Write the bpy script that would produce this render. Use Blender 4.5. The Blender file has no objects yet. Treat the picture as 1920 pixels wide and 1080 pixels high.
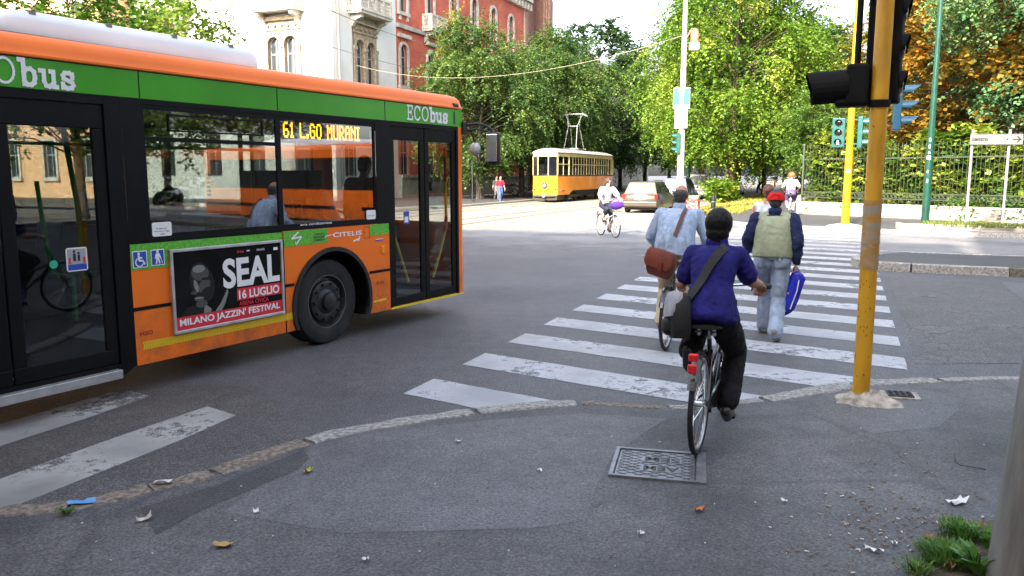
import bpy, math, random
from mathutils import Vector, Matrix
# ---------------------------------------------------------------- camera, light, exposure
SC = bpy.context.scene
COL = SC.collection
CAM_H = 1.85
PITCH = math.radians(8.12)
cam_d = bpy.data.cameras.new('camera'); cam = bpy.data.objects.new('camera', cam_d); COL.objects.link(cam)
cam.location = (0, 0, CAM_H); cam.rotation_euler = (math.radians(90) - PITCH, 0, 0)
cam_d.sensor_width = 36; cam_d.lens = 28; cam_d.clip_start = .05; cam_d.clip_end = 3000
SC.camera = cam
SUN_EL = math.radians(31)
SUN_V = Vector((-.47, -.88, 0)).normalized()          # horizontal direction towards the sun
SC.world = bpy.data.worlds.new("World"); SC.world.use_nodes = True
wn = SC.world.node_tree; bgn = wn.nodes['Background']
sky = wn.nodes.new('ShaderNodeTexSky'); sky.sky_type = 'NISHITA'; sky.sun_disc = False
sky.sun_elevation = SUN_EL; sky.sun_rotation = math.atan2(SUN_V.x, SUN_V.y)
sky.dust_density = 5.0; sky.air_density = 1.0; sky.ozone_density = 1.0
hz_ = wn.nodes.new('ShaderNodeHueSaturation'); hz_.inputs['Saturation'].default_value = .58      # hazy summer sky
wn.links.new(sky.outputs[0], hz_.inputs['Color']); wn.links.new(hz_.outputs[0], bgn.inputs[0]); bgn.inputs[1].default_value = .15
sl = bpy.data.lights.new('sun', 'SUN'); sl.energy = 3.1; sl.angle = math.radians(.6); sl.color = (1, .90, .74)
so = bpy.data.objects.new('sun', sl); COL.objects.link(so)
sd = Vector((SUN_V.x * math.cos(SUN_EL), SUN_V.y * math.cos(SUN_EL), math.sin(SUN_EL)))
so.rotation_euler = sd.to_track_quat('Z', 'Y').to_euler(); so.location = (0, 0, 60)
SC.view_settings.view_transform = 'Standard'; SC.view_settings.look = 'None'
SC.view_settings.exposure = 2.5; SC.view_settings.gamma = 1
SC.cycles.max_bounces = 8; SC.cycles.transparent_max_bounces = 16
SC.cycles.diffuse_bounces = 3; SC.cycles.glossy_bounces = 3; SC.cycles.transmission_bounces = 4
SC.cycles.caustics_reflective = False; SC.cycles.caustics_refractive = False
SC.cycles.sample_clamp_indirect = 6
random.seed(7)
R = math.radians
# street axes: the avenue runs along A, the cross street along B
AZ = R(22.67)
AD = Vector((math.sin(AZ), math.cos(AZ), 0)); BD = Vector((AD.y, -AD.x, 0))
def AB(a, b, z=0.0):
    return Vector((a * AD.x + b * BD.x, a * AD.y + b * BD.y, z))
FPX = 1920 * 28 / 36
def at(px, py, z=0.0):
    "point of the ground (height z) that the photograph shows at a pixel"
    u = (px - 960) / FPX; v = (540 - py) / FPX
    d = (u, math.cos(PITCH) + v * math.sin(PITCH), -math.sin(PITCH) + v * math.cos(PITCH))
    t = (z - CAM_H) / d[2]
    return Vector((d[0] * t, d[1] * t, z))
def zat(py, p):
    "height that a pixel row shows above the ground point p"
    v = (540 - py) / FPX
    return CAM_H + p.y * (-math.sin(PITCH) + v * math.cos(PITCH)) / (math.cos(PITCH) + v * math.sin(PITCH))
# ---------------------------------------------------------------- materials
def nn(nt, t, **kw):
    n = nt.nodes.new(t)
    for k, v in kw.items(): setattr(n, k, v)
    return n
def mat(name, col, rough=.5, metal=0., var=0., vs=4., col2=None, bump=0., bs=60., coat=0., emit=0., spec=.5, stretch=None, detail=4., lo=.35, hi=.65, bdist=.01):
    m = bpy.data.materials.new(name); m.use_nodes = True; nt = m.node_tree
    b = nt.nodes['Principled BSDF']
    b.inputs['Roughness'].default_value = rough; b.inputs['Metallic'].default_value = metal
    b.inputs['Coat Weight'].default_value = coat; b.inputs['Specular IOR Level'].default_value = spec
    b.inputs['Base Color'].default_value = (*col, 1)
    tc = nn(nt, 'ShaderNodeTexCoord'); src = tc.outputs['Object']
    if stretch:
        mp = nn(nt, 'ShaderNodeMapping'); mp.inputs['Scale'].default_value = stretch
        nt.links.new(src, mp.inputs[0]); src = mp.outputs[0]
    if var or col2:
        nz = nn(nt, 'ShaderNodeTexNoise'); nz.inputs['Scale'].default_value = vs; nz.inputs['Detail'].default_value = detail
        nt.links.new(src, nz.inputs['Vector'])
        mr = nn(nt, 'ShaderNodeMapRange'); mr.inputs[1].default_value = lo; mr.inputs[2].default_value = hi
        nt.links.new(nz.outputs[0], mr.inputs[0])
        mx = nn(nt, 'ShaderNodeMix', data_type='RGBA')
        c2 = col2 or tuple(min(1, c * (1 + var)) for c in col)
        c1 = col if col2 else tuple(c * (1 - var) for c in col)
        mx.inputs[6].default_value = (*c1, 1); mx.inputs[7].default_value = (*c2, 1)
        nt.links.new(mr.outputs[0], mx.inputs[0]); nt.links.new(mx.outputs[2], b.inputs['Base Color'])
    if bump:
        nb = nn(nt, 'ShaderNodeTexNoise'); nb.inputs['Scale'].default_value = bs; nb.inputs['Detail'].default_value = 3
        nt.links.new(src, nb.inputs['Vector'])
        bp = nn(nt, 'ShaderNodeBump'); bp.inputs['Strength'].default_value = bump; bp.inputs['Distance'].default_value = bdist
        nt.links.new(nb.outputs[0], bp.inputs['Height']); nt.links.new(bp.outputs[0], b.inputs['Normal'])
    if emit:
        b.inputs['Emission Color'].default_value = (*col, 1); b.inputs['Emission Strength'].default_value = emit
    return m
def glass_mat(name, tint=(.5, .55, .52), refl=.3, rough=.02, blend=.35):
    m = bpy.data.materials.new(name); m.use_nodes = True; nt = m.node_tree
    out = nt.nodes['Material Output']; nt.nodes.remove(nt.nodes['Principled BSDF'])
    tr = nn(nt, 'ShaderNodeBsdfTransparent'); tr.inputs[0].default_value = (*tint, 1)
    gl = nn(nt, 'ShaderNodeBsdfGlossy'); gl.inputs['Roughness'].default_value = rough; gl.inputs[0].default_value = (.95, .97, 1, 1)
    fr = nn(nt, 'ShaderNodeLayerWeight'); fr.inputs[0].default_value = blend
    ma = nn(nt, 'ShaderNodeMath', operation='MULTIPLY_ADD'); ma.inputs[1].default_value = 1 - refl; ma.inputs[2].default_value = refl
    nt.links.new(fr.outputs['Fresnel'], ma.inputs[0])
    ms = nn(nt, 'ShaderNodeMixShader'); nt.links.new(ma.outputs[0], ms.inputs[0]); nt.links.new(tr.outputs[0], ms.inputs[1]); nt.links.new(gl.outputs[0], ms.inputs[2])
    nt.links.new(ms.outputs[0], out.inputs[0])
    return m
def leaf_mat(name, c1, c2, c3=None, rough=.45, transl=.35):
    "leaf colour runs from c1 to c2 by a random value stored per leaf, some leaves c3"
    m = bpy.data.materials.new(name); m.use_nodes = True; nt = m.node_tree
    out = nt.nodes['Material Output']; b = nt.nodes['Principled BSDF']; b.inputs['Roughness'].default_value = rough
    b.inputs['Specular IOR Level'].default_value = .35
    at_ = nn(nt, 'ShaderNodeAttribute', attribute_name='leafvar')
    cr = nn(nt, 'ShaderNodeValToRGB'); e = cr.color_ramp.elements
    e[0].color = (*c1, 1); e[0].position = .05; e[1].color = (*c2, 1); e[1].position = .85
    if c3: n3 = e.new(.97); n3.color = (*c3, 1)
    nt.links.new(at_.outputs['Fac'], cr.inputs[0]); nt.links.new(cr.outputs[0], b.inputs['Base Color'])
    tl = nn(nt, 'ShaderNodeBsdfTranslucent'); nt.links.new(cr.outputs[0], tl.inputs[0])
    ms = nn(nt, 'ShaderNodeMixShader'); ms.inputs[0].default_value = transl
    nt.links.new(b.outputs[0], ms.inputs[1]); nt.links.new(tl.outputs[0], ms.inputs[2]); nt.links.new(ms.outputs[0], out.inputs[0])
    return m
def asphalt(name, base, speck=.5, patch=.25, patch_s=.5, cracks=0., crack_s=2.2, bump=.4, rough=.62, fade=None):
    m = bpy.data.materials.new(name); m.use_nodes = True; nt = m.node_tree; L = nt.links
    b = nt.nodes['Principled BSDF']; b.inputs['Roughness'].default_value = rough; b.inputs['Specular IOR Level'].default_value = .4
    tc = nn(nt, 'ShaderNodeTexCoord'); src = tc.outputs['Object']
    n1 = nn(nt, 'ShaderNodeTexNoise'); n1.inputs['Scale'].default_value = 85; n1.inputs['Detail'].default_value = 2; L.new(src, n1.inputs['Vector'])
    n2 = nn(nt, 'ShaderNodeTexNoise'); n2.inputs['Scale'].default_value = patch_s; n2.inputs['Detail'].default_value = 7; n2.inputs['Roughness'].default_value = .62; L.new(src, n2.inputs['Vector'])
    n3 = nn(nt, 'ShaderNodeTexVoronoi'); n3.inputs['Scale'].default_value = 60; L.new(src, n3.inputs['Vector'])
    n4 = nn(nt, 'ShaderNodeTexNoise'); n4.inputs['Scale'].default_value = 6; n4.inputs['Detail'].default_value = 6; L.new(src, n4.inputs['Vector'])
    def mr(o, a, bb, c, d):
        q = nn(nt, 'ShaderNodeMapRange'); q.inputs[1].default_value = a; q.inputs[2].default_value = bb; q.inputs[3].default_value = c; q.inputs[4].default_value = d
        L.new(o, q.inputs[0]); return q.outputs[0]
    def mul(x, y):
        q = nn(nt, 'ShaderNodeMath', operation='MULTIPLY'); L.new(x, q.inputs[0]); L.new(y, q.inputs[1]); return q.outputs[0]
    f = mul(mr(n1.outputs[0], .3, .7, 1 - speck, 1 + speck), mr(n2.outputs[0], .3, .7, 1 - patch, 1 + patch))
    f = mul(f, mr(n3.outputs['Distance'], 0, .6, 1 + speck * .6, 1 - speck * .35))
    f = mul(f, mr(n4.outputs[0], .3, .7, .88, 1.12))
    if cracks:
        wv = nn(nt, 'ShaderNodeTexNoise'); wv.inputs['Scale'].default_value = 3; L.new(src, wv.inputs['Vector'])
        mxv = nn(nt, 'ShaderNodeMix', data_type='VECTOR'); mxv.inputs[0].default_value = .12; L.new(src, mxv.inputs[4]); L.new(wv.outputs['Color'], mxv.inputs[5])
        vo = nn(nt, 'ShaderNodeTexVoronoi', feature='DISTANCE_TO_EDGE'); vo.inputs['Scale'].default_value = crack_s; L.new(mxv.outputs[1], vo.inputs['Vector'])
        msk = mr(n2.outputs[0], .42, .6, 0, 1)
        ck = mr(vo.outputs['Distance'], .0, .035, 1 - cracks, 1)
        one = nn(nt, 'ShaderNodeMix', data_type='FLOAT'); one.inputs[2].default_value = 1; L.new(msk, one.inputs[0]); L.new(ck, one.inputs[3])
        f = mul(f, one.outputs[0])
    vm = nn(nt, 'ShaderNodeVectorMath', operation='SCALE'); vm.inputs[0].default_value = base; L.new(f, vm.inputs['Scale'])
    L.new(vm.outputs[0], b.inputs['Base Color'])
    if fade:      # painted glancing sheen: pale film that grows denser along the avenue
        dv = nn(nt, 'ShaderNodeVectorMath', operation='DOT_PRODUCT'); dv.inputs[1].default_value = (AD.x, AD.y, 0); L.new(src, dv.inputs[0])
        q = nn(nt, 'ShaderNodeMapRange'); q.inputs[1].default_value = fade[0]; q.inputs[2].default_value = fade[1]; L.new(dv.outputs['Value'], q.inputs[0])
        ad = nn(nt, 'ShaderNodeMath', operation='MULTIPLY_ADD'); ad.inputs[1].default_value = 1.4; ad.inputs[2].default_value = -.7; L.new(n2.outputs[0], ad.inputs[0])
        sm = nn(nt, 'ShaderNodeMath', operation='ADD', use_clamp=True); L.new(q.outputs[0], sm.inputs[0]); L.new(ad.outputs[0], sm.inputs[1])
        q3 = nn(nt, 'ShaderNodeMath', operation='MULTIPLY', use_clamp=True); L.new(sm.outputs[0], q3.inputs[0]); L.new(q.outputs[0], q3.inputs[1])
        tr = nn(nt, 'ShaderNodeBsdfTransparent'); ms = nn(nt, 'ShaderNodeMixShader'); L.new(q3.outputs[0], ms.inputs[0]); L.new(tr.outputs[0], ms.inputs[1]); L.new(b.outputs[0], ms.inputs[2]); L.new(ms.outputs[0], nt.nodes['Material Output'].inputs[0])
    bp = nn(nt, 'ShaderNodeBump'); bp.inputs['Strength'].default_value = bump; bp.inputs['Distance'].default_value = .006
    L.new(n3.outputs['Distance'], bp.inputs['Height']); L.new(bp.outputs[0], b.inputs['Normal'])
    return m
def paint_mat(name, col, wear=.5, dirt=.35, scale=9):
    "worn road paint: chips are see-through to the asphalt below"
    m = bpy.data.materials.new(name); m.use_nodes = True; nt = m.node_tree; L = nt.links
    b = nt.nodes['Principled BSDF']; b.inputs['Roughness'].default_value = .65; out = nt.nodes['Material Output']
    tc = nn(nt, 'ShaderNodeTexCoord'); src = tc.outputs['Object']
    n1 = nn(nt, 'ShaderNodeTexNoise'); n1.inputs['Scale'].default_value = scale; n1.inputs['Detail'].default_value = 8; n1.inputs['Roughness'].default_value = .75; L.new(src, n1.inputs['Vector'])
    n2 = nn(nt, 'ShaderNodeTexNoise'); n2.inputs['Scale'].default_value = 1.3; n2.inputs['Detail'].default_value = 5; L.new(src, n2.inputs['Vector'])
    n3 = nn(nt, 'ShaderNodeTexNoise'); n3.inputs['Scale'].default_value = 120; L.new(src, n3.inputs['Vector'])
    ad = nn(nt, 'ShaderNodeMath', operation='ADD'); L.new(n1.outputs[0], ad.inputs[0]); L.new(n2.outputs[0], ad.inputs[1])
    ad2 = nn(nt, 'ShaderNodeMath', operation='MULTIPLY_ADD'); ad2.inputs[1].default_value = .45; L.new(n3.outputs[0], ad2.inputs[0]); L.new(ad.outputs[0], ad2.inputs[2])
    q = nn(nt, 'ShaderNodeMapRange'); q.inputs[1].default_value = 1.18 + .22 * (1 - wear); q.inputs[2].default_value = q.inputs[1].default_value + .12; q.inputs[3].default_value = 0; q.inputs[4].default_value = .85
    L.new(ad2.outputs[0], q.inputs[0])
    cm = nn(nt, 'ShaderNodeMix', data_type='RGBA'); cm.inputs[6].default_value = (*[c * (1 - dirt) for c in col], 1); cm.inputs[7].default_value = (*col, 1)
    q2 = nn(nt, 'ShaderNodeMapRange'); q2.inputs[1].default_value = .35; q2.inputs[2].default_value = .6; L.new(n2.outputs[0], q2.inputs[0]); L.new(q2.outputs[0], cm.inputs[0]); L.new(cm.outputs[2], b.inputs['Base Color'])
    tr = nn(nt, 'ShaderNodeBsdfTransparent'); ms = nn(nt, 'ShaderNodeMixShader')
    L.new(q.outputs[0], ms.inputs[0]); L.new(b.outputs[0], ms.inputs[1]); L.new(tr.outputs[0], ms.inputs[2]); L.new(ms.outputs[0], out.inputs[0])
    return m
def brick_mat(name, c1, c2, mortar, scale=1., bw=.25, rh=.07, ms=.01, bump=.3, rough=.85, vertical=True):
    m = bpy.data.materials.new(name); m.use_nodes = True; nt = m.node_tree; L = nt.links
    b = nt.nodes['Principled BSDF']; b.inputs['Roughness'].default_value = rough
    tc = nn(nt, 'ShaderNodeTexCoord'); src = tc.outputs['Object']
    if vertical:
        sx = nn(nt, 'ShaderNodeSeparateXYZ'); cx = nn(nt, 'ShaderNodeCombineXYZ'); L.new(src, sx.inputs[0])
        ad = nn(nt, 'ShaderNodeMath', operation='ADD'); L.new(sx.outputs[0], ad.inputs[0]); L.new(sx.outputs[1], ad.inputs[1])
        L.new(ad.outputs[0], cx.inputs[0]); L.new(sx.outputs[2], cx.inputs[1]); src2 = cx.outputs[0]
    else: src2 = src
    br = nn(nt, 'ShaderNodeTexBrick'); br.inputs['Scale'].default_value = scale
    br.inputs['Color1'].default_value = (*c1, 1); br.inputs['Color2'].default_value = (*c2, 1); br.inputs['Mortar'].default_value = (*mortar, 1)
    br.inputs['Brick Width'].default_value = bw; br.inputs['Row Height'].default_value = rh; br.inputs['Mortar Size'].default_value = ms
    L.new(src2, br.inputs['Vector'])
    nz = nn(nt, 'ShaderNodeTexNoise'); nz.inputs['Scale'].default_value = .7; nz.inputs['Detail'].default_value = 6; L.new(src, nz.inputs['Vector'])
    q = nn(nt, 'ShaderNodeMapRange'); q.inputs[1].default_value = .3; q.inputs[2].default_value = .7; q.inputs[3].default_value = .75; q.inputs[4].default_value = 1.2; L.new(nz.outputs[0], q.inputs[0])
    vm = nn(nt, 'ShaderNodeVectorMath', operation='SCALE'); L.new(br.outputs[0], vm.inputs[0]); L.new(q.outputs[0], vm.inputs['Scale']); L.new(vm.outputs[0], b.inputs['Base Color'])
    bp = nn(nt, 'ShaderNodeBump'); bp.inputs['Strength'].default_value = bump; bp.inputs['Distance'].default_value = .01; bp.invert = True
    L.new(br.outputs['Fac'], bp.inputs['Height']); L.new(bp.outputs[0], b.inputs['Normal'])
    return m
# ---------------------------------------------------------------- mesh builder
class MB:
    def __init__(s): s.v = []; s.f = []; s.m = []; s.cur = 0
    def add(s, vs, fs, mi=None):
        o = len(s.v); s.v += [tuple(v) for v in vs]
        for f in fs: s.f.append([i + o for i in f]); s.m.append(s.cur if mi is None else mi)
        return s
    def quad(s, *p, mi=None): return s.add(p, [list(range(len(p)))], mi)
    def box2(s, x0, x1, y0, y1, z0, z1, mi=None):
        v = [(x, y, z) for z in (z0, z1) for y in (y0, y1) for x in (x0, x1)]
        return s.add(v, [[0, 2, 3, 1], [4, 5, 7, 6], [0, 1, 5, 4], [2, 6, 7, 3], [0, 4, 6, 2], [1, 3, 7, 5]], mi)
    def box(s, c, size, rot=None, mi=None):
        h = [q / 2 for q in size]; c = Vector(c)
        v = [Vector((x, y, z)) for z in (-h[2], h[2]) for y in (-h[1], h[1]) for x in (-h[0], h[0])]
        if rot is not None: v = [rot @ q for q in v]
        return s.add([q + c for q in v], [[0, 2, 3, 1], [4, 5, 7, 6], [0, 1, 5, 4], [2, 6, 7, 3], [0, 4, 6, 2], [1, 3, 7, 5]], mi)
    def bar(s, p0, p1, w, h, up=(0, 0, 1), mi=None):
        p0 = Vector(p0); p1 = Vector(p1); d = (p1 - p0).normalized(); x = d.cross(Vector(up))
        if x.length < 1e-4: x = d.cross(Vector((1, 0, 0)))
        x.normalize(); u = x.cross(d); v = []
        for p in (p0, p1):
            for a, b in ((-1, -1), (1, -1), (1, 1), (-1, 1)): v.append(p + x * a * w / 2 + u * b * h / 2)
        return s.add(v, [[0, 1, 2, 3], [7, 6, 5, 4], [0, 4, 5, 1], [1, 5, 6, 2], [2, 6, 7, 3], [3, 7, 4, 0]], mi)
    def tube(s, pts, r, n=8, caps=True, mi=None, rx=1.):
        pts = [Vector(p) for p in pts]; k = len(pts); rs = r if isinstance(r, (list, tuple)) else [r] * k
        t0 = (pts[1] - pts[0]).normalized(); x = t0.cross(Vector((0, 0, 1)))
        if x.length < 1e-3: x = t0.cross(Vector((0, 1, 0)))
        x.normalize(); vs = []; fs = []
        for i, p in enumerate(pts):
            t = (pts[min(i + 1, k - 1)] - pts[max(i - 1, 0)]).normalized()
            x = (x - t * x.dot(t)).normalized(); y = t.cross(x)
            for j in range(n):
                a = 2 * math.pi * j / n; vs.append(p + x * math.cos(a) * rs[i] * rx + y * math.sin(a) * rs[i])
        for i in range(k - 1):
            for j in range(n): fs.append([i * n + j, i * n + (j + 1) % n, (i + 1) * n + (j + 1) % n, (i + 1) * n + j])
        if caps: fs += [list(range(n))[::-1], [(k - 1) * n + j for j in range(n)]]
        return s.add(vs, fs, mi)
    def cyl(s, p0, p1, r0, r1=None, n=14, caps=True, mi=None): return s.tube([p0, p1], [r0, r0 if r1 is None else r1], n, caps, mi)
    def sphere(s, c, r, n=14, m=9, rot=None, mi=None):
        c = Vector(c); r = (r, r, r) if isinstance(r, (int, float)) else r; vs = []; fs = []
        for i in range(1, m):
            th = math.pi * i / m
            for j in range(n):
                a = 2 * math.pi * j / n; q = Vector((math.sin(th) * math.cos(a) * r[0], math.sin(th) * math.sin(a) * r[1], math.cos(th) * r[2]))
                vs.append(c + (rot @ q if rot is not None else q))
        t = Vector((0, 0, r[2])); vs += [c + (rot @ t if rot is not None else t), c - (rot @ t if rot is not None else t)]; T = len(vs) - 2
        for i in range(m - 2):
            for j in range(n): fs.append([i * n + j, (i + 1) * n + j, (i + 1) * n + (j + 1) % n, i * n + (j + 1) % n])
        for j in range(n): fs.append([T, j, (j + 1) % n]); fs.append([T + 1, (m - 2) * n + (j + 1) % n, (m - 2) * n + j])
        return s.add(vs, fs, mi)
    def torus(s, c, axis, Rr, r, n=32, m=8, mi=None):
        c = Vector(c); ax = Vector(axis).normalized(); x = ax.orthogonal().normalized(); y = ax.cross(x); vs = []; fs = []
        for i in range(n):
            a = 2 * math.pi * i / n; d = x * math.cos(a) + y * math.sin(a)
            for j in range(m):
                b = 2 * math.pi * j / m; vs.append(c + d * (Rr + r * math.cos(b)) + ax * r * math.sin(b))
        for i in range(n):
            for j in range(m): fs.append([i * m + j, ((i + 1) % n) * m + j, ((i + 1) % n) * m + (j + 1) % m, i * m + (j + 1) % m])
        return s.add(vs, fs, mi)
    def prism(s, poly, f, w0, w1, mi=None):
        "polygon (list of 2D) pushed from w0 to w1; f(u, v, w) gives the point"
        n = len(poly); vs = [f(u, v, w0) for u, v in poly] + [f(u, v, w1) for u, v in poly]
        return s.add(vs, [list(range(n))[::-1], list(range(n, 2 * n))] + [[i, (i + 1) % n, n + (i + 1) % n, n + i] for i in range(n)], mi)
    def lathe(s, prof, c=(0, 0, 0), axis=(0, 0, 1), n=20, mi=None):
        c = Vector(c); ax = Vector(axis).normalized(); x = ax.orthogonal().normalized(); y = ax.cross(x); vs = []; fs = []
        for r, h in prof:
            for j in range(n):
                a = 2 * math.pi * j / n; vs.append(c + ax * h + (x * math.cos(a) + y * math.sin(a)) * r)
        for i in range(len(prof) - 1):
            for j in range(n): fs.append([i * n + j, i * n + (j + 1) % n, (i + 1) * n + (j + 1) % n, (i + 1) * n + j])
        return s.add(vs, fs, mi)
    def loft(s, rings, caps=True, mi=None):
        n = len(rings[0]); vs = [v for r in rings for v in r]; fs = []
        for i in range(len(rings) - 1):
            for j in range(n): fs.append([i * n + j, i * n + (j + 1) % n, (i + 1) * n + (j + 1) % n, (i + 1) * n + j])
        if caps: fs += [list(range(n))[::-1], [(len(rings) - 1) * n + j for j in range(n)]]
        return s.add(vs, fs, mi)
    def build(s, name, mats, parent=None, smooth=None, bevel=0., seg=2, recalc=True):
        me = bpy.data.meshes.new(name); me.from_pydata(s.v, [], s.f)
        mats = mats if isinstance(mats, (list, tuple)) else [mats]
        for q in mats: me.materials.append(q)
        if len(mats) > 1: me.polygons.foreach_set('material_index', s.m)
        if recalc:
            import bmesh
            bm = bmesh.new(); bm.from_mesh(me); bmesh.ops.recalc_face_normals(bm, faces=bm.faces); bm.to_mesh(me); bm.free()
        if smooth is not None:
            me.polygons.foreach_set('use_smooth', [True] * len(me.polygons)); me.set_sharp_from_angle(angle=R(smooth))
        me.update()
        o = bpy.data.objects.new(name, me); COL.objects.link(o)
        if parent is not None: o.parent = parent
        if bevel:
            b = o.modifiers.new('bevel', 'BEVEL'); b.width = bevel; b.segments = seg; b.limit_method = 'ANGLE'; b.angle_limit = R(40)
        return o
def thing(name, label, cat, loc=(0, 0, 0), rotz=0., group=None, scale=1.):
    o = bpy.data.objects.new(name, None); COL.objects.link(o); o.empty_display_size = .2
    o.location = loc; o.rotation_euler = (0, 0, rotz); o.scale = (scale,) * 3
    return tag(o, label, cat, group)
def tag(o, label, cat, group=None):
    o['label'] = label; o['category'] = cat
    if group: o['group'] = group
    return o
def struct(o, kind='structure'): o['kind'] = kind; return o
def part(o, label): o['label'] = label; return o
def copy_tree(o, parent=None):
    c = o.copy(); COL.objects.link(c)
    if parent is not None: c.parent = parent
    for ch in [q for q in bpy.data.objects if q.parent == o]: copy_tree(ch, c)
    return c
ROTA = -AZ                      # rotation that turns local +Y to the avenue direction (local +X to the cross street)
# ---------------------------------------------------------------- lettering
_tc = {}
def text_geo(txt, bold=0.):
    k = (txt, bold)
    if k not in _tc:
        cu = bpy.data.curves.new('t', 'FONT'); cu.body = txt; cu.size = 1; cu.offset = bold; cu.resolution_u = 4
        o = bpy.data.objects.new('t', cu); COL.objects.link(o); bpy.context.view_layer.update()
        me = bpy.data.meshes.new_from_object(o.evaluated_get(bpy.context.evaluated_depsgraph_get()))
        vs = [(v.co.x, v.co.y) for v in me.vertices]; fs = [list(p.vertices) for p in me.polygons]
        bpy.data.objects.remove(o); bpy.data.curves.remove(cu); bpy.data.meshes.remove(me)
        x0 = min(v[0] for v in vs); x1 = max(v[0] for v in vs); y0 = min(v[1] for v in vs); y1 = max(v[1] for v in vs)
        _tc[k] = ([((x - x0) / (x1 - x0), (y - y0) / (y1 - y0)) for x, y in vs], fs)
    return _tc[k]
def text(mb, txt, f, u0, u1, v0, v1, bold=0., mi=None):
    "letters that fill the rectangle u0..u1, v0..v1 of the surface f(u, v)"
    vs, fs = text_geo(txt, bold)
    return mb.add([f(u0 + (u1 - u0) * x, v0 + (v1 - v0) * y) for x, y in vs], fs, mi)
SLAB = {  # slab-serif strokes on a 0..1 x 0..1 box: (list of polylines, width)
 'E': ([[(.15, 0), (.15, 1)], [(0, 1), (.75, 1), (.75, .8)], [(0, 0), (.78, 0), (.78, .22)], [(.15, .52), (.55, .52)], [(.55, .42), (.55, .62)]], .8),
 'C': ([[(.82, .95), (.82, .72)], [(.8, .8), (.65, .96), (.42, 1), (.2, .9), (.06, .68), (.03, .45), (.1, .2), (.25, .05), (.45, 0), (.65, .04), (.82, .2)]], .9),
 'O': ([[(.5 + .47 * math.cos(i * math.pi / 10), .5 + .5 * math.sin(i * math.pi / 10)) for i in range(21)]], 1.),
 'b': ([[(0, 1), (.2, 1), (.2, 0)], [(.2, .5), (.35, .64), (.55, .66), (.72, .55), (.76, .33), (.7, .1), (.55, 0), (.35, 0), (.2, .12)]], .78),
 'u': ([[(0, .64), (.18, .64), (.18, .2), (.28, .03), (.45, 0), (.62, .1), (.7, .2)], [(.55, .64), (.7, .64), (.7, 0), (.86, 0)]], .86),
 's': ([[(.6, .62), (.6, .46)], [(.6, .53), (.45, .65), (.2, .64), (.08, .52), (.12, .4), (.35, .33), (.58, .26), (.64, .14), (.55, .02), (.3, -.01), (.1, .08)], [(.06, .18), (.06, 0)]], .7)}
_lift = [0]
def slab(mb, txt, f, u, v, h, wd, mi=None, adv=.22, thin=None):
    for ch in txt:
        lines, w = SLAB[ch]; t = wd if (ch in 'bus' or thin is None) else thin
        for pl in lines:
            for (xa, ya), (xb, yb) in zip(pl, pl[1:]):
                d = Vector((xb - xa, yb - ya)) * h; n = Vector((-d.y, d.x)); n = n.normalized() * t / 2; e = d.normalized() * t / 2
                a = Vector((u + xa * h * .8, v + ya * h)); b = Vector((u + xb * h * .8, v + yb * h))
                d = (b - a); n = Vector((-d.y, d.x)).normalized() * t / 2; e = d.normalized() * t * .45
                _lift[0] += 1; dz = .0002 * (_lift[0] % 12)
                mb.quad(*[(lambda p: (p[0], p[1] - dz, p[2]))(f(*q)) for q in (a - e - n, b + e - n, b + e + n, a - e + n)], mi=mi)
        u += h * .8 * w + h * adv
    return u
FONT57 = {'6': '01110100001000011110100011000101110', '1': '00100011000010000100001000010001110', 'L': '10000100001000010000100001000011111', '.': '00000000000000000000000000110001100',
 'G': '01110100011000010111100011000101110', 'O': '01110100011000110001100011000101110', 'M': '10001110111010110101100011000110001', 'U': '10001100011000110001100011000101110',
 'R': '11110100011000111110101001001010001', 'A': '01110100011000111111100011000110001', 'N': '10001110011010110011100011000110001', 'I': '01110001000010000100001000010001110', ' ': '0' * 35}
# ---------------------------------------------------------------- ground, roads, markings
def sheet(name, poly, z, m, th=None):
    mb = MB(); mb.quad(*[(p[0], p[1], z) for p in poly]); return struct(mb.build(name, m, recalc=False))
M_ROAD = asphalt('road asphalt', (.098, .097, .106), speck=.75, patch=.28, patch_s=.35)
M_OLD = asphalt('cracked asphalt', (.100, .097, .098), speck=.8, patch=.25, patch_s=.8, cracks=.8, crack_s=4.5)
M_PATCH = asphalt('repaired asphalt', (.108, .108, .117), speck=.5, patch=.12, patch_s=.6)
M_LANE = asphalt('dark lane asphalt', (.084, .082, .083), speck=.75, patch=.3, patch_s=.6)
M_WALK = asphalt('pavement asphalt', (.084, .082, .085), speck=.5, patch=.55, patch_s=.7, cracks=.35, crack_s=.9)
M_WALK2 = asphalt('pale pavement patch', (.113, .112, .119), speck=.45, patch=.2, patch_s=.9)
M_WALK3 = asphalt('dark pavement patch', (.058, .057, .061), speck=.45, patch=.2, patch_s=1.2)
M_FARWALK = asphalt('far pavement', (.062, .061, .063), speck=.4, patch=.2, patch_s=.4)  # colour darkened to stand in for tree shade on the far side
M_SETT = brick_mat('granite setts', (.25, .21, .17), (.30, .26, .21), (.12, .105, .09), bw=.6, rh=.3, ms=.02, vertical=False)
M_KERB = mat('granite kerb', (.25, .24, .225), .8, var=.45, vs=28, bump=.7, bs=70, detail=6)
M_KERBT = mat('tan granite kerb', (.17, .14, .115), .85, var=.5, vs=30, bump=.9, bs=55, detail=6)
M_STONE = mat('pale stone', (.48, .43, .36), .8, var=.25, vs=3, bump=.4, bs=40)
M_PAINT = paint_mat('white road paint', (.43, .445, .475), wear=.50)
M_PAINT2 = paint_mat('grimy road paint', (.36, .36, .35), wear=.42, dirt=.45)
M_STEEL = mat('rail steel', (.12, .105, .10), .4, .8)
M_GRASS = mat('dry lawn soil', (.19, .18, .045), .9, col2=(.30, .28, .06), vs=2.5, bump=.8, bs=30)
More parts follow.
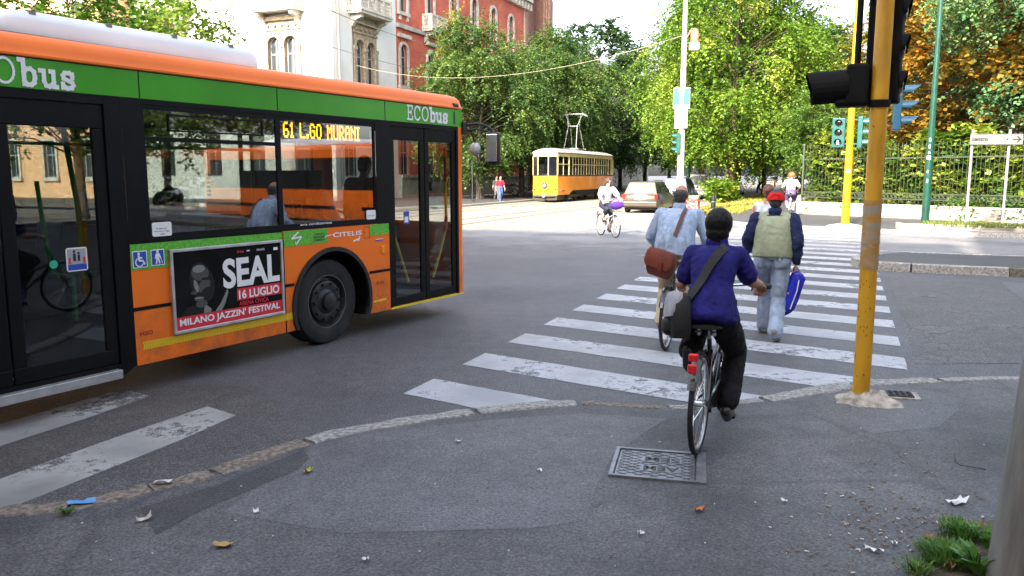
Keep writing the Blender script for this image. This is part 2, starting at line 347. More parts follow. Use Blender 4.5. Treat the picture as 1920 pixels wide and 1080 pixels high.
M_SOIL = mat('soil', (.075, .058, .040), .95, var=.5, vs=12, bump=1, bs=40)
sheet('ground', [(-600, -400), (600, -400), (600, 900), (-600, 900)], 0, M_ROAD)
# tram street paved with pale setts
sheet('tram_street_paving', [AB(27.5, -6.2), AB(25.2, -9.5), AB(24.2, -13), AB(22.5, -20.2), AB(300, -20.2), AB(300, -8.2), AB(36, -7.2), AB(33, -6.3)], .004, M_SETT)
def rail_line(b, a0=18., a1=260.):
    mb = MB()
    for db in (-.055, .055): mb.bar(AB(a0, b + db, .006), AB(a1, b + db, .006), .045, .008)
    return mb
mb = MB()
for b in (-14.55, -13.1, -19.2, -17.75):
    q = rail_line(b); o = len(mb.v); mb.v += q.v; mb.f += [[i + o for i in f] for f in q.f]; mb.m += q.m
struct(mb.build('tram_track_paving_rails', M_STEEL))
# seam across the junction, old road patches
sheet('road', [AB(8.6, .72), AB(15.6, .78), AB(15.7, 2.55), AB(9.3, 2.3)], .003, M_OLD)
sheet('road', [AB(8.9, 3.9), AB(15.8, 3.75), AB(15.8, 9), AB(9.6, 9)], .003, M_OLD)
sheet('road', [AB(8.5, 2.35), AB(15.9, 2.55), AB(15.9, 3.7), AB(8.9, 3.85)], .0035, M_PATCH)
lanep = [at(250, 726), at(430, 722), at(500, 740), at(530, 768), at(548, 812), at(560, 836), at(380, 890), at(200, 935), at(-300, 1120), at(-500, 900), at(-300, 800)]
sheet('road', lanep, .003, M_LANE)  # lane between bus and kerb, slightly darker than the road
sheet('road', [AB(9, -30), AB(9, 40), AB(27.4, 40), AB(27.4, .5), AB(28.8, -2.3), AB(31, -5.4), AB(30.5, -8.5), AB(30.5, -30)], .0025, asphalt('asphalt with painted sheen', (.175, .173, .185), speck=.3, patch=.2, patch_s=.5, fade=(9.5, 22.), rough=.55))  # brightness of the distant junction painted on, sky sheen put into the colour
# zebra crossing ahead: 21 bars along the crossing direction
mb = MB(); rr = random.Random(3)
for k in range(21):
    a0 = 5.72 + 1.135 * k
    j = lambda: rr.uniform(-.02, .02)
    b0, b1 = -3.39, .63
    if k == 0: b1 = -1.5          # the kerb cuts the first bars off
    n = 14; sl_ = -.204
    lo = [AB(a0 + sl_ * (b - b0) + j() * .4, b, .004) for b in [b0 + (b1 - b0) * i / n for i in range(n + 1)]]
    hi = [AB(a0 + .54 + sl_ * (b - b0) + j() * .4, b + j() * .3, .004) for b in [b0 + (b1 - b0) * i / n for i in range(n + 1)]]
    if 9 <= k <= 10: pass
    for i in range(n): mb.quad(lo[i], lo[i + 1], hi[i + 1], hi[i])
struct(mb.build('zebra_crossing', M_PAINT, recalc=False))
# second zebra under the bus: bars run away from us
mb = MB()
for k in range(4):
    b1 = -4.22 - 1.05 * k; a_end = 4.78 + (.14 if k else 0)
    n = 12
    for i in range(n):
        a0 = -4 + (a_end + 4) * i / n; a1 = -4 + (a_end + 4) * (i + 1) / n
        w = .47; t0 = .10 if i == n - 1 else 0
        mb.quad(AB(a0, b1 - w, .0045), AB(a0, b1, .0045), AB(a1 - t0, b1 - t0 * .5, .0045), AB(a1, b1 - w + t0 * .4, .0045))
struct(mb.build('zebra_crossing_side', M_PAINT2, recalc=False))
# line markings beyond the island and a stop line on the right
mb = MB()
def line(p, q, w=.12):
    p = Vector(p); q = Vector(q); d = (q - p).normalized(); n = Vector((-d.y, d.x, 0)) * w / 2; mb.quad(p - n, q - n, q + n, p + n)
line(AB(21.4, .8, .004), AB(20.7, 14, .004), .14); line(AB(25.1, 6.0, .004), AB(22.3, 10.5, .004), .9)
struct(mb.build('lane_marking', M_PAINT, recalc=False))
# ---- near pavement with its nearly flush kerb
KP = [(-140, 985), (0, 960), (130, 950), (205, 935), (280, 915), (400, 886), (575, 828), (700, 800), (890, 772), (1085, 756), (1250, 764), (1430, 749), (1600, 722), (1760, 713), (1920, 709), (2300, 712)]
KW = [at(x, y, .03) for x, y in KP]
WALK = KW + [Vector((14, 7.6, .03)), Vector((14, -30, .03)), Vector((-14, -30, .03)), Vector((-14, 2.5, .03))]
mb = MB(); mb.quad(*[(p.x, p.y, .03) for p in WALK]); struct(mb.build('pavement', M_WALK, recalc=False))
def kerb_run(p, q, n, mm, w=.17, z=.042, gap=.012, name='kerb_stone'):
    pass
mbk = [MB(), MB()]
def smooth_poly(pts, n=6):
    out = []
    for i in range(len(pts) - 1):
        p0 = pts[max(i - 1, 0)]; p1 = pts[i]; p2 = pts[i + 1]; p3 = pts[min(i + 2, len(pts) - 1)]
        for k in range(n):
            t = k / n
            out.append(.5 * (2 * p1 + (p2 - p0) * t + (2 * p0 - 5 * p1 + 4 * p2 - p3) * t * t + (3 * p1 - p0 - 3 * p2 + p3) * t ** 3))
    return out + [pts[-1]]
def kerb(mb, pts, w, z0, z1, mi=0, rnd=None):
    pts = [Vector((p.x, p.y, 0)) for p in pts]; k = len(pts); ins = []; outs = []
    for i, p in enumerate(pts):
        t = (pts[min(i + 1, k - 1)] - pts[max(i - 1, 0)]).normalized(); n = Vector((-t.y, t.x, 0))
        e = rnd.uniform(-.012, .012) if rnd else 0; e2 = rnd.uniform(-.012, .012) if rnd else 0
        ins.append(p - n * (w / 2 + e2)); outs.append(p + n * (w / 2 + e))
    c = .012
    rings = []
    for i in range(k):
        n = (outs[i] - ins[i]).normalized(); dz = rnd.uniform(-.005, .005) if rnd else 0
        rings.append([ins[i] + Vector((0, 0, z0)), ins[i] + Vector((0, 0, z1 - c + dz)), ins[i] + n * c + Vector((0, 0, z1 + dz)), outs[i] - n * c + Vector((0, 0, z1 + dz)), outs[i] + Vector((0, 0, z1 - c + dz)), outs[i] + Vector((0, 0, z0))])
    mb.loft(rings, mi=mi)
rk = random.Random(5)
KS = [Vector(p) for p in smooth_poly(KW, 6)]
def kidx(i): return i * 6
kb = MB()
for (i0, i1, mi, w) in ((0, 2, 1, .16), (2, 4, 1, .16), (4, 5, 1, .15), (5, 6, 1, .17), (6, 8, 0, .16), (8, 9, 0, .17), (9, 10, 1, .10), (10, 11, 0, .13), (11, 12, 0, .19), (12, 13, 0, .17), (13, 15, 0, .12)):
    seg = KS[kidx(i0):kidx(i1) + 1]
    seg = [seg[0].lerp(seg[1], .18)] + seg[1:-1] + [seg[-1].lerp(seg[-2], .18)]
    kerb(kb, seg, w, -.05, .037, mi, rk)
struct(kb.build('kerb', [M_KERB, M_KERBT], smooth=40))
def psheet(px, m, z=.0312, name='pavement_patch'):
    return sheet(name, [at(x, y, z) for x, y in px], z, m)
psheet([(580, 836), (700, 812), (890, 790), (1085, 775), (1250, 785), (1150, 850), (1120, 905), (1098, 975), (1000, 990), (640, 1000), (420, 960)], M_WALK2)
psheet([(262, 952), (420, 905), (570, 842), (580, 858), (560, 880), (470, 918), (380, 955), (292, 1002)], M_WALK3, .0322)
psheet([(1600, 745), (1700, 727), (1775, 738), (1800, 765), (1760, 800), (1640, 812), (1590, 800)], M_WALK2, .0312)
# ---- traffic island on the cross street
ISL = [AB(18.9, .75), AB(18.3, .35), AB(17.6, .25), AB(17.05, .55), AB(16.9, 1.2), AB(16.85, 9), AB(16.85, 30)]
ISLb = [AB(19.5, 30), AB(19.5, 9), AB(19.5, 1.3)]
mb = MB(); mb.prism([(p.x, p.y) for p in ISL + ISLb], lambda u, v, w: (u, v, w), 0, .15)
struct(mb.build('traffic_island_pavement', M_FARWALK))
kb = MB()
pts = [Vector(p) for p in smooth_poly(ISL[:5], 4)]
kerb(kb, [p for p in pts], .16, 0, .168, 0, rk)
for k in range(18): kerb(kb, [AB(16.88, 1.22 + 1.6 * k), AB(16.88, 2.0 + 1.6 * k), AB(16.88, 1.22 + 1.6 * k + 1.585)], .2, 0, .165, 1 if k else 0, rk)
for k in range(18): kerb(kb, [AB(19.5, 1.3 + 1.6 * k), AB(19.5, 1.3 + 1.6 * k + 1.585)], .16, 0, .163, 0, rk)
struct(kb.build('kerb', [M_KERB, mat('dark kerb face', (.10, .095, .07), .85, var=.5, vs=16, bump=.8, bs=50)], smooth=40))
# ---- far pavement and the avenue park strip
FAR = [AB(27.2, 7.5), AB(27.4, 2.2), AB(28.0, .8), AB(29.0, -2.5), AB(31.5, -4.5), AB(35, -6.0), AB(40, -7.2), AB(300, -7.8), AB(300, 60), AB(24, 60), AB(24.6, 12), AB(26.3, 8.6)]
mb = MB(); mb.quad(*[(p.x, p.y, .12) for p in FAR]); struct(mb.build('far_pavement', M_FARWALK, recalc=False))
kb = MB(); kp = [AB(24.0, 40), AB(24.4, 15), AB(25.4, 9.5), AB(26.6, 6.8), AB(27.2, 4.5), AB(27.4, 2.2), AB(28.0, .8), AB(29.0, -2.5), AB(31.5, -4.5), AB(35, -6.0), AB(40, -7.2), AB(70, -7.5), AB(200, -7.7)]
kerb(kb, smooth_poly(kp, 4), .22, 0, .135, 0, rk); struct(kb.build('kerb', M_KERB, smooth=40))
# lawn strip between pavement and fence, and the lit lawn under the avenue trees
sheet('lawn', [AB(35.5, -6.2), AB(40, -7.0), AB(120, -7.3), AB(120, -3.6), AB(46, -4.2), AB(38, -4.6)], .13, M_GRASS)
def grass_tufts(name, m, regions, seed, n, hmin=.05, hmax=.14, w=.012):
    r = random.Random(seed); mb = MB(); var = []
    for (pts, z, share) in regions:
        o, ex, ey = pts
        for i in range(int(n * share)):
            u, v = r.random(), r.random(); p = o + ex * u + ey * v; p = Vector((p.x, p.y, z))
            for k in range(3):
                a = r.uniform(0, 6.283); d = Vector((math.cos(a), math.sin(a), 0)); h = r.uniform(hmin, hmax); ww = w * r.uniform(.7, 1.5)
                q = p + d * r.uniform(0, .05); n_ = Vector((-d.y, d.x, 0)) * ww; tip = q + d * h * r.uniform(.2, .8) + Vector((0, 0, h))
                mb.quad(q - n_, q + n_, tip); var.append(min(1, max(0, r.gauss(.5, .25))))
    o = mb.build(name, m, recalc=False); at_ = o.data.attributes.new('leafvar', 'FLOAT', 'FACE'); at_.data.foreach_set('value', var)
    o['kind'] = 'stuff'; return o
M_TURF = leaf_mat('turf', (.07, .12, .02), (.20, .23, .05), (.30, .24, .08))
# raised grass bed with the sign and the green lamp post
BED = [AB(28.3, 1.7), AB(28.2, 2.4), AB(27.95, 4.6), AB(27.2, 8), AB(25.6, 14), AB(24.5, 40), AB(26.6, 40), AB(28.0, 14), AB(29.2, 8), AB(29.9, 3.5), AB(29.6, 2.1), AB(29.0, 1.6)]
mb = MB(); mb.prism([(p.x, p.y) for p in BED], lambda u, v, w: (u, v, w), .11, .26); struct(mb.build('grass_bed_ground', M_SOIL))
kb = MB(); kerb(kb, smooth_poly([BED[11], BED[0], BED[1], BED[2], BED[3], BED[4], BED[5]], 4), .16, .1, .30, 0, rk); struct(kb.build('kerb', M_STONE, smooth=40))
grass_tufts('grass', M_TURF, [((AB(28.05, 2.2), AB(27.2, 8.0) - AB(28.05, 2.2), AB(1.55, .2)), .26, .7), ((AB(27.2, 8.0), AB(25.2, 16.0) - AB(27.2, 8.0), AB(1.6, .2)), .26, .3)], 4, 2600, .05, .15, .014)
grass_tufts('lawn_grass', leaf_mat('sunlit lawn', (.16, .17, .025), (.34, .32, .06), (.40, .33, .10)), [((AB(36.2, -6.6), AB(46, -6.9) - AB(36.2, -6.6), AB(.3, 2.3)), .13, .6), ((AB(46, -6.9), AB(30, 0), AB(0, 2.6)), .13, .4)], 5, 3500, .04, .14, .03)
# left pavement along the facades
mb = MB(); mb.quad(*[(p.x, p.y, .12) for p in (AB(44, -20.2), AB(300, -20.6), AB(300, -60), AB(30, -60), AB(30, -26), AB(36, -22.2), AB(40, -20.6))]); struct(mb.build('left_pavement', M_FARWALK, recalc=False))
kb = MB(); kerb(kb, smooth_poly([AB(30, -26), AB(36, -22.2), AB(40, -20.6), AB(44, -20.2), AB(120, -20.4), AB(260, -20.6)], 4), .22, 0, .135, 0, rk); struct(kb.build('kerb', M_KERB, smooth=40))
# ---------------------------------------------------------------- buildings
def arch_pts(cx, w, z0, z1, rise=None, n=10):
    "outline of an opening, from bottom left over the arch to bottom right"
    r = w / 2 if rise is None else rise
    if r == 0: return [(cx - w / 2, z0), (cx - w / 2, z1), (cx + w / 2, z1), (cx + w / 2, z0)]
    zs = z1 - r
    return [(cx - w / 2, z0)] + [(cx - w / 2 * math.cos(math.pi * i / n), zs + r * math.sin(math.pi * i / n)) for i in range(n + 1)] + [(cx + w / 2, z0)]
def facade(mb, f, W, H, rows, x0=0., z0=0., depth=.25, mi=0, ri=None):
    "wall f(u, z, d) with real openings; rows = (sill, top, width, arch rise or None, centres)"
    z = z0
    for (sill, top, w, rise, cs) in sorted(rows):
        if sill > z: mb.quad(f(x0, z, 0), f(x0 + W, z, 0), f(x0 + W, sill, 0), f(x0, sill, 0), mi=mi)
        x = x0
        for c in sorted(cs):
            if c - w / 2 > x: mb.quad(f(x, sill, 0), f(c - w / 2, sill, 0), f(c - w / 2, top, 0), f(x, top, 0), mi=mi)
            x = c + w / 2
            P = arch_pts(c, w, sill, top, rise); n = len(P)
            if rise != 0:
                h = n // 2
                mb.quad(f(c - w / 2, top, 0), *[f(u, v, 0) for u, v in P[h:0:-1]][::1], mi=mi) if False else None
                lft = P[1:h + 1]; rgt = P[h:n - 1]
                mb.add([f(c - w / 2, top, 0)] + [f(u, v, 0) for u, v in lft], [[0, i + 1, i + 2] for i in range(len(lft) - 1)], mi)
                mb.add([f(c + w / 2, top, 0)] + [f(u, v, 0) for u, v in rgt], [[0, i + 1, i + 2] for i in range(len(rgt) - 1)], mi)
            for i in range(n):
                (u0, v0), (u1, v1) = P[i], P[(i + 1) % n]
                mb.quad(f(u0, v0, 0), f(u1, v1, 0), f(u1, v1, -depth), f(u0, v0, -depth), mi=mi if ri is None else ri)
        if x < x0 + W: mb.quad(f(x, sill, 0), f(x0 + W, sill, 0), f(x0 + W, top, 0), f(x, top, 0), mi=mi)
        z = top
    if z < z0 + H: mb.quad(f(x0, z, 0), f(x0 + W, z, 0), f(x0 + W, z0 + H, 0), f(x0, z0 + H, 0), mi=mi)
M_PANE = mat('window pane', (.055, .07, .085), .06, spec=1., var=.35, vs=.6)
M_PANEL = mat('window pane with curtain', (.035, .042, .048), .12, spec=.8, var=.3, vs=.8, stretch=(6, 6, .4))
M_WFRAME = mat('pale window frame', (.36, .38, .38), .5)
M_WHITEW = mat('white plaster', (.66, .65, .62), .85, var=.07, vs=.6, bump=.15, bs=30)
M_TRIM = mat('weathered stone trim', (.30, .235, .16), .85, var=.3, vs=5, bump=.5, bs=25)
M_TRIMW = mat('pale stone trim', (.47, .43, .37), .85, var=.16, vs=3, bump=.3, bs=30)
M_REDB = brick_mat('red brick', (.45, .075, .045), (.56, .11, .06), (.42, .15, .10), bw=.25, rh=.075, ms=.006, bump=.15)
M_DARKB = brick_mat('brown brick', (.17, .075, .055), (.23, .10, .07), (.15, .10, .08), bw=.25, rh=.075, ms=.008)
M_OCHRE = mat('ochre plaster', (.62, .36, .20), .9, var=.12, vs=.5)
M_GREYW = mat('grey rusticated stone', (.36, .34, .30), .9, var=.2, vs=2, bump=.4, bs=20)
M_ROOF = mat('dark roof', (.10, .075, .065), .9, var=.3, vs=1)
M_CURT = mat('curtain', (.6, .58, .52), .9, var=.2, vs=3, stretch=(5, 5, .3))
def window(parent, f, c, w, sill, top, rise, set_=-.18, bars=1, curtain=True, rail=.62):
    P = arch_pts(c, w, sill, top, rise); t = .07; mb = MB()
    cx, cz = c, (sill + top) / 2
    inn = [(c + (u - c) * (1 - 2 * t / w), sill + t + (v - sill) * (1 - 2 * t / (top - sill))) for u, v in P]
    n = len(P)
    for i in range(n):
        j = (i + 1) % n
        a, b, cc, d = P[i], P[j], inn[j], inn[i]
        mb.quad(f(*a, set_ + .06), f(*b, set_ + .06), f(*cc, set_ + .06), f(*d, set_ + .06)); mb.quad(f(*d, set_ + .06), f(*cc, set_ + .06), f(*cc, set_), f(*d, set_))
    def vb(u, z0, z1, tt=.05): mb.prism([(u - tt / 2, z0), (u + tt / 2, z0), (u + tt / 2, z1), (u - tt / 2, z1)], lambda a, b, w_: f(a, b, w_), set_, set_ + .055)
    def hb(z, tt=.06): mb.prism([(c - w / 2 + t, z - tt / 2), (c + w / 2 - t, z - tt / 2), (c + w / 2 - t, z + tt / 2), (c - w / 2 + t, z + tt / 2)], lambda a, b, w_: f(a, b, w_), set_ + .002, set_ + .057)
    for k in range(bars): vb(c - w / 2 + w * (k + 1) / (bars + 1), sill + t, top - t * 1.2)
    hb(sill + (top - sill) * rail)
    o = mb.build('window', M_WFRAME, parent)
    g = MB(); g.quad(*[f(u, v, set_ + .02) for u, v in inn]); g.build('pane', M_PANE if not curtain else M_PANEL, o, recalc=False)
    return o
def ring_trim(mb, f, c, w, sill, top, rise, t=.14, d0=0., d1=.07, mi=0):
    P = arch_pts(c, w, sill, top, rise); O = arch_pts(c, w + 2 * t, sill, top + t, None if rise is None else rise + (t if rise else 0))
    n = len(P)
    for i in range(n - 1):
        a, b, cc, dd = P[i], P[i + 1], O[i + 1], O[i]
        mb.quad(f(*a, d1), f(*b, d1), f(*cc, d1), f(*dd, d1), mi=mi); mb.quad(f(*dd, d1), f(*cc, d1), f(*cc, d0), f(*dd, d0), mi=mi); mb.quad(f(*a, d1), f(*b, d1), f(*b, d0 - .05), f(*a, d0 - .05), mi=mi)
def slabx(mb, f, u0, u1, z0, z1, d0, d1, mi=0):
    mb.prism([(u0, z0), (u1, z0), (u1, z1), (u0, z1)], lambda a, b, w_: f(a, b, w_), d0, d1, mi)
def cornice(mb, f, u0, u1, z, prof=((0, .35, .18), (.35, .5, .38), (.5, .85, .62)), mi=0, brackets=0.):
    for a, b, d in prof: slabx(mb, f, u0, u1, z + a, z + b, -.02, d, mi)
    if brackets:
        u = u0 + .3
        while u < u1: slabx(mb, f, u, u + .22, z - .25, z + .36, .002, .5, mi); u += brackets
def balcony(parent, f, c, w, z, d=1.0, h=1.05, m=None):
    mb = MB()
    slabx(mb, f, c - w / 2, c + w / 2, z - .18, z, .01, d)
    slabx(mb, f, c - w / 2 - .06, c + w / 2 + .06, z - .001, z + .1, .01, d + .07)
    for u in (-1, 1):
        uu = c + u * (w / 2 - .45)
        mb.prism([(0, -.18), (d * .85, -.18), (d * .8, -.4), (d * .35, -.55), (.12, -.95), (0, -1.0)], lambda a, b, w_: f(w_, z + b - .002, a + .01), uu - .14, uu + .14)
    mb.build('balcony_slab', m, parent)
    p = MB()
    def run(g, L):
        # pierced parapet: base, coping and a lattice of small crosses
        for (a, b) in ((.1, .22), (h - .16, h)): p.prism([(0, z + a), (L, z + a), (L, z + b), (0, z + b)], g, 0, .14)
        n = max(1, int(round(L / .9)))
        for i in range(n + 1):
            u = (L - .2) * i / n; p.prism([(u, z + .22), (u + .2, z + .22), (u + .2, z + h - .16), (u, z + h - .16)], g, .002, .138)
        s = .17; zz0 = z + .22; zz1 = z + h - .16; k = int(L / s)
        for i in range(k):
            for (za, zb) in ((zz0, (zz0 + zz1) / 2), ((zz0 + zz1) / 2, zz1)):
                for q in (0, 1):
                    p0 = g(s * i, za if q else zb, .07); p1 = g(min(L, s * (i + 1)), zb if q else za, .07); p.bar(p0, p1, .045, .06)
    run(lambda a, b, w_: f(c - w / 2 + a, b, d - .14 + w_), w)
    for u in (-1, 1): run(lambda a, b, w_, u=u: f(c + u * (w / 2 - w_), b, .012 + a), d - .16)
    p.build('balcony_parapet', m, parent)
# ---- white corner palazzo; local x along the cross street, local y along the avenue
bw = thing('palazzo', 'white corner palazzo with tan stone twin-arched windows and pierced stone balconies', 'building', AB(44.3, -31, .1), ROTA)
fB = lambda u, z, d: Vector((u, -d, z))            # front towards us
fA = lambda u, z, d: Vector((d, u, z))             # front along the avenue
HB = 24.; LA = 7.95; LB = 17.
mb = MB()
rowsB = [(4.9 - 3.3, 4.6, 1.3, 0, [-14.5, -10.2, -6.4, -2.6]), (7.3, 12.05, 2.9, 0, [-13.6, -3.9]), (14.2, 19.2, 2.9, 0, [-13.6, -3.9])]
facade(mb, fB, LB, HB, rowsB, -LB, depth=.02)
rowsA = [(1.6, 4.6, 1.3, 0, [1.7, 6]), (7.3, 12.05, 2.9, 0, [3.75]), (14.2, 19.2, 2.9, 0, [3.75])]
facade(mb, fA, LA, HB, rowsA, 0, depth=.02)
mb.quad((-LB, 0, HB), (0, 0, HB), (0, LA, HB), (-LB, LA, HB)); mb.quad((-LB, 0, 0), (-LB, LA, 0), (-LB, LA, HB), (-LB, 0, HB)); mb.quad((-LB, LA, 0), (0, LA, 0), (0, LA, HB), (-LB, LA, HB))
mb.build('wall', M_WHITEW, bw, recalc=True)
def twin(parent, f, c, z0, door=False):
    "stone panel with two arched windows, a slim column between and a frieze above"
    mb = MB(); H = 4.7; W = 2.86
    top = z0 + 3.45; cs = [c - .68, c + .68]
    facade(mb, lambda u, z, d: f(u, z, d + .06), W, H, [(z0 + .25, top, .98, None, cs)], c - W / 2, z0 + .02, depth=.42)
    slabx(mb, f, c - W / 2 - .1, c + W / 2 + .1, z0 + .06, z0 + .24, .0, .2)
    for u in (-W / 2 + .12, W / 2 - .12): slabx(mb, f, c + u - .16, c + u + .16, z0 + .25, z0 + 3.0, .062, .15)
    for u in (-W / 2 + .12, 0, W / 2 - .12): slabx(mb, f, c + u - .2, c + u + .2, z0 + 2.75, z0 + 2.98, .063, .19)
    for cc in cs: ring_trim(mb, f, cc, 1.0, z0 + .25, top + .01, None, .13, .062, .13)
    for k in range(5): mb.sphere(f(c - 1.1 + .55 * k, z0 + 4.15, .1), .12, 8, 6)
    slabx(mb, f, c - W / 2 - .05, c + W / 2 + .05, z0 + 3.85, z0 + 3.97, .061, .14)
    slabx(mb, f, c - W / 2 - .12, c + W / 2 + .12, z0 + 4.45, z0 + 4.72, .064, .26)
    mb.cyl(f(c, z0 + .3, .02), f(c, z0 + 2.78, .02), .09, .08, 10)
    mb.build('window_surround', M_TRIM, parent)
    for cc in cs: window(parent, f, cc, .98, z0 + .25, top, None, -.25, bars=1, curtain=True, rail=.66)
for c in (-13.6, -3.9):
    twin(bw, fB, c, 7.3); twin(bw, fB, c, 14.2); balcony(bw, fB, c, 3.6, 12.4, 1.05, 1.15, M_TRIMW)
twin(bw, fA, 3.75, 7.3); twin(bw, fA, 3.75, 14.2); balcony(bw, fA, 3.75, 3.9, 12.45, 1.05, 1.15, M_TRIMW)
for f, cs in ((fB, [-14.5, -10.2, -6.4, -2.6]), (fA, [1.7, 6])):
    for c in cs: window(bw, f, c, 1.3, 1.6, 4.6, 0, -.2)
mb = MB(); cornice(mb, fB, -LB, .6, HB - .9); cornice(mb, fA, .002, LA, HB - .897); slabx(mb, fB, -LB, .25, 5.6, 6.0, .0, .25); slabx(mb, fA, .003, LA, 5.6, 5.997, .0, .247)
mb.build('cornice', M_TRIMW, bw)
mb = MB(); mb.tube([(.12, .55, 0), (.12, .55, HB - 1)], .075, 8); mb.build('drainpipe', mat('grey zinc', (.20, .18, .17), .6), bw)
# ---- red brick palazzo further along the avenue
br = thing('brick_palazzo', 'red brick palazzo with arched windows framed in pale stone behind street trees', 'building', AB(52.25, -31, .1), ROTA)
LR = 25.6; HR = 19.2; mb = MB()
R1 = [1.0, 5.2, 9.3, 13.3, 17.4, 21.6]
rowsR = [(1.7, 4.4, 1.2, 0, R1), (8.3, 11.3, 1.05, None, R1), (13.8, 17.0, 1.1, None, R1[2:]), (13.81, 17.001, 1.1, 0, [])]
facade(mb, fA, LR, HR, [(1.7, 4.4, 1.2, 0, R1), (8.3, 11.3, 1.05, None, R1), (13.6, 16.9, 1.1, None, R1)], 0, depth=.3)
mb.quad((0, 0, 0), (0, 0, HR), (-14, 0, HR), (-14, 0, 0)); mb.quad((0, LR, 0), (0, LR, HR), (-14, LR, HR), (-14, LR, 0)); mb.quad((0, 0, HR), (0, LR, HR), (-14, LR, HR), (-14, 0, HR))
mb.build('wall', M_REDB, br)
mb = MB()
slabx(mb, fA, 0, LR, 0.02, 1.5, .003, .28); slabx(mb, fA, 0, LR, 1.5, 1.72, .003, .36)
slabx(mb, fA, 0, LR, 5.7, 6.1, .003, .22); slabx(mb, fA, 0, LR, 12.4, 12.7, .003, .2)
mb.build('plinth', M_GREYW, br)
for c in R1:
    mb = MB(); ring_trim(mb, fA, c, 1.05, 8.3, 11.3, None, .2, .004, .12); slabx(mb, fA, c - .85, c + .85, 8.05, 8.29, .004, .2); slabx(mb, fA, c - .85, c + .85, 11.75, 12.0, .004, .25); mb.build('window_surround', M_TRIMW, br); mb = MB()
    ring_trim(mb, fA, c, 1.1, 13.6, 16.9, None, .24, .004, .13); slabx(mb, fA, c - .85, c + .85, 13.35, 13.59, .004, .2)
    for k in (-.6, .45): slabx(mb, fA, c + k, c + k + .18, 13.0, 13.349, .004, .16)
    mb.build('window_surround', M_TRIMW, br)
for i, c in enumerate(R1):
    window(br, fA, c, 1.2, 1.7, 4.4, 0, -.2); window(br, fA, c, 1.05, 8.3, 11.3, None, -.22, rail=.7); window(br, fA, c, 1.1, 13.6, 16.9, None, -.22, rail=.7)
balcony(br, fA, 5.2, 2.6, 12.9, .9, 1.1, M_TRIMW); balcony(br, fA, 13.3, 2.6, 7.3, .9, 1.1, M_TRIMW)
mb = MB(); cornice(mb, fA, 0, LR + .5, HR - .8, brackets=.8); mb.build('cornice', M_TRIMW, br)
mb = MB(); slabx(mb, fA, LR - .55, LR, 6.2, HR - .8, .004, .1); mb.build('corner_pilaster', M_TRIMW, br)
for c in (3.9, 7.6, 11.8): mb = MB(); slabx(mb, fA, c, c + .7, .45, 1.15, .285, .3); mb.build('basement_window', mat('dark opening', (.02, .02, .02), .8), br)
# ---- tall brown brick gable with a blind arch
bt = thing('brick_tower', 'tall brown brick gable with a deep blind arch beyond the red palazzo', 'building', AB(78.0, -31, .1), ROTA)
mb = MB(); LT = 6.6; HT = 31.
facade(mb, fA, LT, HT, [(.5, 22.6, 4.6, None, [2.6])], 0, depth=.9)
mb.quad(*[fA(u, z, -.9) for u, z in ((0, .5), (LT, .5), (LT, 23), (0, 23))])
mb.quad((0, 0, 0), (0, 0, HT), (-12, 0, HT), (-12, 0, 0)); mb.quad((0, LT, 0), (0, LT, HT), (-12, LT, HT), (-12, LT, 0)); mb.quad((0, 0, HT), (0, LT, HT), (-12, LT, HT), (-12, 0, HT))
mb.build('wall', M_DARKB, bt)
mb = MB()
ring_trim(mb, fA, 2.6, 4.6, .5, 22.6, None, .45, .004, .12); ring_trim(mb, fA, 2.6, 5.7, .5, 23.2, None, .3, .004, .2)
slabx(mb, fA, LT - .7, LT + .004, .1, HT, .004, .35)
mb.build('arch_moulding', mat('brick moulding', (.30, .15, .11), .85, var=.25, vs=4, bump=.5, bs=14), bt)
mb = MB(); slabx(mb, fA, LT, LT + 1.2, .1, 20.5, -1.2, .05); mb.prism([(LT, 20.5), (LT + 1.2, 20.5), (LT, 22)], lambda a, b, w_: fA(a, b, w_), -1.2, .05); mb.build('buttress', M_DARKB, bt)
# ---- long low facades further down the avenue, mostly behind trees
bf = thing('apartment_house', 'grey apartment house far down the avenue, hidden behind the tree row', 'building', AB(88, -32, .1), ROTA)
mb = MB(); cs = [2 + 4 * i for i in range(12)]
facade(mb, fA, 50, 17, [(1.2, 3.6, 1.2, 0, cs), (5.5, 8, 1.2, 0, cs), (9.5, 12, 1.2, 0, cs), (13, 15, 1.2, 0, cs)], 0)
mb.quad((0, 0, 0), (0, 0, 17), (-12, 0, 17), (-12, 0, 0)); mb.quad((0, 0, 17), (0, 50, 17), (-12, 50, 17), (-12, 0, 17)); mb.build('wall', M_GREYW, bf)
for c in cs:
    for (a, b) in ((1.2, 3.6), (5.5, 8), (9.5, 12), (13, 15)): window(bf, fA, c, 1.2, a, b, 0, -.2, curtain=False)
# ---- ochre house on the cross street behind the left-hand tree
bo = thing('ochre_house', 'ochre plastered house with cream window frames behind the tree above the bus roof', 'building', AB(42.0, -48.6, .1), ROTA)
mb = MB(); cs = [-26, -22, -18, -14, -10, -6, -2]; LO = 30.; rw = [(1.5, 4.2, 1.2, 0, cs), (6.5, 9.3, 1.2, 0, cs), (11, 13.8, 1.2, None, cs), (15.5, 18, 1.2, 0, cs)]
facade(mb, fB, LO, 20.5, rw, -LO); mb.quad((0, 0, 0), (0, 12, 0), (0, 12, 20.5), (0, 0, 20.5)); mb.quad((-LO, 0, 20.5), (0, 0, 20.5), (0, 12, 20.5), (-LO, 12, 20.5)); mb.build('wall', M_OCHRE, bo)
for (a, b, w, r_, c_) in rw:
    for c in c_: mb = MB(); ring_trim(mb, fB, c, w, a, b, r_, .2, .004, .1); slabx(mb, fB, c - .85, c + .85, a - .25, a - .005, .004, .2); mb.build('window_surround', M_TRIMW, bo)
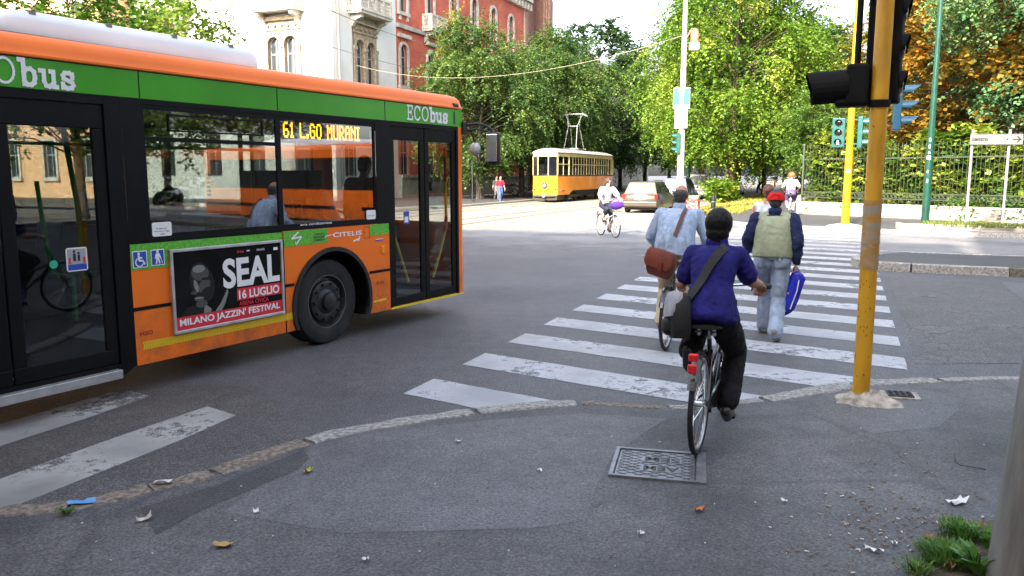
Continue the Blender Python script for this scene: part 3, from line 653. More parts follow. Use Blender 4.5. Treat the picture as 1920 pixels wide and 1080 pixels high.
mb = MB(); cornice(mb, fB, -LO, .5, 19.6); mb.build('cornice', M_TRIMW, bo)
for (a, b, w, r_, c_) in rw:
    for c in c_: window(bo, fB, c, w, a, b, r_, -.2)
# ---- unseen blocks added behind the camera, heights set so their shadow covers the crossing
for (nm, lab, b0, b1, h, m_) in (('shade_block', 'unseen cream apartment block added behind the viewpoint to shade the crossing', -46., -.5, 20.3, M_WHITEW), ('tall_shade_block', 'taller unseen cream corner block added behind the viewpoint on the right for shade', .0, 24., 23.4, M_OCHRE)):
    o = thing(nm, lab, 'building', AB(-9.5, b0, .0), ROTA)
    L_ = b1 - b0; mb = MB(); fC = lambda u, z, d: Vector((u, d, z)); cs = [2.2 + 3.9 * i for i in range(int((L_ - 2.5) / 3.9) + 1)]
    rw = [(1, 3.6, 1.6, 0, cs)] + [(5.4 + 3.6 * k, 7.6 + 3.6 * k, 1.2, 0, cs) for k in range(4)]
    facade(mb, fC, L_, h, rw, 0); mb.quad((0, -12, h), (L_, -12, h), (L_, 0, h), (0, 0, h)); mb.quad((0, 0, 0), (0, -12, 0), (0, -12, h), (0, 0, h)); mb.quad((L_, 0, 0), (L_, -12, 0), (L_, -12, h), (L_, 0, h)); mb.quad((0, -12, 0), (L_, -12, 0), (L_, -12, h), (0, -12, h))
    mb.build('wall', m_, o)
    for (a, b, w, r_, c_) in rw:
        for c in c_: mb = MB(); mb.quad(*[fC(u, v, -.2) for u, v in arch_pts(c, w, a, b, 0)]); mb.build('window', M_PANE, o)
# ---------------------------------------------------------------- trees
BARK = mat('bark', (.050, .040, .032), .95, var=.5, vs=8, bump=1, bs=18, stretch=(1, 1, .25))
BARKL = mat('pale bark', (.085, .060, .040), .95, var=.4, vs=7, bump=1, bs=16, stretch=(1, 1, .3))
L_ELM = leaf_mat('elm leaves', (.032, .078, .018), (.105, .175, .038), (.18, .23, .05), transl=.4)
L_DARK = leaf_mat('dark leaves', (.018, .045, .014), (.050, .095, .028))
L_LIME = leaf_mat('yellow green leaves', (.055, .135, .014), (.185, .285, .030), (.36, .38, .07), transl=.42)
L_GREEN = leaf_mat('fresh green leaves', (.055, .120, .020), (.13, .215, .04), (.22, .27, .05), transl=.4)
L_RUST = leaf_mat('rusty chestnut leaves', (.10, .085, .012), (.34, .19, .025), (.42, .16, .02), transl=.4)
L_GOLD = leaf_mat('golden leaves', (.09, .13, .018), (.27, .27, .035), (.38, .19, .02), transl=.4)
L_BLUE = leaf_mat('bluish green leaves', (.050, .135, .050), (.16, .28, .11), (.27, .33, .08), transl=.35)
def leafmesh(name, sprays, m, rnd, size, droop, per=11, length=1.1, up=.3, aspect=.42):
    "sprays = list of (origin, direction): twigs that curve down, set with leaves on both sides"
    vs = []; fs = []; var = []
    for (o, d, tone) in sprays:
        d = Vector(d).normalized(); p = Vector(o); L = length * rnd.uniform(.6, 1.25); st = L / per
        side = d.cross(Vector((0, 0, 1)))
        side = side.normalized() if side.length > .05 else Vector((1, 0, 0))
        tw = rnd.uniform(-.9, .9); tn = min(1, max(0, tone + rnd.gauss(0, .08)))
        for k in range(per):
            p = p + d * st; d = (d + Vector((rnd.gauss(0, .12), rnd.gauss(0, .12), -droop * st + rnd.gauss(0, .06)))).normalized()
            for sgn in (-1, 1):
                if rnd.random() < .12: continue
                ax = (side * sgn * rnd.uniform(.6, 1.1) + d * rnd.uniform(.2, .9) + Vector((0, 0, rnd.uniform(-.5, .25)))).normalized()
                nrm = (Vector((0, 0, 1)) + side * tw * .8 + Vector((rnd.gauss(0, .45), rnd.gauss(0, .45), rnd.gauss(0, .3)))).normalized()
                b = ax.cross(nrm)
                if b.length < .1: b = Vector((1, 0, 0))
                b.normalize(); s = size * rnd.uniform(.6, 1.3); q = p + Vector((rnd.gauss(0, .05), rnd.gauss(0, .05), rnd.gauss(0, .05)))
                i = len(vs); w = b * s * aspect
                vs += [q, q + ax * s * .5 + w + nrm * s * .06, q + ax * s, q + ax * s * .5 - w + nrm * s * .06]; fs.append((i, i + 1, i + 2, i + 3))
                var.append(min(1, max(0, tn + rnd.gauss(0, .16))))
    me = bpy.data.meshes.new(name); me.from_pydata([tuple(v) for v in vs], [], fs); me.materials.append(m)
    a = me.attributes.new('leafvar', 'FLOAT', 'FACE'); a.data.foreach_set('value', var); me.update()
    return me
def make_tree(seed, m, bark, H=12., trunk_h=3.4, cr=4.2, shape='round', nclump=55, per=11, size=.24, droop=.5, length=1.2, spread=18, trunk_r=.22, lean=0., aspect=.42, gaps=.15):
    rnd = random.Random(seed); tb = MB(); sprays = []
    top = Vector((lean, 0, H * .82)); pts = [Vector((0, 0, -.1)), Vector((0, 0, .5)), Vector((lean * .3 + rnd.gauss(0, .08), rnd.gauss(0, .08), trunk_h)), Vector((lean * .6 + rnd.gauss(0, .2), rnd.gauss(0, .2), H * .55)), top]
    tb.tube(pts, [trunk_r * 1.35, trunk_r, trunk_r * .85, trunk_r * .5, .03], 9)
    clumps = []
    cz = (trunk_h * .8 + H) / 2; hz = (H - trunk_h * .8) / 2
    k = 0
    while len(clumps) < nclump and k < 9000:
        k += 1
        u = Vector((rnd.uniform(-1, 1), rnd.uniform(-1, 1), rnd.uniform(-1, 1)))
        l = u.length
        if l > 1 or l < .35: continue
        if rnd.random() > .25 + .75 * l: continue
        wz = u.z
        prof = {'round': 1.0, 'cone': .95 - .45 * wz, 'column': 1.0, 'umbrella': .85 + .3 * wz, 'pear': 1 - .3 * wz}[shape]
        p = Vector((u.x * cr * prof, u.y * cr * prof, cz + wz * hz))
        p += Vector((rnd.gauss(0, .35), rnd.gauss(0, .35), rnd.gauss(0, .3)))
        if any((p - q).length < cr * gaps for q, _ in clumps): continue
        clumps.append((p, rnd.uniform(.15, .85)))
    for (p, tone) in clumps:
        zt = max(trunk_h * .75, p.z - rnd.uniform(.8, 2.4)); t = min(1, zt / (H * .82)); base = Vector((lean * t, 0, zt))
        mid = base.lerp(p, .55) + Vector((0, 0, .35)); r0 = trunk_r * (.30 - .18 * t)
        tb.tube([base, mid, p], [r0, r0 * .6, .02], 5, caps=False)
        out = Vector((p.x - lean * t, p.y, (p.z - cz) * .4)); out = out.normalized() if out.length > .1 else Vector((1, 0, 0))
        for _ in range(spread):
            d = Vector((rnd.gauss(0, 1), rnd.gauss(0, 1), rnd.gauss(.15, .6))).normalized() + out * .55
            sprays.append((p + Vector((rnd.gauss(0, .32), rnd.gauss(0, .32), rnd.gauss(0, .28))) * cr / 4, d, tone))
    tm = tb.build('trunk', bark, None, smooth=60); tme = tm.data; bpy.data.objects.remove(tm)
    cm = leafmesh('crown', sprays, m, rnd, size, droop, per, length, aspect=aspect)
    return tme, cm
KINDS = {}
def kind(name, *a, **k): KINDS[name] = make_tree(*a, **k)
kind('elm', 11, L_ELM, BARK, H=13, trunk_h=2.6, cr=4.6, shape='pear', nclump=95, droop=1.1, size=.165, length=1.5, spread=26, aspect=.36, per=15, gaps=.12)
kind('elm_b', 12, L_ELM, BARK, H=12, trunk_h=3, cr=4.2, shape='round', nclump=85, droop=1.0, size=.165, length=1.4, spread=26, aspect=.36, per=15, gaps=.12)
kind('dark', 13, L_DARK, BARK, H=15, trunk_h=3, cr=4.8, nclump=60, droop=.6, size=.32, length=1.3, spread=14)
kind('lime', 14, L_LIME, BARKL, H=15, trunk_h=2.4, cr=4.9, shape='pear', nclump=120, droop=1.1, size=.155, length=1.6, spread=30, gaps=.12, per=16, aspect=.36)
kind('lime_b', 15, L_LIME, BARKL, H=13, trunk_h=3.2, cr=4.2, nclump=84, droop=1.0, size=.155, length=1.5, spread=30, gaps=.13, per=16, aspect=.36)
kind('green', 16, L_GREEN, BARK, H=13, trunk_h=3, cr=4.6, nclump=75, droop=.8, size=.20, length=1.4, spread=20, per=13, aspect=.38)
kind('rust', 17, L_RUST, BARK, H=13, trunk_h=3.2, cr=4.6, nclump=58, droop=.5, size=.22, length=1.2, spread=20, per=13, aspect=.45)
kind('gold', 18, L_GOLD, BARK, H=12, trunk_h=3, cr=3.8, nclump=42, droop=.5, size=.21, length=1.2, spread=17, per=12, aspect=.45)
kind('blue', 19, L_BLUE, BARK, H=12.5, trunk_h=3.4, cr=5.2, nclump=80, droop=1.0, size=.16, length=1.6, spread=27, per=16, aspect=.36)
kind('plane', 20, L_LIME, BARKL, H=12, trunk_h=3.6, cr=4.6, nclump=56, droop=.5, size=.22, length=1.2, spread=16, aspect=.5, gaps=.16)
kind('sapling', 21, L_ELM, BARK, H=4.6, trunk_h=1.7, cr=1.5, nclump=16, droop=.9, size=.20, length=.9, spread=10, trunk_r=.06)
def tree(kd, nm, label, loc, rot=0., s=1., sz=None, group=None, lean=0.):
    t = thing(nm, label, 'tree', loc, rot, group); t.scale = (s, s, sz or s); t.rotation_euler[1] = lean
    for n, me in zip(('trunk', 'crown'), KINDS[kd]):
        o = bpy.data.objects.new(n, me); COL.objects.link(o); o.parent = t
    return t
GR = 'trees along the avenue'
# row in front of the palazzi
tree('elm', 'elm_tree', 'feathery dark green elm in front of the red palazzo, nearest tree of its row', AB(51.0, -23.8, .1), .3, .92, .90, GR)
tree('elm_b', 'elm_tree', 'drooping elm just left of the tram, lower branches hanging over the pavement', AB(57.5, -23.2, .1), 1.2, 1.0, .96, GR)
tree('gold', 'poplar_tree', 'slim yellow-green tree top rising before the red palazzo windows', AB(54.5, -27.0, .1), 2.0, .50, 1.12, GR)
tree('elm', 'elm_tree', 'tall dense elm below the brown brick gable', AB(65, -23.8, .1), 2.2, 1.0, 1.02, GR)
tree('elm_b', 'elm_tree', 'dark elm behind the tram roof, left of its pantograph', AB(72, -23.8, .1), 3.9, 1.05, 1.1, GR)
for i, (a, b, s, k, l) in enumerate(((79, -23.6, 1.1, 'dark', 'dark tree above the tram pantograph'), (88, -23.6, 1.1, 'elm', 'mid green tree right of the tram pantograph'), (99, -23.4, 1.15, 'dark', 'deep green tree closing the left row behind the tram'), (112, -23, 1.2, 'elm_b', 'far elm behind the lamp post end of the left row'), (128, -23, 1.3, 'dark', 'most distant dark tree of the left row'))):
    tree(k, 'avenue_tree', l, AB(a, b, .1), i * 1.7, s, None, GR)
tree('sapling', 'young_tree', 'young drooping street tree behind the pedestrian in the red shirt', AB(52.5, -24.2, .1), .4, 1.0, .8)
# sunlit trees right of the tram street
GL = 'sunlit trees at the park edge'
tree('lime', 'hackberry_tree', 'big bright yellow-green tree behind the lamp post with the blue road sign', AB(56.0, -7.3, .1), .5, 1.12, 1.2, GL)
tree('lime_b', 'hackberry_tree', 'bright yellow-green tree on the lawn, right-hand neighbour of the biggest one', AB(60.0, -7.6, .1), 2.5, 1.0, 1.15, GL)
tree('lime_b', 'hackberry_tree', 'sunlit leaning tree at the left edge of the bright tree group, over the parked cars', AB(62.0, -10.2, .1), 4.1, 1.05, 1.1, GL)
tree('green', 'hackberry_tree', 'fresh green tree behind the bright trees, above the walkway', AB(72, -6.6, .1), 1.1, 1.0, 1.05, GL)
for i, (a, b, k, s, l) in enumerate(((72, -12, 'lime_b', 1.0, 'yellow-green tree over the far parked van'), (82, -10, 'green', 1.15, 'green tree at the far end of the parked cars'), (94, -11.5, 'elm', 1.2, 'deep green tree closing the avenue beyond the cars'), (84, -4.2, 'dark', 1.1, 'dark tree left over the park walkway'), (100, -3.4, 'dark', 1.2, 'dark tree at the end of the park walkway'), (78, .5, 'gold', .95, 'golden tree right over the park walkway'), (92, 3, 'elm_b', .95, 'shady elm right of the walkway end'), (116, -8, 'dark', 1.4, 'last dark tree of the avenue'), (112, 6, 'dark', 1.0, 'dark tree deep in the park'))):
    tree(k, 'avenue_tree', l, AB(a, b, .1), 1 + i * 1.3, s, None, GL)
# park trees behind the fence
GP = 'park trees behind the fence'
for i, (a, b, k, nm, s, sz, l) in enumerate((
    (49, -1.4, 'green', 'park_tree', .55, .50, 'small green tree over the fence corner at the walkway'), (60, .4, 'gold', 'park_tree', 1.0, .95, 'yellowing tree behind the far yellow signal post'),
    (50, 5.2, 'rust', 'chestnut_tree', 1.05, 1.1, 'rust-brown chestnut behind the green lamp post'), (56, 7.6, 'rust', 'chestnut_tree', 1.0, 1.2, 'orange-brown chestnut between lamp post and direction sign'),
    (66, 6, 'gold', 'park_tree', 1.2, 1.35, 'golden tree far behind the black signal head'), (43, 10.3, 'blue', 'park_tree', 1.2, 1.2, 'bluish green spreading tree above the direction sign'),
    (41.5, 18.5, 'green', 'park_tree', 1.1, 1.1, 'green tree at the right edge of the picture'), (70, 14, 'rust', 'chestnut_tree', 1.4, 1.4, 'brown chestnut deep in the park'), (62, 22, 'green', 'park_tree', 1.5, 1.4, 'big green tree deep in the park on the right'), (84, 12, 'dark', 'park_tree', 1.6, 1.4, 'tall dark tree at the back of the park'))):
    tree(k, nm, l, AB(a, b, .1), .4 + i * 2.1, s, sz, GP)
mb = MB(); mb.tube([(0, 0, -.1), (.05, 0, 2.2), (-.25, .1, 6.5)], [.36, .3, .16], 9); mb.tube([(.05, 0, 1.0), (.5, .1, 3.2), (1.0, .2, 6.0)], [.26, .2, .1], 8)
tt = thing('chestnut_tree', 'thick forked bare tree trunk behind the fence beside the direction sign', 'tree', AB(42.5, 6.9, .1)); mb.build('trunk', BARK, tt, smooth=60)
_, cmz = make_tree(33, L_RUST, BARK, H=9, trunk_h=6.4, cr=2.0, nclump=12, size=.28, spread=12); oo = bpy.data.objects.new('crown', cmz); COL.objects.link(oo); oo.parent = tt
# tree on the left above the bus roof
tree('plane', 'plane_tree', 'light leafy tree standing behind the bus roof in front of the ochre house', AB(31.0, -32.0, .1), .9, .86, .92)
tree('plane', 'plane_tree', 'leafy tree top at the left edge of the picture above the bus', AB(24.0, -29.5, .1), 3.3, .9, .9)
# trees beside the viewpoint on the right, seen in the bus windows
for (a, b, k, l) in ((9.0, 27.0, 'dark', 'dark street tree to the right, mirrored in the bus windows'), (12.0, 36.0, 'green', 'green street tree to the right, mirrored in the bus windows'), (27, 27, 'elm_b', 'roadside elm to the far right, mirrored in the bus windows'), (26.5, 38, 'dark', 'shady roadside tree to the far right, mirrored in the bus windows'), (6.2, 16.5, 'dark', 'nearest roadside tree to the right, mirrored in the bus windows'), (2.5, 24, 'elm', 'dense roadside tree before the corner block, mirrored in the bus windows'), (-2.5, 19, 'dark', 'shady tree close to the corner block, mirrored in the bus windows'), (-1, 31, 'elm_b', 'roadside tree beyond the corner block, mirrored in the bus windows'), (5, 44, 'dark', 'last dark roadside tree to the right, mirrored in the bus windows'), (18, 50, 'dark', 'dark tree closing the cross street, mirrored in the bus windows')):
    tree(k, 'street_tree', l, AB(a, b, .1), a, 1.0, .9, 'street trees to the right of the viewpoint')
# hedge behind the fence, low shrubs before the wall
M_HEDGE = leaf_mat('hedge leaves', (.055, .125, .015), (.22, .28, .03), (.36, .36, .05), transl=.40)
def hedge(name, label, p0, p1, h, t, n, size, seed, z0=.1, cat='hedge', m=None):
    rnd = random.Random(seed); d = p1 - p0; L = d.length; d.normalize(); nr = Vector((-d.y, d.x, 0)); sp = []
    for i in range(n):
        u = rnd.random() * L; z = rnd.random() ** .8 * h * (1 + .12 * math.sin(u * 1.3) + .08 * math.sin(u * 3.1)); w = rnd.uniform(-.5, .5) * t
        tone = min(.95, max(.05, .5 + .3 * math.sin(u * 1.9 + z * 2.3) + rnd.gauss(0, .2)))
        sp.append((d * u + nr * w + Vector((0, 0, z)), Vector((rnd.gauss(0, .6), rnd.gauss(0, .6), rnd.gauss(.3, .6))) - nr * .8, tone))
    me = leafmesh('foliage', sp, m or M_HEDGE, rnd, size, .5, 6, .5, aspect=.5)
    root = thing(name, label, cat, (p0.x, p0.y, z0)); o = bpy.data.objects.new('foliage', me); COL.objects.link(o); o.parent = root
    mb = MB(); k = int(L / .6)
    for i in range(k):
        q = d * (i + .5) * .6 + nr * rnd.uniform(-.2, .2); mb.tube([q, q + Vector((rnd.gauss(0, .1), rnd.gauss(0, .1), h * .8))], [.03, .012], 5)
    mb.build('stems', BARK, root)
    return root
hedge('hedge', 'tall leafy hedge growing behind the iron park fence', AB(38.6, -1.2, 0), AB(31.4, 13.0, 0), 3.0, 1.1, 7000, .21, 8)
hedge('hedge', 'long dark hedge beside the cross street to the right, mirrored in the bus windows', AB(25.5, 30, 0), AB(14, 62, 0), 3.6, 1.6, 2600, .3, 18, m=L_DARK)
hedge('shrub', 'low trimmed green shrubs in front of the fence wall by the direction sign', AB(35.05, 3.6, 0), AB(31.6, 9.8, 0), .62, .5, 700, .10, 9, cat='shrub', m=leaf_mat('shrub leaves', (.03, .085, .02), (.10, .19, .035)))
hedge('bush', 'yellowish sunlit bush around the trunks at the lawn edge', AB(49, -7.6, 0), AB(55, -7.2, 0), 1.15, 1.0, 300, .2, 10, cat='bush', m=L_LIME)
# ---------------------------------------------------------------- the bus (local x forward, y to its left, z up; origin under its right front wheel)
ORANGE = mat('orange bus paint', (.88, .175, .012), .45, var=.06, vs=1.2, coat=.04, bump=.02, bs=6, spec=.3)
GREENB = mat('green bus paint', (.05, .32, .014), .32, var=.14, vs=1.0, coat=.08, spec=.3)
BLACKG = mat('black bus frame', (.0055, .0055, .006), .55, var=.3, vs=2, spec=.14)
RUBBER = mat('rubber', (.014, .014, .015), .75, var=.5, vs=6, bump=.2, bs=30)
WHITEP = mat('white enamel', (.78, .79, .80), .3, var=.06, vs=1.5)
SILVER = mat('brushed aluminium', (.55, .55, .56), .38, .7, var=.15, vs=8)
CHROME = mat('chrome', (.62, .63, .64), .12, 1.)
BGLASS = glass_mat('tinted bus glass', (.34, .38, .37), .24)
DGLASS = glass_mat('door glass', (.60, .64, .63), .05, blend=.12)
DKGLASS = glass_mat('middle door glass', (.42, .46, .45), .06, blend=.15)
INTER = mat('bus interior lining', (.22, .23, .23), .7)
FLOORM = mat('bus floor', (.05, .05, .055), .8)
SEATM = mat('seat plastic', (.05, .12, .11), .6, var=.2, vs=8)
GPOLE = mat('green grab pole', (.03, .32, .06), .35)
YPOLE = mat('yellow grab pole', (.85, .62, .02), .4)
WHEELM = mat('dark wheel disc', (.028, .028, .030), .45, .3, var=.5, vs=9, bump=.15, bs=20)
WHITE = mat('white lettering', (.80, .80, .80), .5)
BLACK = mat('matt black', (.012, .012, .013), .6)
REDP = mat('red print', (.62, .02, .04), .5)
DREDP = mat('dark red print', (.30, .01, .02), .5)
BLUEP = mat('blue sign', (.015, .07, .42), .4)
YELP = mat('yellow reflective', (.80, .56, .02), .4)
AMBER = mat('amber LED', (1., .40, .012), .5, emit=2.2)
AMBERL = mat('amber lamp', (.9, .30, .01), .25)
REDL = mat('red lamp lens', (.65, .012, .012), .2, coat=.5)
TEALD = mat('teal button', (.03, .42, .24), .4)
GREYP = [mat('portrait tone %s' % n, (v, v, v * .97), .7, spec=.1) for n, v in (('dark', .022), ('mid', .085), ('light', .22))]
def grime(m, col, z0, z1, amt):
    "road dirt thrown up on the lower panels"
    nt = m.node_tree; L = nt.links; b = nt.nodes['Principled BSDF']; src = b.inputs['Base Color'].links[0].from_socket
    tc = nn(nt, 'ShaderNodeTexCoord'); sx = nn(nt, 'ShaderNodeSeparateXYZ'); L.new(tc.outputs['Object'], sx.inputs[0]); q = nn(nt, 'ShaderNodeMapRange'); q.inputs[1].default_value = z0; q.inputs[2].default_value = z1; q.inputs[3].default_value = 1; q.inputs[4].default_value = 0; L.new(sx.outputs[2], q.inputs[0])
    nz = nn(nt, 'ShaderNodeTexNoise'); nz.inputs['Scale'].default_value = 5; nz.inputs['Detail'].default_value = 8; nz.inputs['Roughness'].default_value = .7; L.new(tc.outputs['Object'], nz.inputs['Vector']); r = nn(nt, 'ShaderNodeMapRange'); r.inputs[1].default_value = .36; r.inputs[2].default_value = .66; r.inputs[4].default_value = amt; L.new(nz.outputs[0], r.inputs[0])
    mu = nn(nt, 'ShaderNodeMath', operation='MULTIPLY'); L.new(q.outputs[0], mu.inputs[0]); L.new(r.outputs[0], mu.inputs[1]); mx = nn(nt, 'ShaderNodeMix', data_type='RGBA'); mx.inputs[7].default_value = (*col, 1); L.new(mu.outputs[0], mx.inputs[0]); L.new(src, mx.inputs[6]); L.new(mx.outputs[2], b.inputs['Base Color'])
grime(ORANGE, (.16, .085, .045), .22, 1.0, .75)
def rounded_outline(s0, s1, W, rf, rb, scols_r, scols_l, nf=6):
    pts = []   # (x, y, tag)
    for s in scols_r: pts.append((s, 0., 'r'))
    for i in range(nf + 1): a = -math.pi / 2 + math.pi / 2 * i / nf; pts.append((s1 - rf + rf * math.cos(a), rf + rf * math.sin(a), 'f'))
    for i in range(nf + 1): a = math.pi / 2 * i / nf; pts.append((s1 - rf + rf * math.cos(a), W - rf + rf * math.sin(a), 'f'))
    for s in scols_l: pts.append((s, W, 'l'))
    for i in range(5): a = math.pi / 2 + math.pi / 2 * i / 4; pts.append((s0 + rb + rb * math.cos(a), W - rb + rb * math.sin(a), 'b'))
    for i in range(5): a = math.pi + math.pi / 2 * i / 4; pts.append((s0 + rb + rb * math.cos(a), rb + rb * math.sin(a), 'b'))
    return pts
bus = thing('city_bus', 'orange city bus with green roof band and a concert poster on its side', 'bus', at(618, 648), R(90 - 30.8))
BW_ = 2.45
SR = [-9.05, -8.0, -6.1, -4.15, -2.28, -2.10, -.61, .84, 1.05, 2.50]
SL = [2.3, 1.0, -.61, -2.2, -3.8, -5.4, -7.0, -8.6]
OUT = rounded_outline(-9.2, 2.72, BW_, .2, .14, SR, SL)
NO = len(OUT)
def onorm(i):
    a = Vector(OUT[i - 1][:2]); b = Vector(OUT[(i + 1) % NO][:2]); d = (b - a).normalized(); return Vector((d.y, -d.x))
ROWS = [(.25, 0), (.73, 0), (1.20, 0), (1.31, 0), (2.43, 0), (2.47, 0), (2.69, 0), (2.70, -.012), (2.715, -.012), (2.74, .006), (2.765, .012), (2.81, .03), (2.85, .075), (2.88, .16), (2.90, .36)]
mb = MB(); vs = []; WS = []
for (z, ins) in ROWS:
    for i in range(NO):
        n = onorm(i); vs.append((OUT[i][0] - n.x * ins, OUT[i][1] - n.y * ins, z))
mb.v = vs
for r in range(len(ROWS) - 1):
    z0, z1 = ROWS[r][0], ROWS[r + 1][0]
    for i in range(NO):
        j = (i + 1) % NO; s0, s1 = sorted((OUT[i][0], OUT[j][0])); side = OUT[i][2] + OUT[j][2]; mi = 0
        if side == 'rr' or (side == 'rf'):
            door = (abs(s0 - -4.15) < .01) or (abs(s0 - 1.05) < .01)
            if door and z0 < 2.46: continue
            if z0 < 1.3 and abs(s0 + .61) < .01: continue
            if 1.3 < z0 < 2.42 and s0 in (-9.05, -8.0, -6.1, -2.10, -.61): continue
            if z0 >= 1.19 and z0 < 2.46 and s0 < 1.06: mi = 2
            if 2.46 < z0 < 2.68: mi = 1
        elif side == 'll':
            if 1.3 < z0 < 2.42 and s0 < 2.2: continue
            if 2.42 < z0 < 2.68: mi = 0
            if z0 < .7: mi = 0
        else:
            if OUT[i][2] == 'f' and OUT[j][2] == 'f':
                if s0 > 2.66 and 1.19 < z0 < 2.46: WS.append((OUT[i], OUT[j], z0, z1)); continue
                if 2.46 < z0 < 2.68: mi = 1
        mb.f.append([r * NO + i, r * NO + j, (r + 1) * NO + j, (r + 1) * NO + i]); mb.m.append(mi)
mb.f.append([(len(ROWS) - 1) * NO + i for i in range(NO)]); mb.m.append(0)
# right wheel-arch panel
ac, ar, azc = .09, .57, .46
arc = [(ac + ar * math.cos(t), azc + ar * math.sin(t)) for t in [math.pi + .38 - (math.pi + .76) * k / 24 for k in range(25)]]
arc = [(u, max(.25, v)) for u, v in arc]
up = [(-.61, .25), (-.61, 1.31), (.84, 1.31), (.84, .25)]
h = 12
L_ = arc[:h + 1]; R_ = arc[h:]
for A_, cor in ((L_, [(-.61, .25), (-.61, 1.31)]), (R_, [(.84, 1.31), (.84, .25)])):
    if cor[0][0] < 0:
        fan = [(cor[1][0], cor[1][1])]; poly = [cor[0]] + A_ + [(ac, 1.31), cor[1]]
    else: poly = A_ + [cor[1], cor[0], (ac, 1.31)]
    mb.add([(u, 0, v) for u, v in poly], [list(range(len(poly)))], 0)
for k in range(24): (u0, v0), (u1, v1) = arc[k], arc[k + 1]; mb.add([(u0, 0, v0), (u1, 0, v1), (u1, .42, v1), (u0, .42, v0)], [[0, 1, 2, 3]], 2)
body = mb.build('body', [ORANGE, GREENB, BLACKG], bus, smooth=35)
mb2 = MB()
for (p, q, z0, z1) in WS: mb2.quad((p[0], p[1], z0), (q[0], q[1], z0), (q[0], q[1], z1), (p[0], p[1], z1))
mb2.build('windscreen', glass_mat('windscreen glass', (.75, .78, .77), .05, blend=.15), bus, recalc=False)
# black rubber lip round the arch, seams, skirt bottom, under-body
mb = MB()
for k in range(24):
    (u0, v0), (u1, v1) = arc[k], arc[k + 1]
    def o_(u, v, d): q = Vector((u - ac, v - azc)); q = q.normalized() * (q.length + d); return (ac + q.x, max(.252, azc + q.y))
    p = [o_(u0, v0, 0), o_(u1, v1, 0), o_(u1, v1, .045), o_(u0, v0, .045)]
    mb.prism(p, lambda u, v, w: (u, w, v), -.022, .03)
mb.build('wheel_arch_trim', RUBBER, bus, smooth=40)
mb = MB()
for (a, b) in ((-9.0, -4.16), (-2.285, -.48), (.68, 1.045)): mb.box2(a, b, -.004, .01, .715, .745)
mb.box2(-.616, -.604, -.0035, .01, .25, 1.2)
for s in (-2.10, -.61, 1.02): mb.box2(s - .004, s + .004, -.003, .01, 2.475, 2.688)
mb.box2(-9, 2.5, -.004, .01, 2.686, 2.698)
mb.box2(-2.285, 1.045, -.003, .008, 1.285, 1.312)
mb.build('panel_seam', BLACKG, bus)
mb = MB(); mb.box2(-9.1, -.5, .06, 2.4, .26, .33); mb.box2(.7, 2.6, .06, 2.4, .26, .33); mb.box2(-.5, .7, .5, 1.95, .30, .33); mb.box2(-8.9, -3, .5, 1.9, .16, .26); mb.box2(-.47, .64, .45, .47, .25, 1.0); mb.box2(-.47, .64, 1.98, 2.0, .25, 1.0)
mb.build('underbody', BLACK, bus)
mb = MB()
for (a, b, c, d) in ((-9.1, -6.62, .03, 2.42), (-5.48, -.48, .03, 2.42), (.66, 2.6, .03, 2.42), (-6.62, -5.48, .47, 1.98), (-.48, .66, .47, 1.98)): mb.box2(a, b, c, d, .34, .36)
mb.build('floor', FLOORM, bus)
mb = MB(); mb.box2(-9.1, 2.6, .05, 2.4, 2.60, 2.62); mb.box2(-9.1, -4.2, .03, .05, .36, 1.29); mb.box2(-2.2, -.5, .03, .05, .36, 1.29); mb.box2(-9.1, 2.5, 2.40, 2.42, .36, 1.29); mb.box2(-9.1, -9.08, .1, 2.3, .36, 2.6)
mb.build('interior_lining', INTER, bus)
def wheel(name, c, r, w, parent, n=40):
    mb = MB(); c = Vector(c)
    mb.lathe([(r * .60, 0), (r * .66, -.012), (r * .9, -.018), (r * .97, -.005), (r, .03), (r, w - .03), (r * .97, w), (r * .6, w)], c, (0, 1, 0), n)
    t = mb.build(name, RUBBER, parent, smooth=35)
    mb = MB(); mb.lathe([(r * .63, .0), (r * .61, -.006), (r * .585, .012), (r * .56, .05), (r * .50, .045), (r * .48, .015), (r * .40, .0), (r * .30, .012), (r * .28, .005), (r * .22, -.01), (r * .20, -.05), (r * .13, -.062), (0.001, -.065)], c, (0, 1, 0), n)
    for k in range(10):
        a = 2 * math.pi * k / 10; p = c + Vector((math.cos(a) * r * .42, -.005, math.sin(a) * r * .42)); mb.cyl(p + Vector((0, .02, 0)), p + Vector((0, -.022, 0)), .017, .013, 6)
    mb.build('rim', WHEELM, t, smooth=40)
    mb = MB(); mb.torus(c + Vector((0, -.002, 0)), (0, 1, 0), r * .62, .006, 40, 6); mb.build('rim_edge', mat('worn rim edge', (.16, .16, .16), .5, .5), t, smooth=60)
    return t
wheel('wheel', (.09, .10, .468), .468, .28, bus)
for c in ((-6.05, .10, .468),): wheel('wheel', c, .468, .28, bus)
wl = wheel('wheel', (0, 0, 0), .468, .28, bus); wl.location = (.09, 2.35, .468); wl.rotation_euler = (0, 0, math.pi)
wl = copy_tree(wl, bus); wl.location = (-6.05, 2.35, .468)
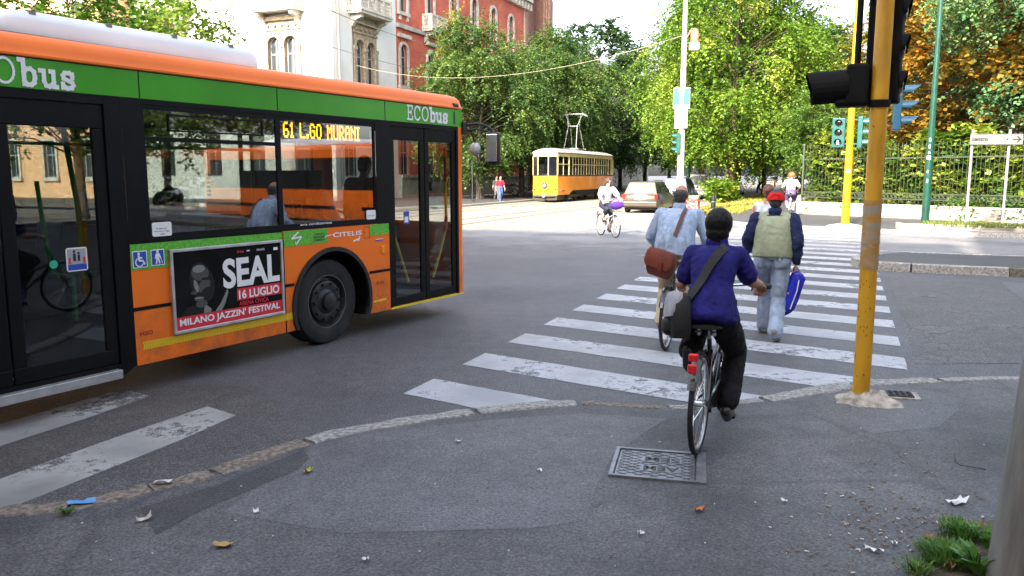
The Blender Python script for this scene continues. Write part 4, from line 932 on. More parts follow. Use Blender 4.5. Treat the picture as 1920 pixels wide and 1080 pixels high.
# windows
def side_window(s0, s1, z0, z1, y=.006, inn=.075, m=BGLASS, name='window', sgn=1, hop=False):
    mb = MB()
    for (a, b, c, d) in ((s0, s1, z0, z0 + inn * .5), (s0, s1, z1 - inn * .6, z1), (s0, s0 + inn * .4, z0, z1), (s1 - inn * .4, s1, z0, z1)): mb.box2(a, b, min(y, y + sgn * .02), max(y, y + sgn * .02), c, d)
    if hop:
        zz = z0 + (z1 - z0) * .745; mb.box2(s0 + .03, s1 - .03, y + .001, y + .025, zz - .018, zz + .018)
        mb.box2(s0 + .26, s1 - .18, y + .001, y + .022, zz + .07, zz + .085); mb.box2(s0 + .26, s1 - .18, y + .001, y + .022, z1 - .085, z1 - .07)
        for q in (s0 + .26, s1 - .2): mb.box2(q, q + .015, y + .002, y + .021, zz + .07, z1 - .07)
    o = mb.build(name, BLACKG, bus)
    g = MB(); g.quad((s0, y + sgn * .012, z0), (s1, y + sgn * .012, z0), (s1, y + sgn * .012, z1), (s0, y + sgn * .012, z1)); g.build('pane', m, o, recalc=False)
    return o
side_window(-2.10, -.61, 1.31, 2.43, hop=True); side_window(-.61, .84, 1.31, 2.43)
for a, b in ((-9.05, -8.0), (-8.0, -6.1), (-6.1, -4.15)): side_window(a, b, 1.31, 2.43)
for a, b in zip(SL[1:], SL[:-1]): side_window(a, b, 1.31, 2.43, y=BW_ - .006, sgn=-1)
mb = MB(); mb.box2(-.6, .83, .03, .05, 2.165, 2.19); mb.build('window_bar', BLACKG, bus)
# destination display
mb = MB(); mb.box2(-.56, .80, .05, .11, 2.195, 2.395); dsp = mb.build('destination_display', BLACK, bus)
mb = MB(); x = -.50; px = .0222; cw = .0147
for ch in '61 L.GO MURANI':
    bits = FONT57[ch]; wd = 3 if ch in 'I1' else (2 if ch == '.' else 3.4 if ch == ' ' else 5)
    for i, q in enumerate(bits):
        if q == '1':
            c_, r_ = i % 5, i // 5; c0 = c_ - (1 if wd <= 3 else 0)
            mb.box2(x + c0 * cw, x + c0 * cw + cw * .96, .046, .05, 2.372 - r_ * px * 1.0 - px * .94, 2.372 - r_ * px * 1.0)
    x += (wd + 1.3) * cw
mb.build('display_text', AMBER, dsp)
# doors
def door(s0, s1, leaves, z0, z1, m, fr=.085, name='door'):
    for i in range(leaves):
        a = s0 + (s1 - s0) * i / leaves + .006; b = s0 + (s1 - s0) * (i + 1) / leaves - .006
        mb = MB()
        for q in ((a, b, z0, z0 + fr * 1.25), (a, b, z1 - fr * 1.9, z1), (a, a + fr, z0 + fr * 1.25, z1 - fr * 1.9), (b - fr, b, z0 + fr * 1.25, z1 - fr * 1.9)): mb.box2(q[0], q[1], .015, .05, q[2], q[3])
        o = mb.build(name, BLACKG, bus, bevel=.008)
        g = MB(); g.quad((a + fr, .03, z0 + fr), (b - fr, .03, z0 + fr), (b - fr, .03, z1 - fr * 1.8), (a + fr, .03, z1 - fr * 1.8)); g.build('pane', m, o, recalc=False)
        h_ = MB(); mid = (a + b) / 2
        if m is DGLASS:
            sg = 1 if i == 0 else -1; xa = (a + fr + .03) if i == 0 else (b - fr - .03)
            h_.tube([(xa, .10, 1.75), (xa, .09, 1.18), (xa + sg * .16, .09, .82), (xa + sg * .30, .10, .52)], .019, 8); h_.build('handrail', YPOLE, o, smooth=60)
            h_ = MB(); h_.cyl((xa, .10, 1.75), (xa, .10, 2.2), .018); h_.cyl((xa - .0, .09, 1.3), (xa + sg * .045, .09, 1.1), .022); h_.build('handrail_grip', REDP, o, smooth=60)
        else:
            h_.tube([(mid + .12, .09, .7), (mid + .12, .09, 1.05), (mid - .05, .09, 1.1), (mid - .1, .09, 1.8)], .017, 8); h_.build('handrail', GPOLE, o, smooth=60)
mb = MB(); mb.box2(1.05, 1.10, .002, .05, .25, 2.47); mb.box2(2.46, 2.52, .001, .05, .25, 2.47); mb.box2(1.10, 2.46, .003, .05, 2.42, 2.47); mb.build('door_frame', BLACKG, bus); mb = MB()
mb.box2(-4.15, -4.10, .002, .05, .25, 2.47); mb.box2(-2.42, -2.28, .001, .05, .25, 2.47); mb.box2(-4.10, -2.42, .003, .05, 2.40, 2.47); mb.build('door_frame', BLACKG, bus)
door(1.10, 2.46, 2, .265, 2.415, DGLASS); door(-4.10, -2.42, 2, .30, 2.395, DKGLASS, .10)
mb = MB(); mb.box2(-4.1, -2.45, -.055, .05, .235, .262); mb.box2(-4.1, -2.45, -.06, -.05, .19, .262); mb.build('door_step', SILVER, bus, bevel=.004)
mb = MB(); mb.prism([(-2.45, .30), (-2.28, .30), (-2.28, .26), (-2.42, .19)], lambda u, v, w: (u, w, v), .0, .05); mb.box2(-4.2, -2.42, .005, .06, .19, .30); mb.build('door_sill', BLACKG, bus)
mb = MB(); mb.box2(1.06, 2.44, -.006, .03, .243, .264); mb.box2(2.44, 2.60, -.004, .03, .247, .262); mb.build('sill_strip', YELP, bus)
# stickers, lettering, poster
fD = lambda e: (lambda u, v: (u, -e, v))
def decal(name, m, quads, e=.004, parent=bus):
    for q in quads:
        mb = MB()
        if len(q) == 4 and not isinstance(q[0], (tuple, list)): a, b, c, d = q; q = [(a, c), (b, c), (b, d), (a, d)]
        mb.quad(*[(u, -e, v) for u, v in q]); o = mb.build(name, m, parent, recalc=False)
    return o
for (u_, v_, h_, w_, t_) in ((1.43, 2.508, .160, .034, .021), (-3.53, 2.497, .172, .033, .018), (-6.6, 2.5, .17, .03, .016)): mb = MB(); slab(mb, 'ECObus', fD(.005), u_, v_, h_, w_, thin=t_); mb.build('lettering', WHITE, bus, recalc=False)
decal('roof_marker', BLACK, [(2.40, 2.43, 2.50, 2.66)])
decal('green_strip', mat('green hatched tape', (.10, .42, .03), .5, var=.3, vs=60), [(-2.28, -.625, 1.205, 1.275), (-2.28, -1.93, 1.06, 1.205), (-.60, .02, 1.125, 1.28), (.70, 1.04, 1.155, 1.28)])
def icon_square(s0, z0, w):
    decal('pictogram_plate', WHITE, [(s0, s0 + w, z0, z0 + w * 1.06)], .006); decal('pictogram_plate', BLUEP, [(s0 + .008, s0 + w - .008, z0 + .008, z0 + w * 1.06 - .008)], .008)
mbI = MB()
def bar2(mb, p, q, w, e=.010):
    d = Vector(q) - Vector(p); n = Vector((-d.y, d.x)).normalized() * w / 2; p = Vector(p); q = Vector(q); _lift[0] += 1; e += .00015 * (_lift[0] % 9)
    mb.quad(*[(a.x, -e, a.y) for a in (p - n, q - n, q + n, p + n)])
def disc2(mb, c, r, e=.0118, n=12): mb.quad(*[(c[0] + r * math.cos(2 * math.pi * k / n), -e, c[1] + r * math.sin(2 * math.pi * k / n)) for k in range(n)])
icon_square(-2.265, 1.075, .135); icon_square(-2.095, 1.08, .13)
def flush(nm, m=None):
    global mbI
    mbI.build(nm, m or WHITE, bus, recalc=False); mbI = MB()
s, z, w = -2.265, 1.075, .135
disc2(mbI, (s + .055, z + .118), .012); bar2(mbI, (s + .055, z + .105), (s + .06, z + .06), .018); bar2(mbI, (s + .06, z + .085), (s + .09, z + .082), .012); bar2(mbI, (s + .058, z + .06), (s + .092, z + .058), .014); bar2(mbI, (s + .092, z + .06), (s + .11, z + .025), .014)
for k in range(9): a0, a1 = 2.0 + k * .44, 2.0 + (k + 1) * .44; bar2(mbI, (s + .06 + .036 * math.cos(a0), z + .048 + .036 * math.sin(a0)), (s + .06 + .036 * math.cos(a1), z + .048 + .036 * math.sin(a1)), .010)
flush('pictogram')
s, z = -2.095, 1.08
disc2(mbI, (s + .062, z + .118), .012); bar2(mbI, (s + .062, z + .105), (s + .062, z + .06), .028); bar2(mbI, (s + .055, z + .06), (s + .045, z + .015), .014); bar2(mbI, (s + .068, z + .06), (s + .08, z + .015), .014); bar2(mbI, (s + .048, z + .1), (s + .038, z + .06), .011); bar2(mbI, (s + .076, z + .1), (s + .09, z + .062), .011); bar2(mbI, (s + .09, z + .062), (s + .108, z + .015), .006)
flush('pictogram')
# white bolt on the green block
for p, q, w in (((-.50, 1.20), (-.40, 1.265), .016), ((-.50, 1.20), (-.36, 1.215), .016), ((-.36, 1.215), (-.44, 1.14), .016), ((-.44, 1.14), (-.45, 1.17), .012)): bar2(mbI, p, q, w, .007)
flush('bolt_emblem'); text(mbI, 'CITELIS', fD(.006), .10, .56, 1.175, 1.225, .02); flush('lettering'); bar2(mbI, (-.03, 1.19), (.09, 1.21), .008, .006); flush('emblem')
bar2(mbI, (.42, 1.11), (.52, 1.135), .02, .006); bar2(mbI, (.5, 1.11), (.53, 1.16), .02, .006)
flush('emblem'); text(mbI, 'aria condizionata', lambda u, v: (u, .003, v), -.36, .10, 1.325, 1.35, .01)
mbI.build('lettering', WHITE, bus, recalc=False)
mbT = MB()
for k, tx in enumerate(('TRASPORTO', 'REGIONE', 'LOMBARDIA')): text(mbT, tx, fD(.007), -.19, -.02, 1.215 - k * .03, 1.235 - k * .03, .02)
mbT.build('small_print', BLACK, bus, recalc=False)
mb = MB()
for (a, b, c, d) in ((.60, .70, 1.13, 1.136), (.60, .70, 1.254, 1.26), (.60, .606, 1.13, 1.26), (.694, .70, 1.13, 1.26), (.62, .632, 1.19, 1.205)): mb.quad(*[(u, -.004, v) for u, v in ((a, c), (b, c), (b, d), (a, d))])
mb.build('fuel_flap', mat('flap seam', (.30, .05, .01), .5), bus, recalc=False)
decal('maker_badge', BLUEP, [(.80, .93, 1.085, 1.10)]); decal('maker_badge', WHITE, [(.80, .93, 1.10, 1.108)])
mb = MB(); mb.box2(.90, .95, -.018, .01, .93, 1.02); mb.build('side_marker_lamp', AMBERL, bus, bevel=.006); mb = MB(); mb.box2(-8.2, -8.1, -.018, .01, .93, 1.0); mb.build('side_marker_lamp', AMBERL, bus, bevel=.006)
tp = MB()
for k in range(0, 104):
    a = -2.22 + k * .0165
    if a > -.50: break
    tp.quad((a, -.004, .375), (a + .0125, -.004, .375), (a + .0205, -.004, .41), (a + .008, -.004, .41)); tp.quad((a + .008, -.004, .41), (a + .0205, -.004, .41), (a + .0125, -.004, .445), (a, -.004, .445))
tp.build('reflective_tape', YELP, bus, recalc=False); tp = MB(); tp.quad((.74, -.004, .37), (.97, -.004, .375), (.97, -.004, .40), (.74, -.004, .395)); tp.build('reflective_tape', YELP, bus, recalc=False)
mb = MB(); text(mb, 'H2O', fD(.005), -2.24, -2.12, .50, .535, .02); mb.build('small_print', DREDP, bus, recalc=False); mb = MB(); text(mb, 'P.D', fD(.005), .80, .93, .57, .61, .02); mb.build('small_print', DREDP, bus, recalc=False)
# poster in its metal frame
P0, P1, Z0, Z1 = -1.925, -.64, .455, 1.205
pf = MB()
for (a, b, c, d) in ((P0, P1, Z0, Z0 + .028), (P0, P1, Z1 - .028, Z1), (P0, P0 + .028, Z0 + .028, Z1 - .028), (P1 - .028, P1, Z0 + .028, Z1 - .028)): pf.box2(a, b, -.03, -.002, c, d)
pfo = pf.build('poster_frame', SILVER, bus, bevel=.004)
a0, a1, c0, c1 = P0 + .028, P1 - .028, Z0 + .028, Z1 - .028; PW = a1 - a0; PH = c1 - c0
def pp(x, y, e): return (a0 + PW * x, -e, c1 - PH * y)
def pquad(mb, pts, e): mb.quad(*[pp(x, y, e) for x, y in pts])
mb = MB(); pquad(mb, [(0, 1), (1, 1), (1, 0), (0, 0)], .014); mb.build('poster', mat('black poster print', (.007, .007, .0075), .7, var=.5, vs=3, spec=.1), pfo, recalc=False)
mb = MB(); pquad(mb, [(0, 1), (1, 1), (1, .832), (0, .832)], .0155); mb.build('poster_band', REDP, pfo, recalc=False); mb = MB(); pquad(mb, [(.55, .74), (1, .74), (1, .575), (.55, .575)], .0155); mb.build('poster_band', REDP, pfo, recalc=False)
mb = MB(); fp = lambda e: (lambda x, y: pp(x, 1 - y, e))
text(mb, 'SEAL', fp(.017), .425, .985, 1 - .555, 1 - .15, .035); mb.build('poster_text', WHITE, pfo, recalc=False); mb = MB(); text(mb, '16 LUGLIO', fp(.017), .565, .975, 1 - .722, 1 - .60, .03); mb.build('poster_text', WHITE, pfo, recalc=False); mb = MB(); text(mb, "MILANO JAZZIN' FESTIVAL", fp(.017), .03, .975, 1 - .975, 1 - .855, .028); mb.build('poster_text', WHITE, pfo, recalc=False); mb = MB()
text(mb, 'music', fp(.017), .76, .84, 1 - .085, 1 - .05, .01); bar2(mb, pp(.66, .07, 0)[::2], pp(.69, .07, 0)[::2], .012, .017); pquad(mb, [(.93, .1), (.975, .1), (.975, .06), (.93, .06)], .017)
mb.build('poster_text', WHITE, pfo, recalc=False)
mb = MB(); text(mb, 'ARENA CIVICA', fp(.017), .565, .86, 1 - .815, 1 - .755, .02); mb.build('poster_text', REDP, pfo, recalc=False); mb = MB(); text(mb, 'live', fp(.017), .57, .63, 1 - .09, 1 - .05, .02); mb.build('poster_text', REDP, pfo, recalc=False)
# a plain generic dark portrait
mb = MB()
def blob(cx, cy, rx, ry, mi, e, n=16, rot=0.):
    pts = []
    for k in range(n):
        t = 2 * math.pi * k / n; x = rx * math.cos(t); y = ry * math.sin(t); pts.append((cx + x * math.cos(rot) - y * math.sin(rot), cy + x * math.sin(rot) + y * math.cos(rot)))
    mb.add([pp(x, y, e) for x, y in pts], [list(range(n))], mi)
blob(.24, .42, .105, .27, 0, .0150, rot=-.12); blob(.225, .30, .075, .10, 1, .0154, rot=-.2); blob(.215, .24, .055, .05, 2, .0158, rot=-.2)
blob(.255, .47, .05, .09, 1, .0156, rot=.3); blob(.185, .46, .018, .085, 2, .0160, rot=-.15); blob(.275, .38, .045, .018, 0, .0163, rot=.12); blob(.165, .545, .028, .022, 1, .0161)
blob(.205, .62, .042, .016, 2, .0160, rot=.1); blob(.205, .645, .04, .016, 1, .0162, rot=.1); blob(.225, .70, .05, .05, 1, .0155, rot=.2); blob(.26, .55, .03, .07, 0, .0164, rot=.5)
mb.add([pp(x, y, .0152) for x, y in ((.24, .83), (.25, .70), (.31, .79), (.30, .83))], [[0, 1, 2, 3]], 2); mb.add([pp(x, y, .0152) for x, y in ((.34, .83), (.40, .72), (.46, .55), (.47, .6), (.43, .76), (.40, .83))], [[0, 1, 2, 3, 4, 5]], 2); mb.add([pp(x, y, .0151) for x, y in ((.04, .83), (.1, .72), (.26, .7), (.34, .83))], [[0, 1, 2, 3]], 0)
mb.build('poster_portrait', GREYP, pfo, recalc=False)
# stickers on the glass
def gsticker(s, z, w, h, m=WHITE, e=-.004): return decal('sticker', m, [[(s + .012, z), (s + w - .012, z), (s + w, z + .012), (s + w, z + h - .012), (s + w - .012, z + h), (s + .012, z + h), (s, z + h - .012), (s, z + .012)]], e)
gsticker(-2.06, 1.325, .19, .12); gsticker(.66, 1.34, .16, .105)
mb = MB(); text(mb, 'Si sale con', lambda u, v: (u, .0035, v), -2.02, -1.92, 1.385, 1.40, .01); text(mb, 'documento di viaggio', lambda u, v: (u, .0035, v), -2.04, -1.89, 1.36, 1.375, .01); text(mb, 'valido', lambda u, v: (u, .0035, v), -1.99, -1.94, 1.338, 1.352, .01); text(mb, 'uscita di sicurezza', lambda u, v: (u, .0035, v), .68, .80, 1.375, 1.39, .01); mb.build('small_print', BLACK, bus, recalc=False)
d1 = gsticker(-2.80, 1.10, .17, .185, WHITE, -.024); 
decal('sticker', BLUEP, [(-2.79, -2.64, 1.11, 1.155)], -.022); decal('sticker', mat('grey print', (.35, .36, .38), .5), [(-2.79, -2.64, 1.155, 1.275)], -.0225); decal('sticker', REDP, [(-2.78, -2.765, 1.16, 1.21), (-2.665, -2.65, 1.16, 1.21)], -.021)
mb = MB(); disc2(mb, (-2.735, 1.255), .011, -.0215); disc2(mb, (-2.70, 1.24), .010, -.0215); bar2(mb, (-2.735, 1.24), (-2.735, 1.18), .022, -.0215); bar2(mb, (-2.70, 1.228), (-2.70, 1.18), .02, -.0215); mb.build('sticker', BLACK, bus, recalc=False)
mb = MB(); disc2(mb, (-2.90, 1.17), .032, -.02, 20); disc2(mb, (-3.20, 1.15), .034, -.02, 20); mb.build('door_button', TEALD, bus, recalc=False)
decal('sticker', BLUEP, [(1.36, 1.47, 1.25, 1.40)], -.027); decal('sticker', WHITE, [(1.38, 1.45, 1.27, 1.34)], -.0265)
# roof air-conditioning covers
def ac_unit(s0, s1, y0, y1, z0, z1, ch=.22):
    mb = MB(); rings = []
    for (t, ins, zz) in ((0, 0, z0), (.55, 0, z0 + (z1 - z0) * .5), (.8, .05, z0 + (z1 - z0) * .82), (1, .22, z1)):
        pts = []
        r = .12
        for (cx, cy, a_) in ((s1 - ins * 1.3 - r, y0 + ins + r, -90), (s1 - ins * 1.3 - r, y1 - ins - r, 0), (s0 + ins + r, y1 - ins - r, 90), (s0 + ins + r, y0 + ins + r, 180)):
            for k in range(5): a = R(a_ + 90 * k / 4); pts.append((cx + r * math.cos(a), cy + r * math.sin(a), zz))
        rings.append(pts)
    mb.loft(rings); o = mb.build('roof_unit', WHITEP, bus, smooth=50)
    mb = MB()
    n = int((s1 - s0) / .75)
    for k in range(n + 1): x_ = s0 + .25 + (s1 - s0 - .6) * k / max(1, n); mb.box((x_, y0 + .05, z0 + (z1 - z0) * .80), (.05, .03, .035))
    mb.build('latch', mat('grey latch', (.2, .2, .2), .5), o)
ac_unit(-2.98, -.50, .30, 2.15, 2.905, 3.12); ac_unit(-5.4, -3.02, .24, 2.2, 2.905, 3.17)
mb = MB(); mb.tube([(2.40, .02, 2.735), (2.50, .02, 2.735)], .035, 10); mb.build('side_camera', BLACK, bus, smooth=50)
# mirrors
mb = MB(); mb.tube([(2.66, .06, 2.50), (2.78, -.10, 2.52), (2.86, -.20, 2.50), (2.90, -.27, 2.44), (2.90, -.28, 2.36)], .018, 8); mb.tube([(2.66, .06, 2.42), (2.78, -.10, 2.45), (2.87, -.24, 2.42)], .014, 8); mb.box((2.66, .04, 2.46), (.10, .10, .16)); mb.tube([(2.74, -.04, 2.44), (2.78, -.07, 2.30), (2.80, -.08, 2.26)], .012, 6)
ar_ = mb.build('mirror_arm', BLACK, bus, smooth=50)
mb = MB(); mb.box((2.91, -.29, 2.20), (.12, .19, .42), Matrix.Rotation(.25, 3, 'Z')); mh = mb.build('mirror', BLACK, ar_, smooth=40, bevel=.045, seg=3)
mb = MB(); mb.box((2.85, -.30, 2.20), (.01, .15, .36), Matrix.Rotation(.25, 3, 'Z')); mb.build('mirror_glass', CHROME, mh, bevel=.004)
mb = MB(); mb.sphere((2.80, -.07, 2.19), (.06, .085, .085), 14, 10); m2 = mb.build('mirror', mat('grey mirror shell', (.45, .46, .5), .35), ar_, smooth=60)
# inside: seats and poles
def seat(s, y, par):
    mb = MB(); mb.box((s, y, .82), (.42, .42, .05)); mb.box((s - .20, y, 1.10), (.05, .42, .56), Matrix.Rotation(.12, 3, 'Y')); mb.box((s, y, .58), (.12, .12, .45)); return mb.build('seat', SEATM, par, bevel=.03)
s0_ = seat(.1, .42, bus)
for (a, b) in ((-.75, .42), (-1.55, .42), (.1, 2.05), (-.75, 2.05), (-1.6, 2.05), (-2.5, 2.05), (-4.8, .45), (-5.6, .45), (-4.8, 2.05), (-5.6, 2.05)):
    q = s0_.copy(); COL.objects.link(q); q.location = (a - .1, b - .42, 0)
mb = MB()
for (a, b) in ((-2.2, .45), (-2.2, 1.9), (-4.2, .5), (-.3, .75), (-3.2, 1.25)): mb.cyl((a, b, .36), (a, b, 2.6), .018, n=8)
mb.tube([(-4.1, .62, 2.1), (-.3, .62, 2.1)], .016, 6); mb.tube([(-2.5, .30, 1.0), (-2.5, .32, 1.6), (-2.5, .5, 2.5)], .022, 8); mb.build('grab_pole', GPOLE, bus, smooth=50)
mb = MB(); mb.box2(.95, 1.0, 1.0, 2.38, .36, 1.9); mb.torus((2.15, 1.75, 1.25), (.5, 0, .86), .21, .018, 24, 6); mb.box2(2.2, 2.5, 1.0, 2.38, .36, 1.15); mb.build('driver_cab', FLOORM, bus)
# the other orange bus, out to the right: it is what the windows mirror
bus2 = thing('city_bus', 'plain orange bus across the road, mirrored in the windows of the bus with the poster', 'bus', AB(22.2, 9.9, 0), 0)
bus2.rotation_euler[2] = math.atan2(-BD.y, -BD.x)
for ch in [q for q in bus.children if q.name.split('.')[0] in ('body', 'underbody', 'floor', 'interior_lining', 'wheel', 'window', 'roof_unit', 'door', 'door_frame', 'panel_seam', 'wheel_arch_trim')]: copy_tree(ch, bus2)
mb = MB(); mb.box2(-9.0, -.6, BW_ + .002, BW_ + .012, .62, .74); mb.box2(.8, 2.4, BW_ + .002, BW_ + .012, .62, .74)
for k in range(6): mb.box2(-8.95, -8.65, BW_ + .002, BW_ + .01, .95 + k * .17, 1.06 + k * .17)
mb.build('side_trim', BLACKG, bus2); DARKPANE = mat('dark bus pane', (.010, .012, .012), .2, spec=.2)
for q in bus2.children:
    for g_ in q.children:
        if g_.name.startswith('pane'): g_.data = g_.data.copy(); g_.data.materials[0] = DARKPANE
    if q.name.startswith('body'): q.data = q.data.copy(); q.data.materials[1] = ORANGE
# ---------------------------------------------------------------- the tram (local x forward, y to its left)
TY = mat('yellow tram paint', (.62, .47, .003), .3, coat=.4, var=.06, vs=1.5); TO = mat('orange tram paint', (.66, .23, .012), .32, coat=.4, var=.12, vs=1.5)
TC = mat('cream tram paint', (.46, .40, .20), .35, coat=.3, var=.06, vs=2); TR = mat('grey tram roof', (.27, .255, .24), .7, var=.2, vs=2); TG = glass_mat('tram glass', (.16, .14, .12), .05)
tram = thing('tram', 'old yellow and orange single tram car coming down the avenue under its pantograph', 'tram', AB(50.0, -18.5, 0), math.atan2(-AD.y, -AD.x))
OT = [(-.02, .86), (-1.55, 1.14), (-2.3, 1.15), (-11.1, 1.15), (-11.9, 1.14), (-13.4, .86), (-13.4, -.86), (-11.9, -1.14), (-11.1, -1.15), (-2.3, -1.15), (-1.55, -1.14), (-.02, -.86), (.06, -.50), (.06, .24)]
NT = len(OT); mb = MB()
def tz0(i): return .50 if OT[i][0] > -1.56 or OT[i][0] < -11.85 else .78
rows = [None, (1.72, 0), (1.80, 0), (3.02, 0), (3.26, 0)]
for r_ in rows:
    for i in range(NT): mb.v.append((OT[i][0], OT[i][1], tz0(i) if r_ is None else r_[0]))
def front(i, j): return OT[i][0] > -.1 and OT[j][0] > -.1
for r_ in range(4):
    if r_ == 2: continue
    for i in range(NT):
        j = (i + 1) % NT; mi = (0 if front(i, j) else 1) if r_ == 0 else (3 if r_ == 1 else 2)
        mb.f.append([r_ * NT + i, r_ * NT + j, (r_ + 1) * NT + j, (r_ + 1) * NT + i]); mb.m.append(mi)
mb.build('body', [TY, TO, TC, BLACK], tram, smooth=25)
mb = MB(); rr_ = []
for (z, ins) in ((3.255, -.07), (3.30, -.08), (3.40, .10), (3.50, .36), (3.57, .7)):
    ring = []
    for (x, y) in OT: k = max(0, 1 - ins / 1.15); ring.append(((x + 6.7) * (1 - ins / 6.7 * .8) - 6.7, y * k, z))
    rr_.append(ring)
mb.loft(rr_); mb.build('roof', TR, tram, smooth=40)
mb = MB()
for i in range(NT):
    (xa, ya), (xb, yb) = OT[i], OT[(i + 1) % NT]; a = Vector((xa, ya)); b = Vector((xb, yb)); L = (b - a).length
    if L > 5: ts = [(k / 14, .09 if k in (0, 5, 8, 14) else .022) for k in range(15)]
    elif L > 1.2: ts = [(0, .13), (.5, .05), (1, .13)]
    else: ts = [(0, .06), (1, .06)]
    d = (b - a).normalized()
    for (t, w) in ts:
        p = a.lerp(b, t); n = Vector((d.y, -d.x)); mb.bar((p.x - n.x * .02, p.y - n.y * .02, 1.80), (p.x - n.x * .02, p.y - n.y * .02, 3.03), w, .05, up=(d.x, d.y, 0)) if False else mb.box((p.x, p.y, 2.41), (w, .025, 1.24), Matrix.Rotation(math.atan2(d.y, d.x), 3, 'Z'))
    if L < 1: continue
    p = a.lerp(b, .5); mb.box((p.x, p.y, 2.52), (L, .035, .045), Matrix.Rotation(math.atan2(d.y, d.x), 3, 'Z'))
mb.build('window_pillars', TC, tram)
mb = MB()
for i in range(NT): (xa, ya), (xb, yb) = OT[i], OT[(i + 1) % NT]; mb.quad((xa * .998 - .01, ya * .985, 1.8), (xb * .998 - .01, yb * .985, 1.8), (xb * .998 - .01, yb * .985, 3.02), (xa * .998 - .01, ya * .985, 3.02))
mb.build('window_glass', TG, tram, recalc=False)
mb = MB(); mb.box2(-13.2, -.3, -1.05, 1.05, .75, .80); mb.box2(-13.2, -.2, -1.0, 1.0, 3.2, 3.25); mb.box2(-1.7, -1.6, -.9, .2, .8, 2.6)
for k in range(8): mb.box2(-3 - k * 1.1, -2.6 - k * 1.1, .55, .95, .8, 2.2); mb.box2(-3 - k * 1.1, -2.6 - k * 1.1, -.95, -.55, .8, 2.2)
mb.build('interior', mat('brown wood interior', (.11, .05, .025), .6), tram)
mb = MB(); mb.box2(-1.5, .06, -.84, .84, .16, .50); mb.box2(-12.6, -.9, -.75, .75, .35, .74); mb.box2(-13.4, -12.6, -.8, .8, .3, .5)
for x in (-2.2, -4.1, -9.3, -11.2):
    for y in (-.72, .72): mb.cyl((x, y - .06, .34), (x, y + .06, .34), .335, n=20)
mb.box2(-4.6, -1.8, -1.0, 1.0, .32, .48); mb.box2(-11.7, -8.8, -1.0, 1.0, .32, .48); mb.tube([(.18, -.75, .42), (.2, 0, .40), (.18, .75, .42)], .05, 8); mb.build('undercarriage', mat('sooty undercarriage', (.035, .028, .022), .8), tram)
mb = MB(); mb.cyl((.02, -.02, 1.12), (.14, -.02, 1.12), .23, .21, 20); hl = mb.build('headlight', BLACK, tram, smooth=40)
mb = MB(); mb.sphere((.13, -.02, 1.12), (.03, .11, .11), 16, 10); mb.build('headlight_lens', mat('lamp glass', (.45, .45, .42), .1), hl, smooth=60)
for y in (-.74, .74):
    mb = MB(); mb.cyl((-.02, y, .86), (.05, y, .86), .085, .075, 12); mb.build('lamp', BLACK, tram, smooth=40)
mb = MB(); mb.tube([(.22, 0, .45), (.3, 0, .45)], .12, 14); mb.build('coupler', mat('steel', (.2, .2, .2), .5, .6), tram)
mb = MB()
for (x0, x1) in ((-5.1, -6.9),):
    for y in (-.5, .5): mb.bar((x0, y, 3.66), (x1, y, 3.66), .06, .08)
    for x in (x0, x1): mb.bar((x, -.62, 3.68), (x, .62, 3.68), .07, .07)
    for y in (-.45, .45):
        mb.tube([(x0 + .0, y, 3.7), (-5.65, y * .75, 5.3)], .028, 6); mb.tube([(x1, y, 3.7), (-6.2, y * .75, 5.3)], .028, 6)
        mb.tube([(-5.65, y * .75, 5.3), (-6.15, y * 1.3, 6.15)], .026, 6); mb.tube([(-6.2, y * .75, 5.3), (-5.7, y * 1.3, 6.15)], .026, 6)
        mb.tube([(-5.65, y * .75, 5.3), (-6.2, y * .75, 5.3)], .026, 6)
    mb.tube([(-5.65, -.34, 5.3), (-5.65, .34, 5.3)], .026, 6); mb.tube([(-6.2, -.34, 5.3), (-6.2, .34, 5.3)], .026, 6)
    for x in (-5.7, -6.15): mb.tube([(x, -.95, 5.98), (x, -.72, 6.15), (x, .72, 6.15), (x, .95, 5.98)], .035, 6)
mb.build('pantograph', mat('pale painted steel', (.17, .17, .175), .5), tram, smooth=40)
mb = MB(); mb.sphere((-.6, -.1, 2.15), (.16, .24, .34), 12, 9); mb.sphere((-.6, -.1, 2.62), (.1, .1, .13), 12, 9); 
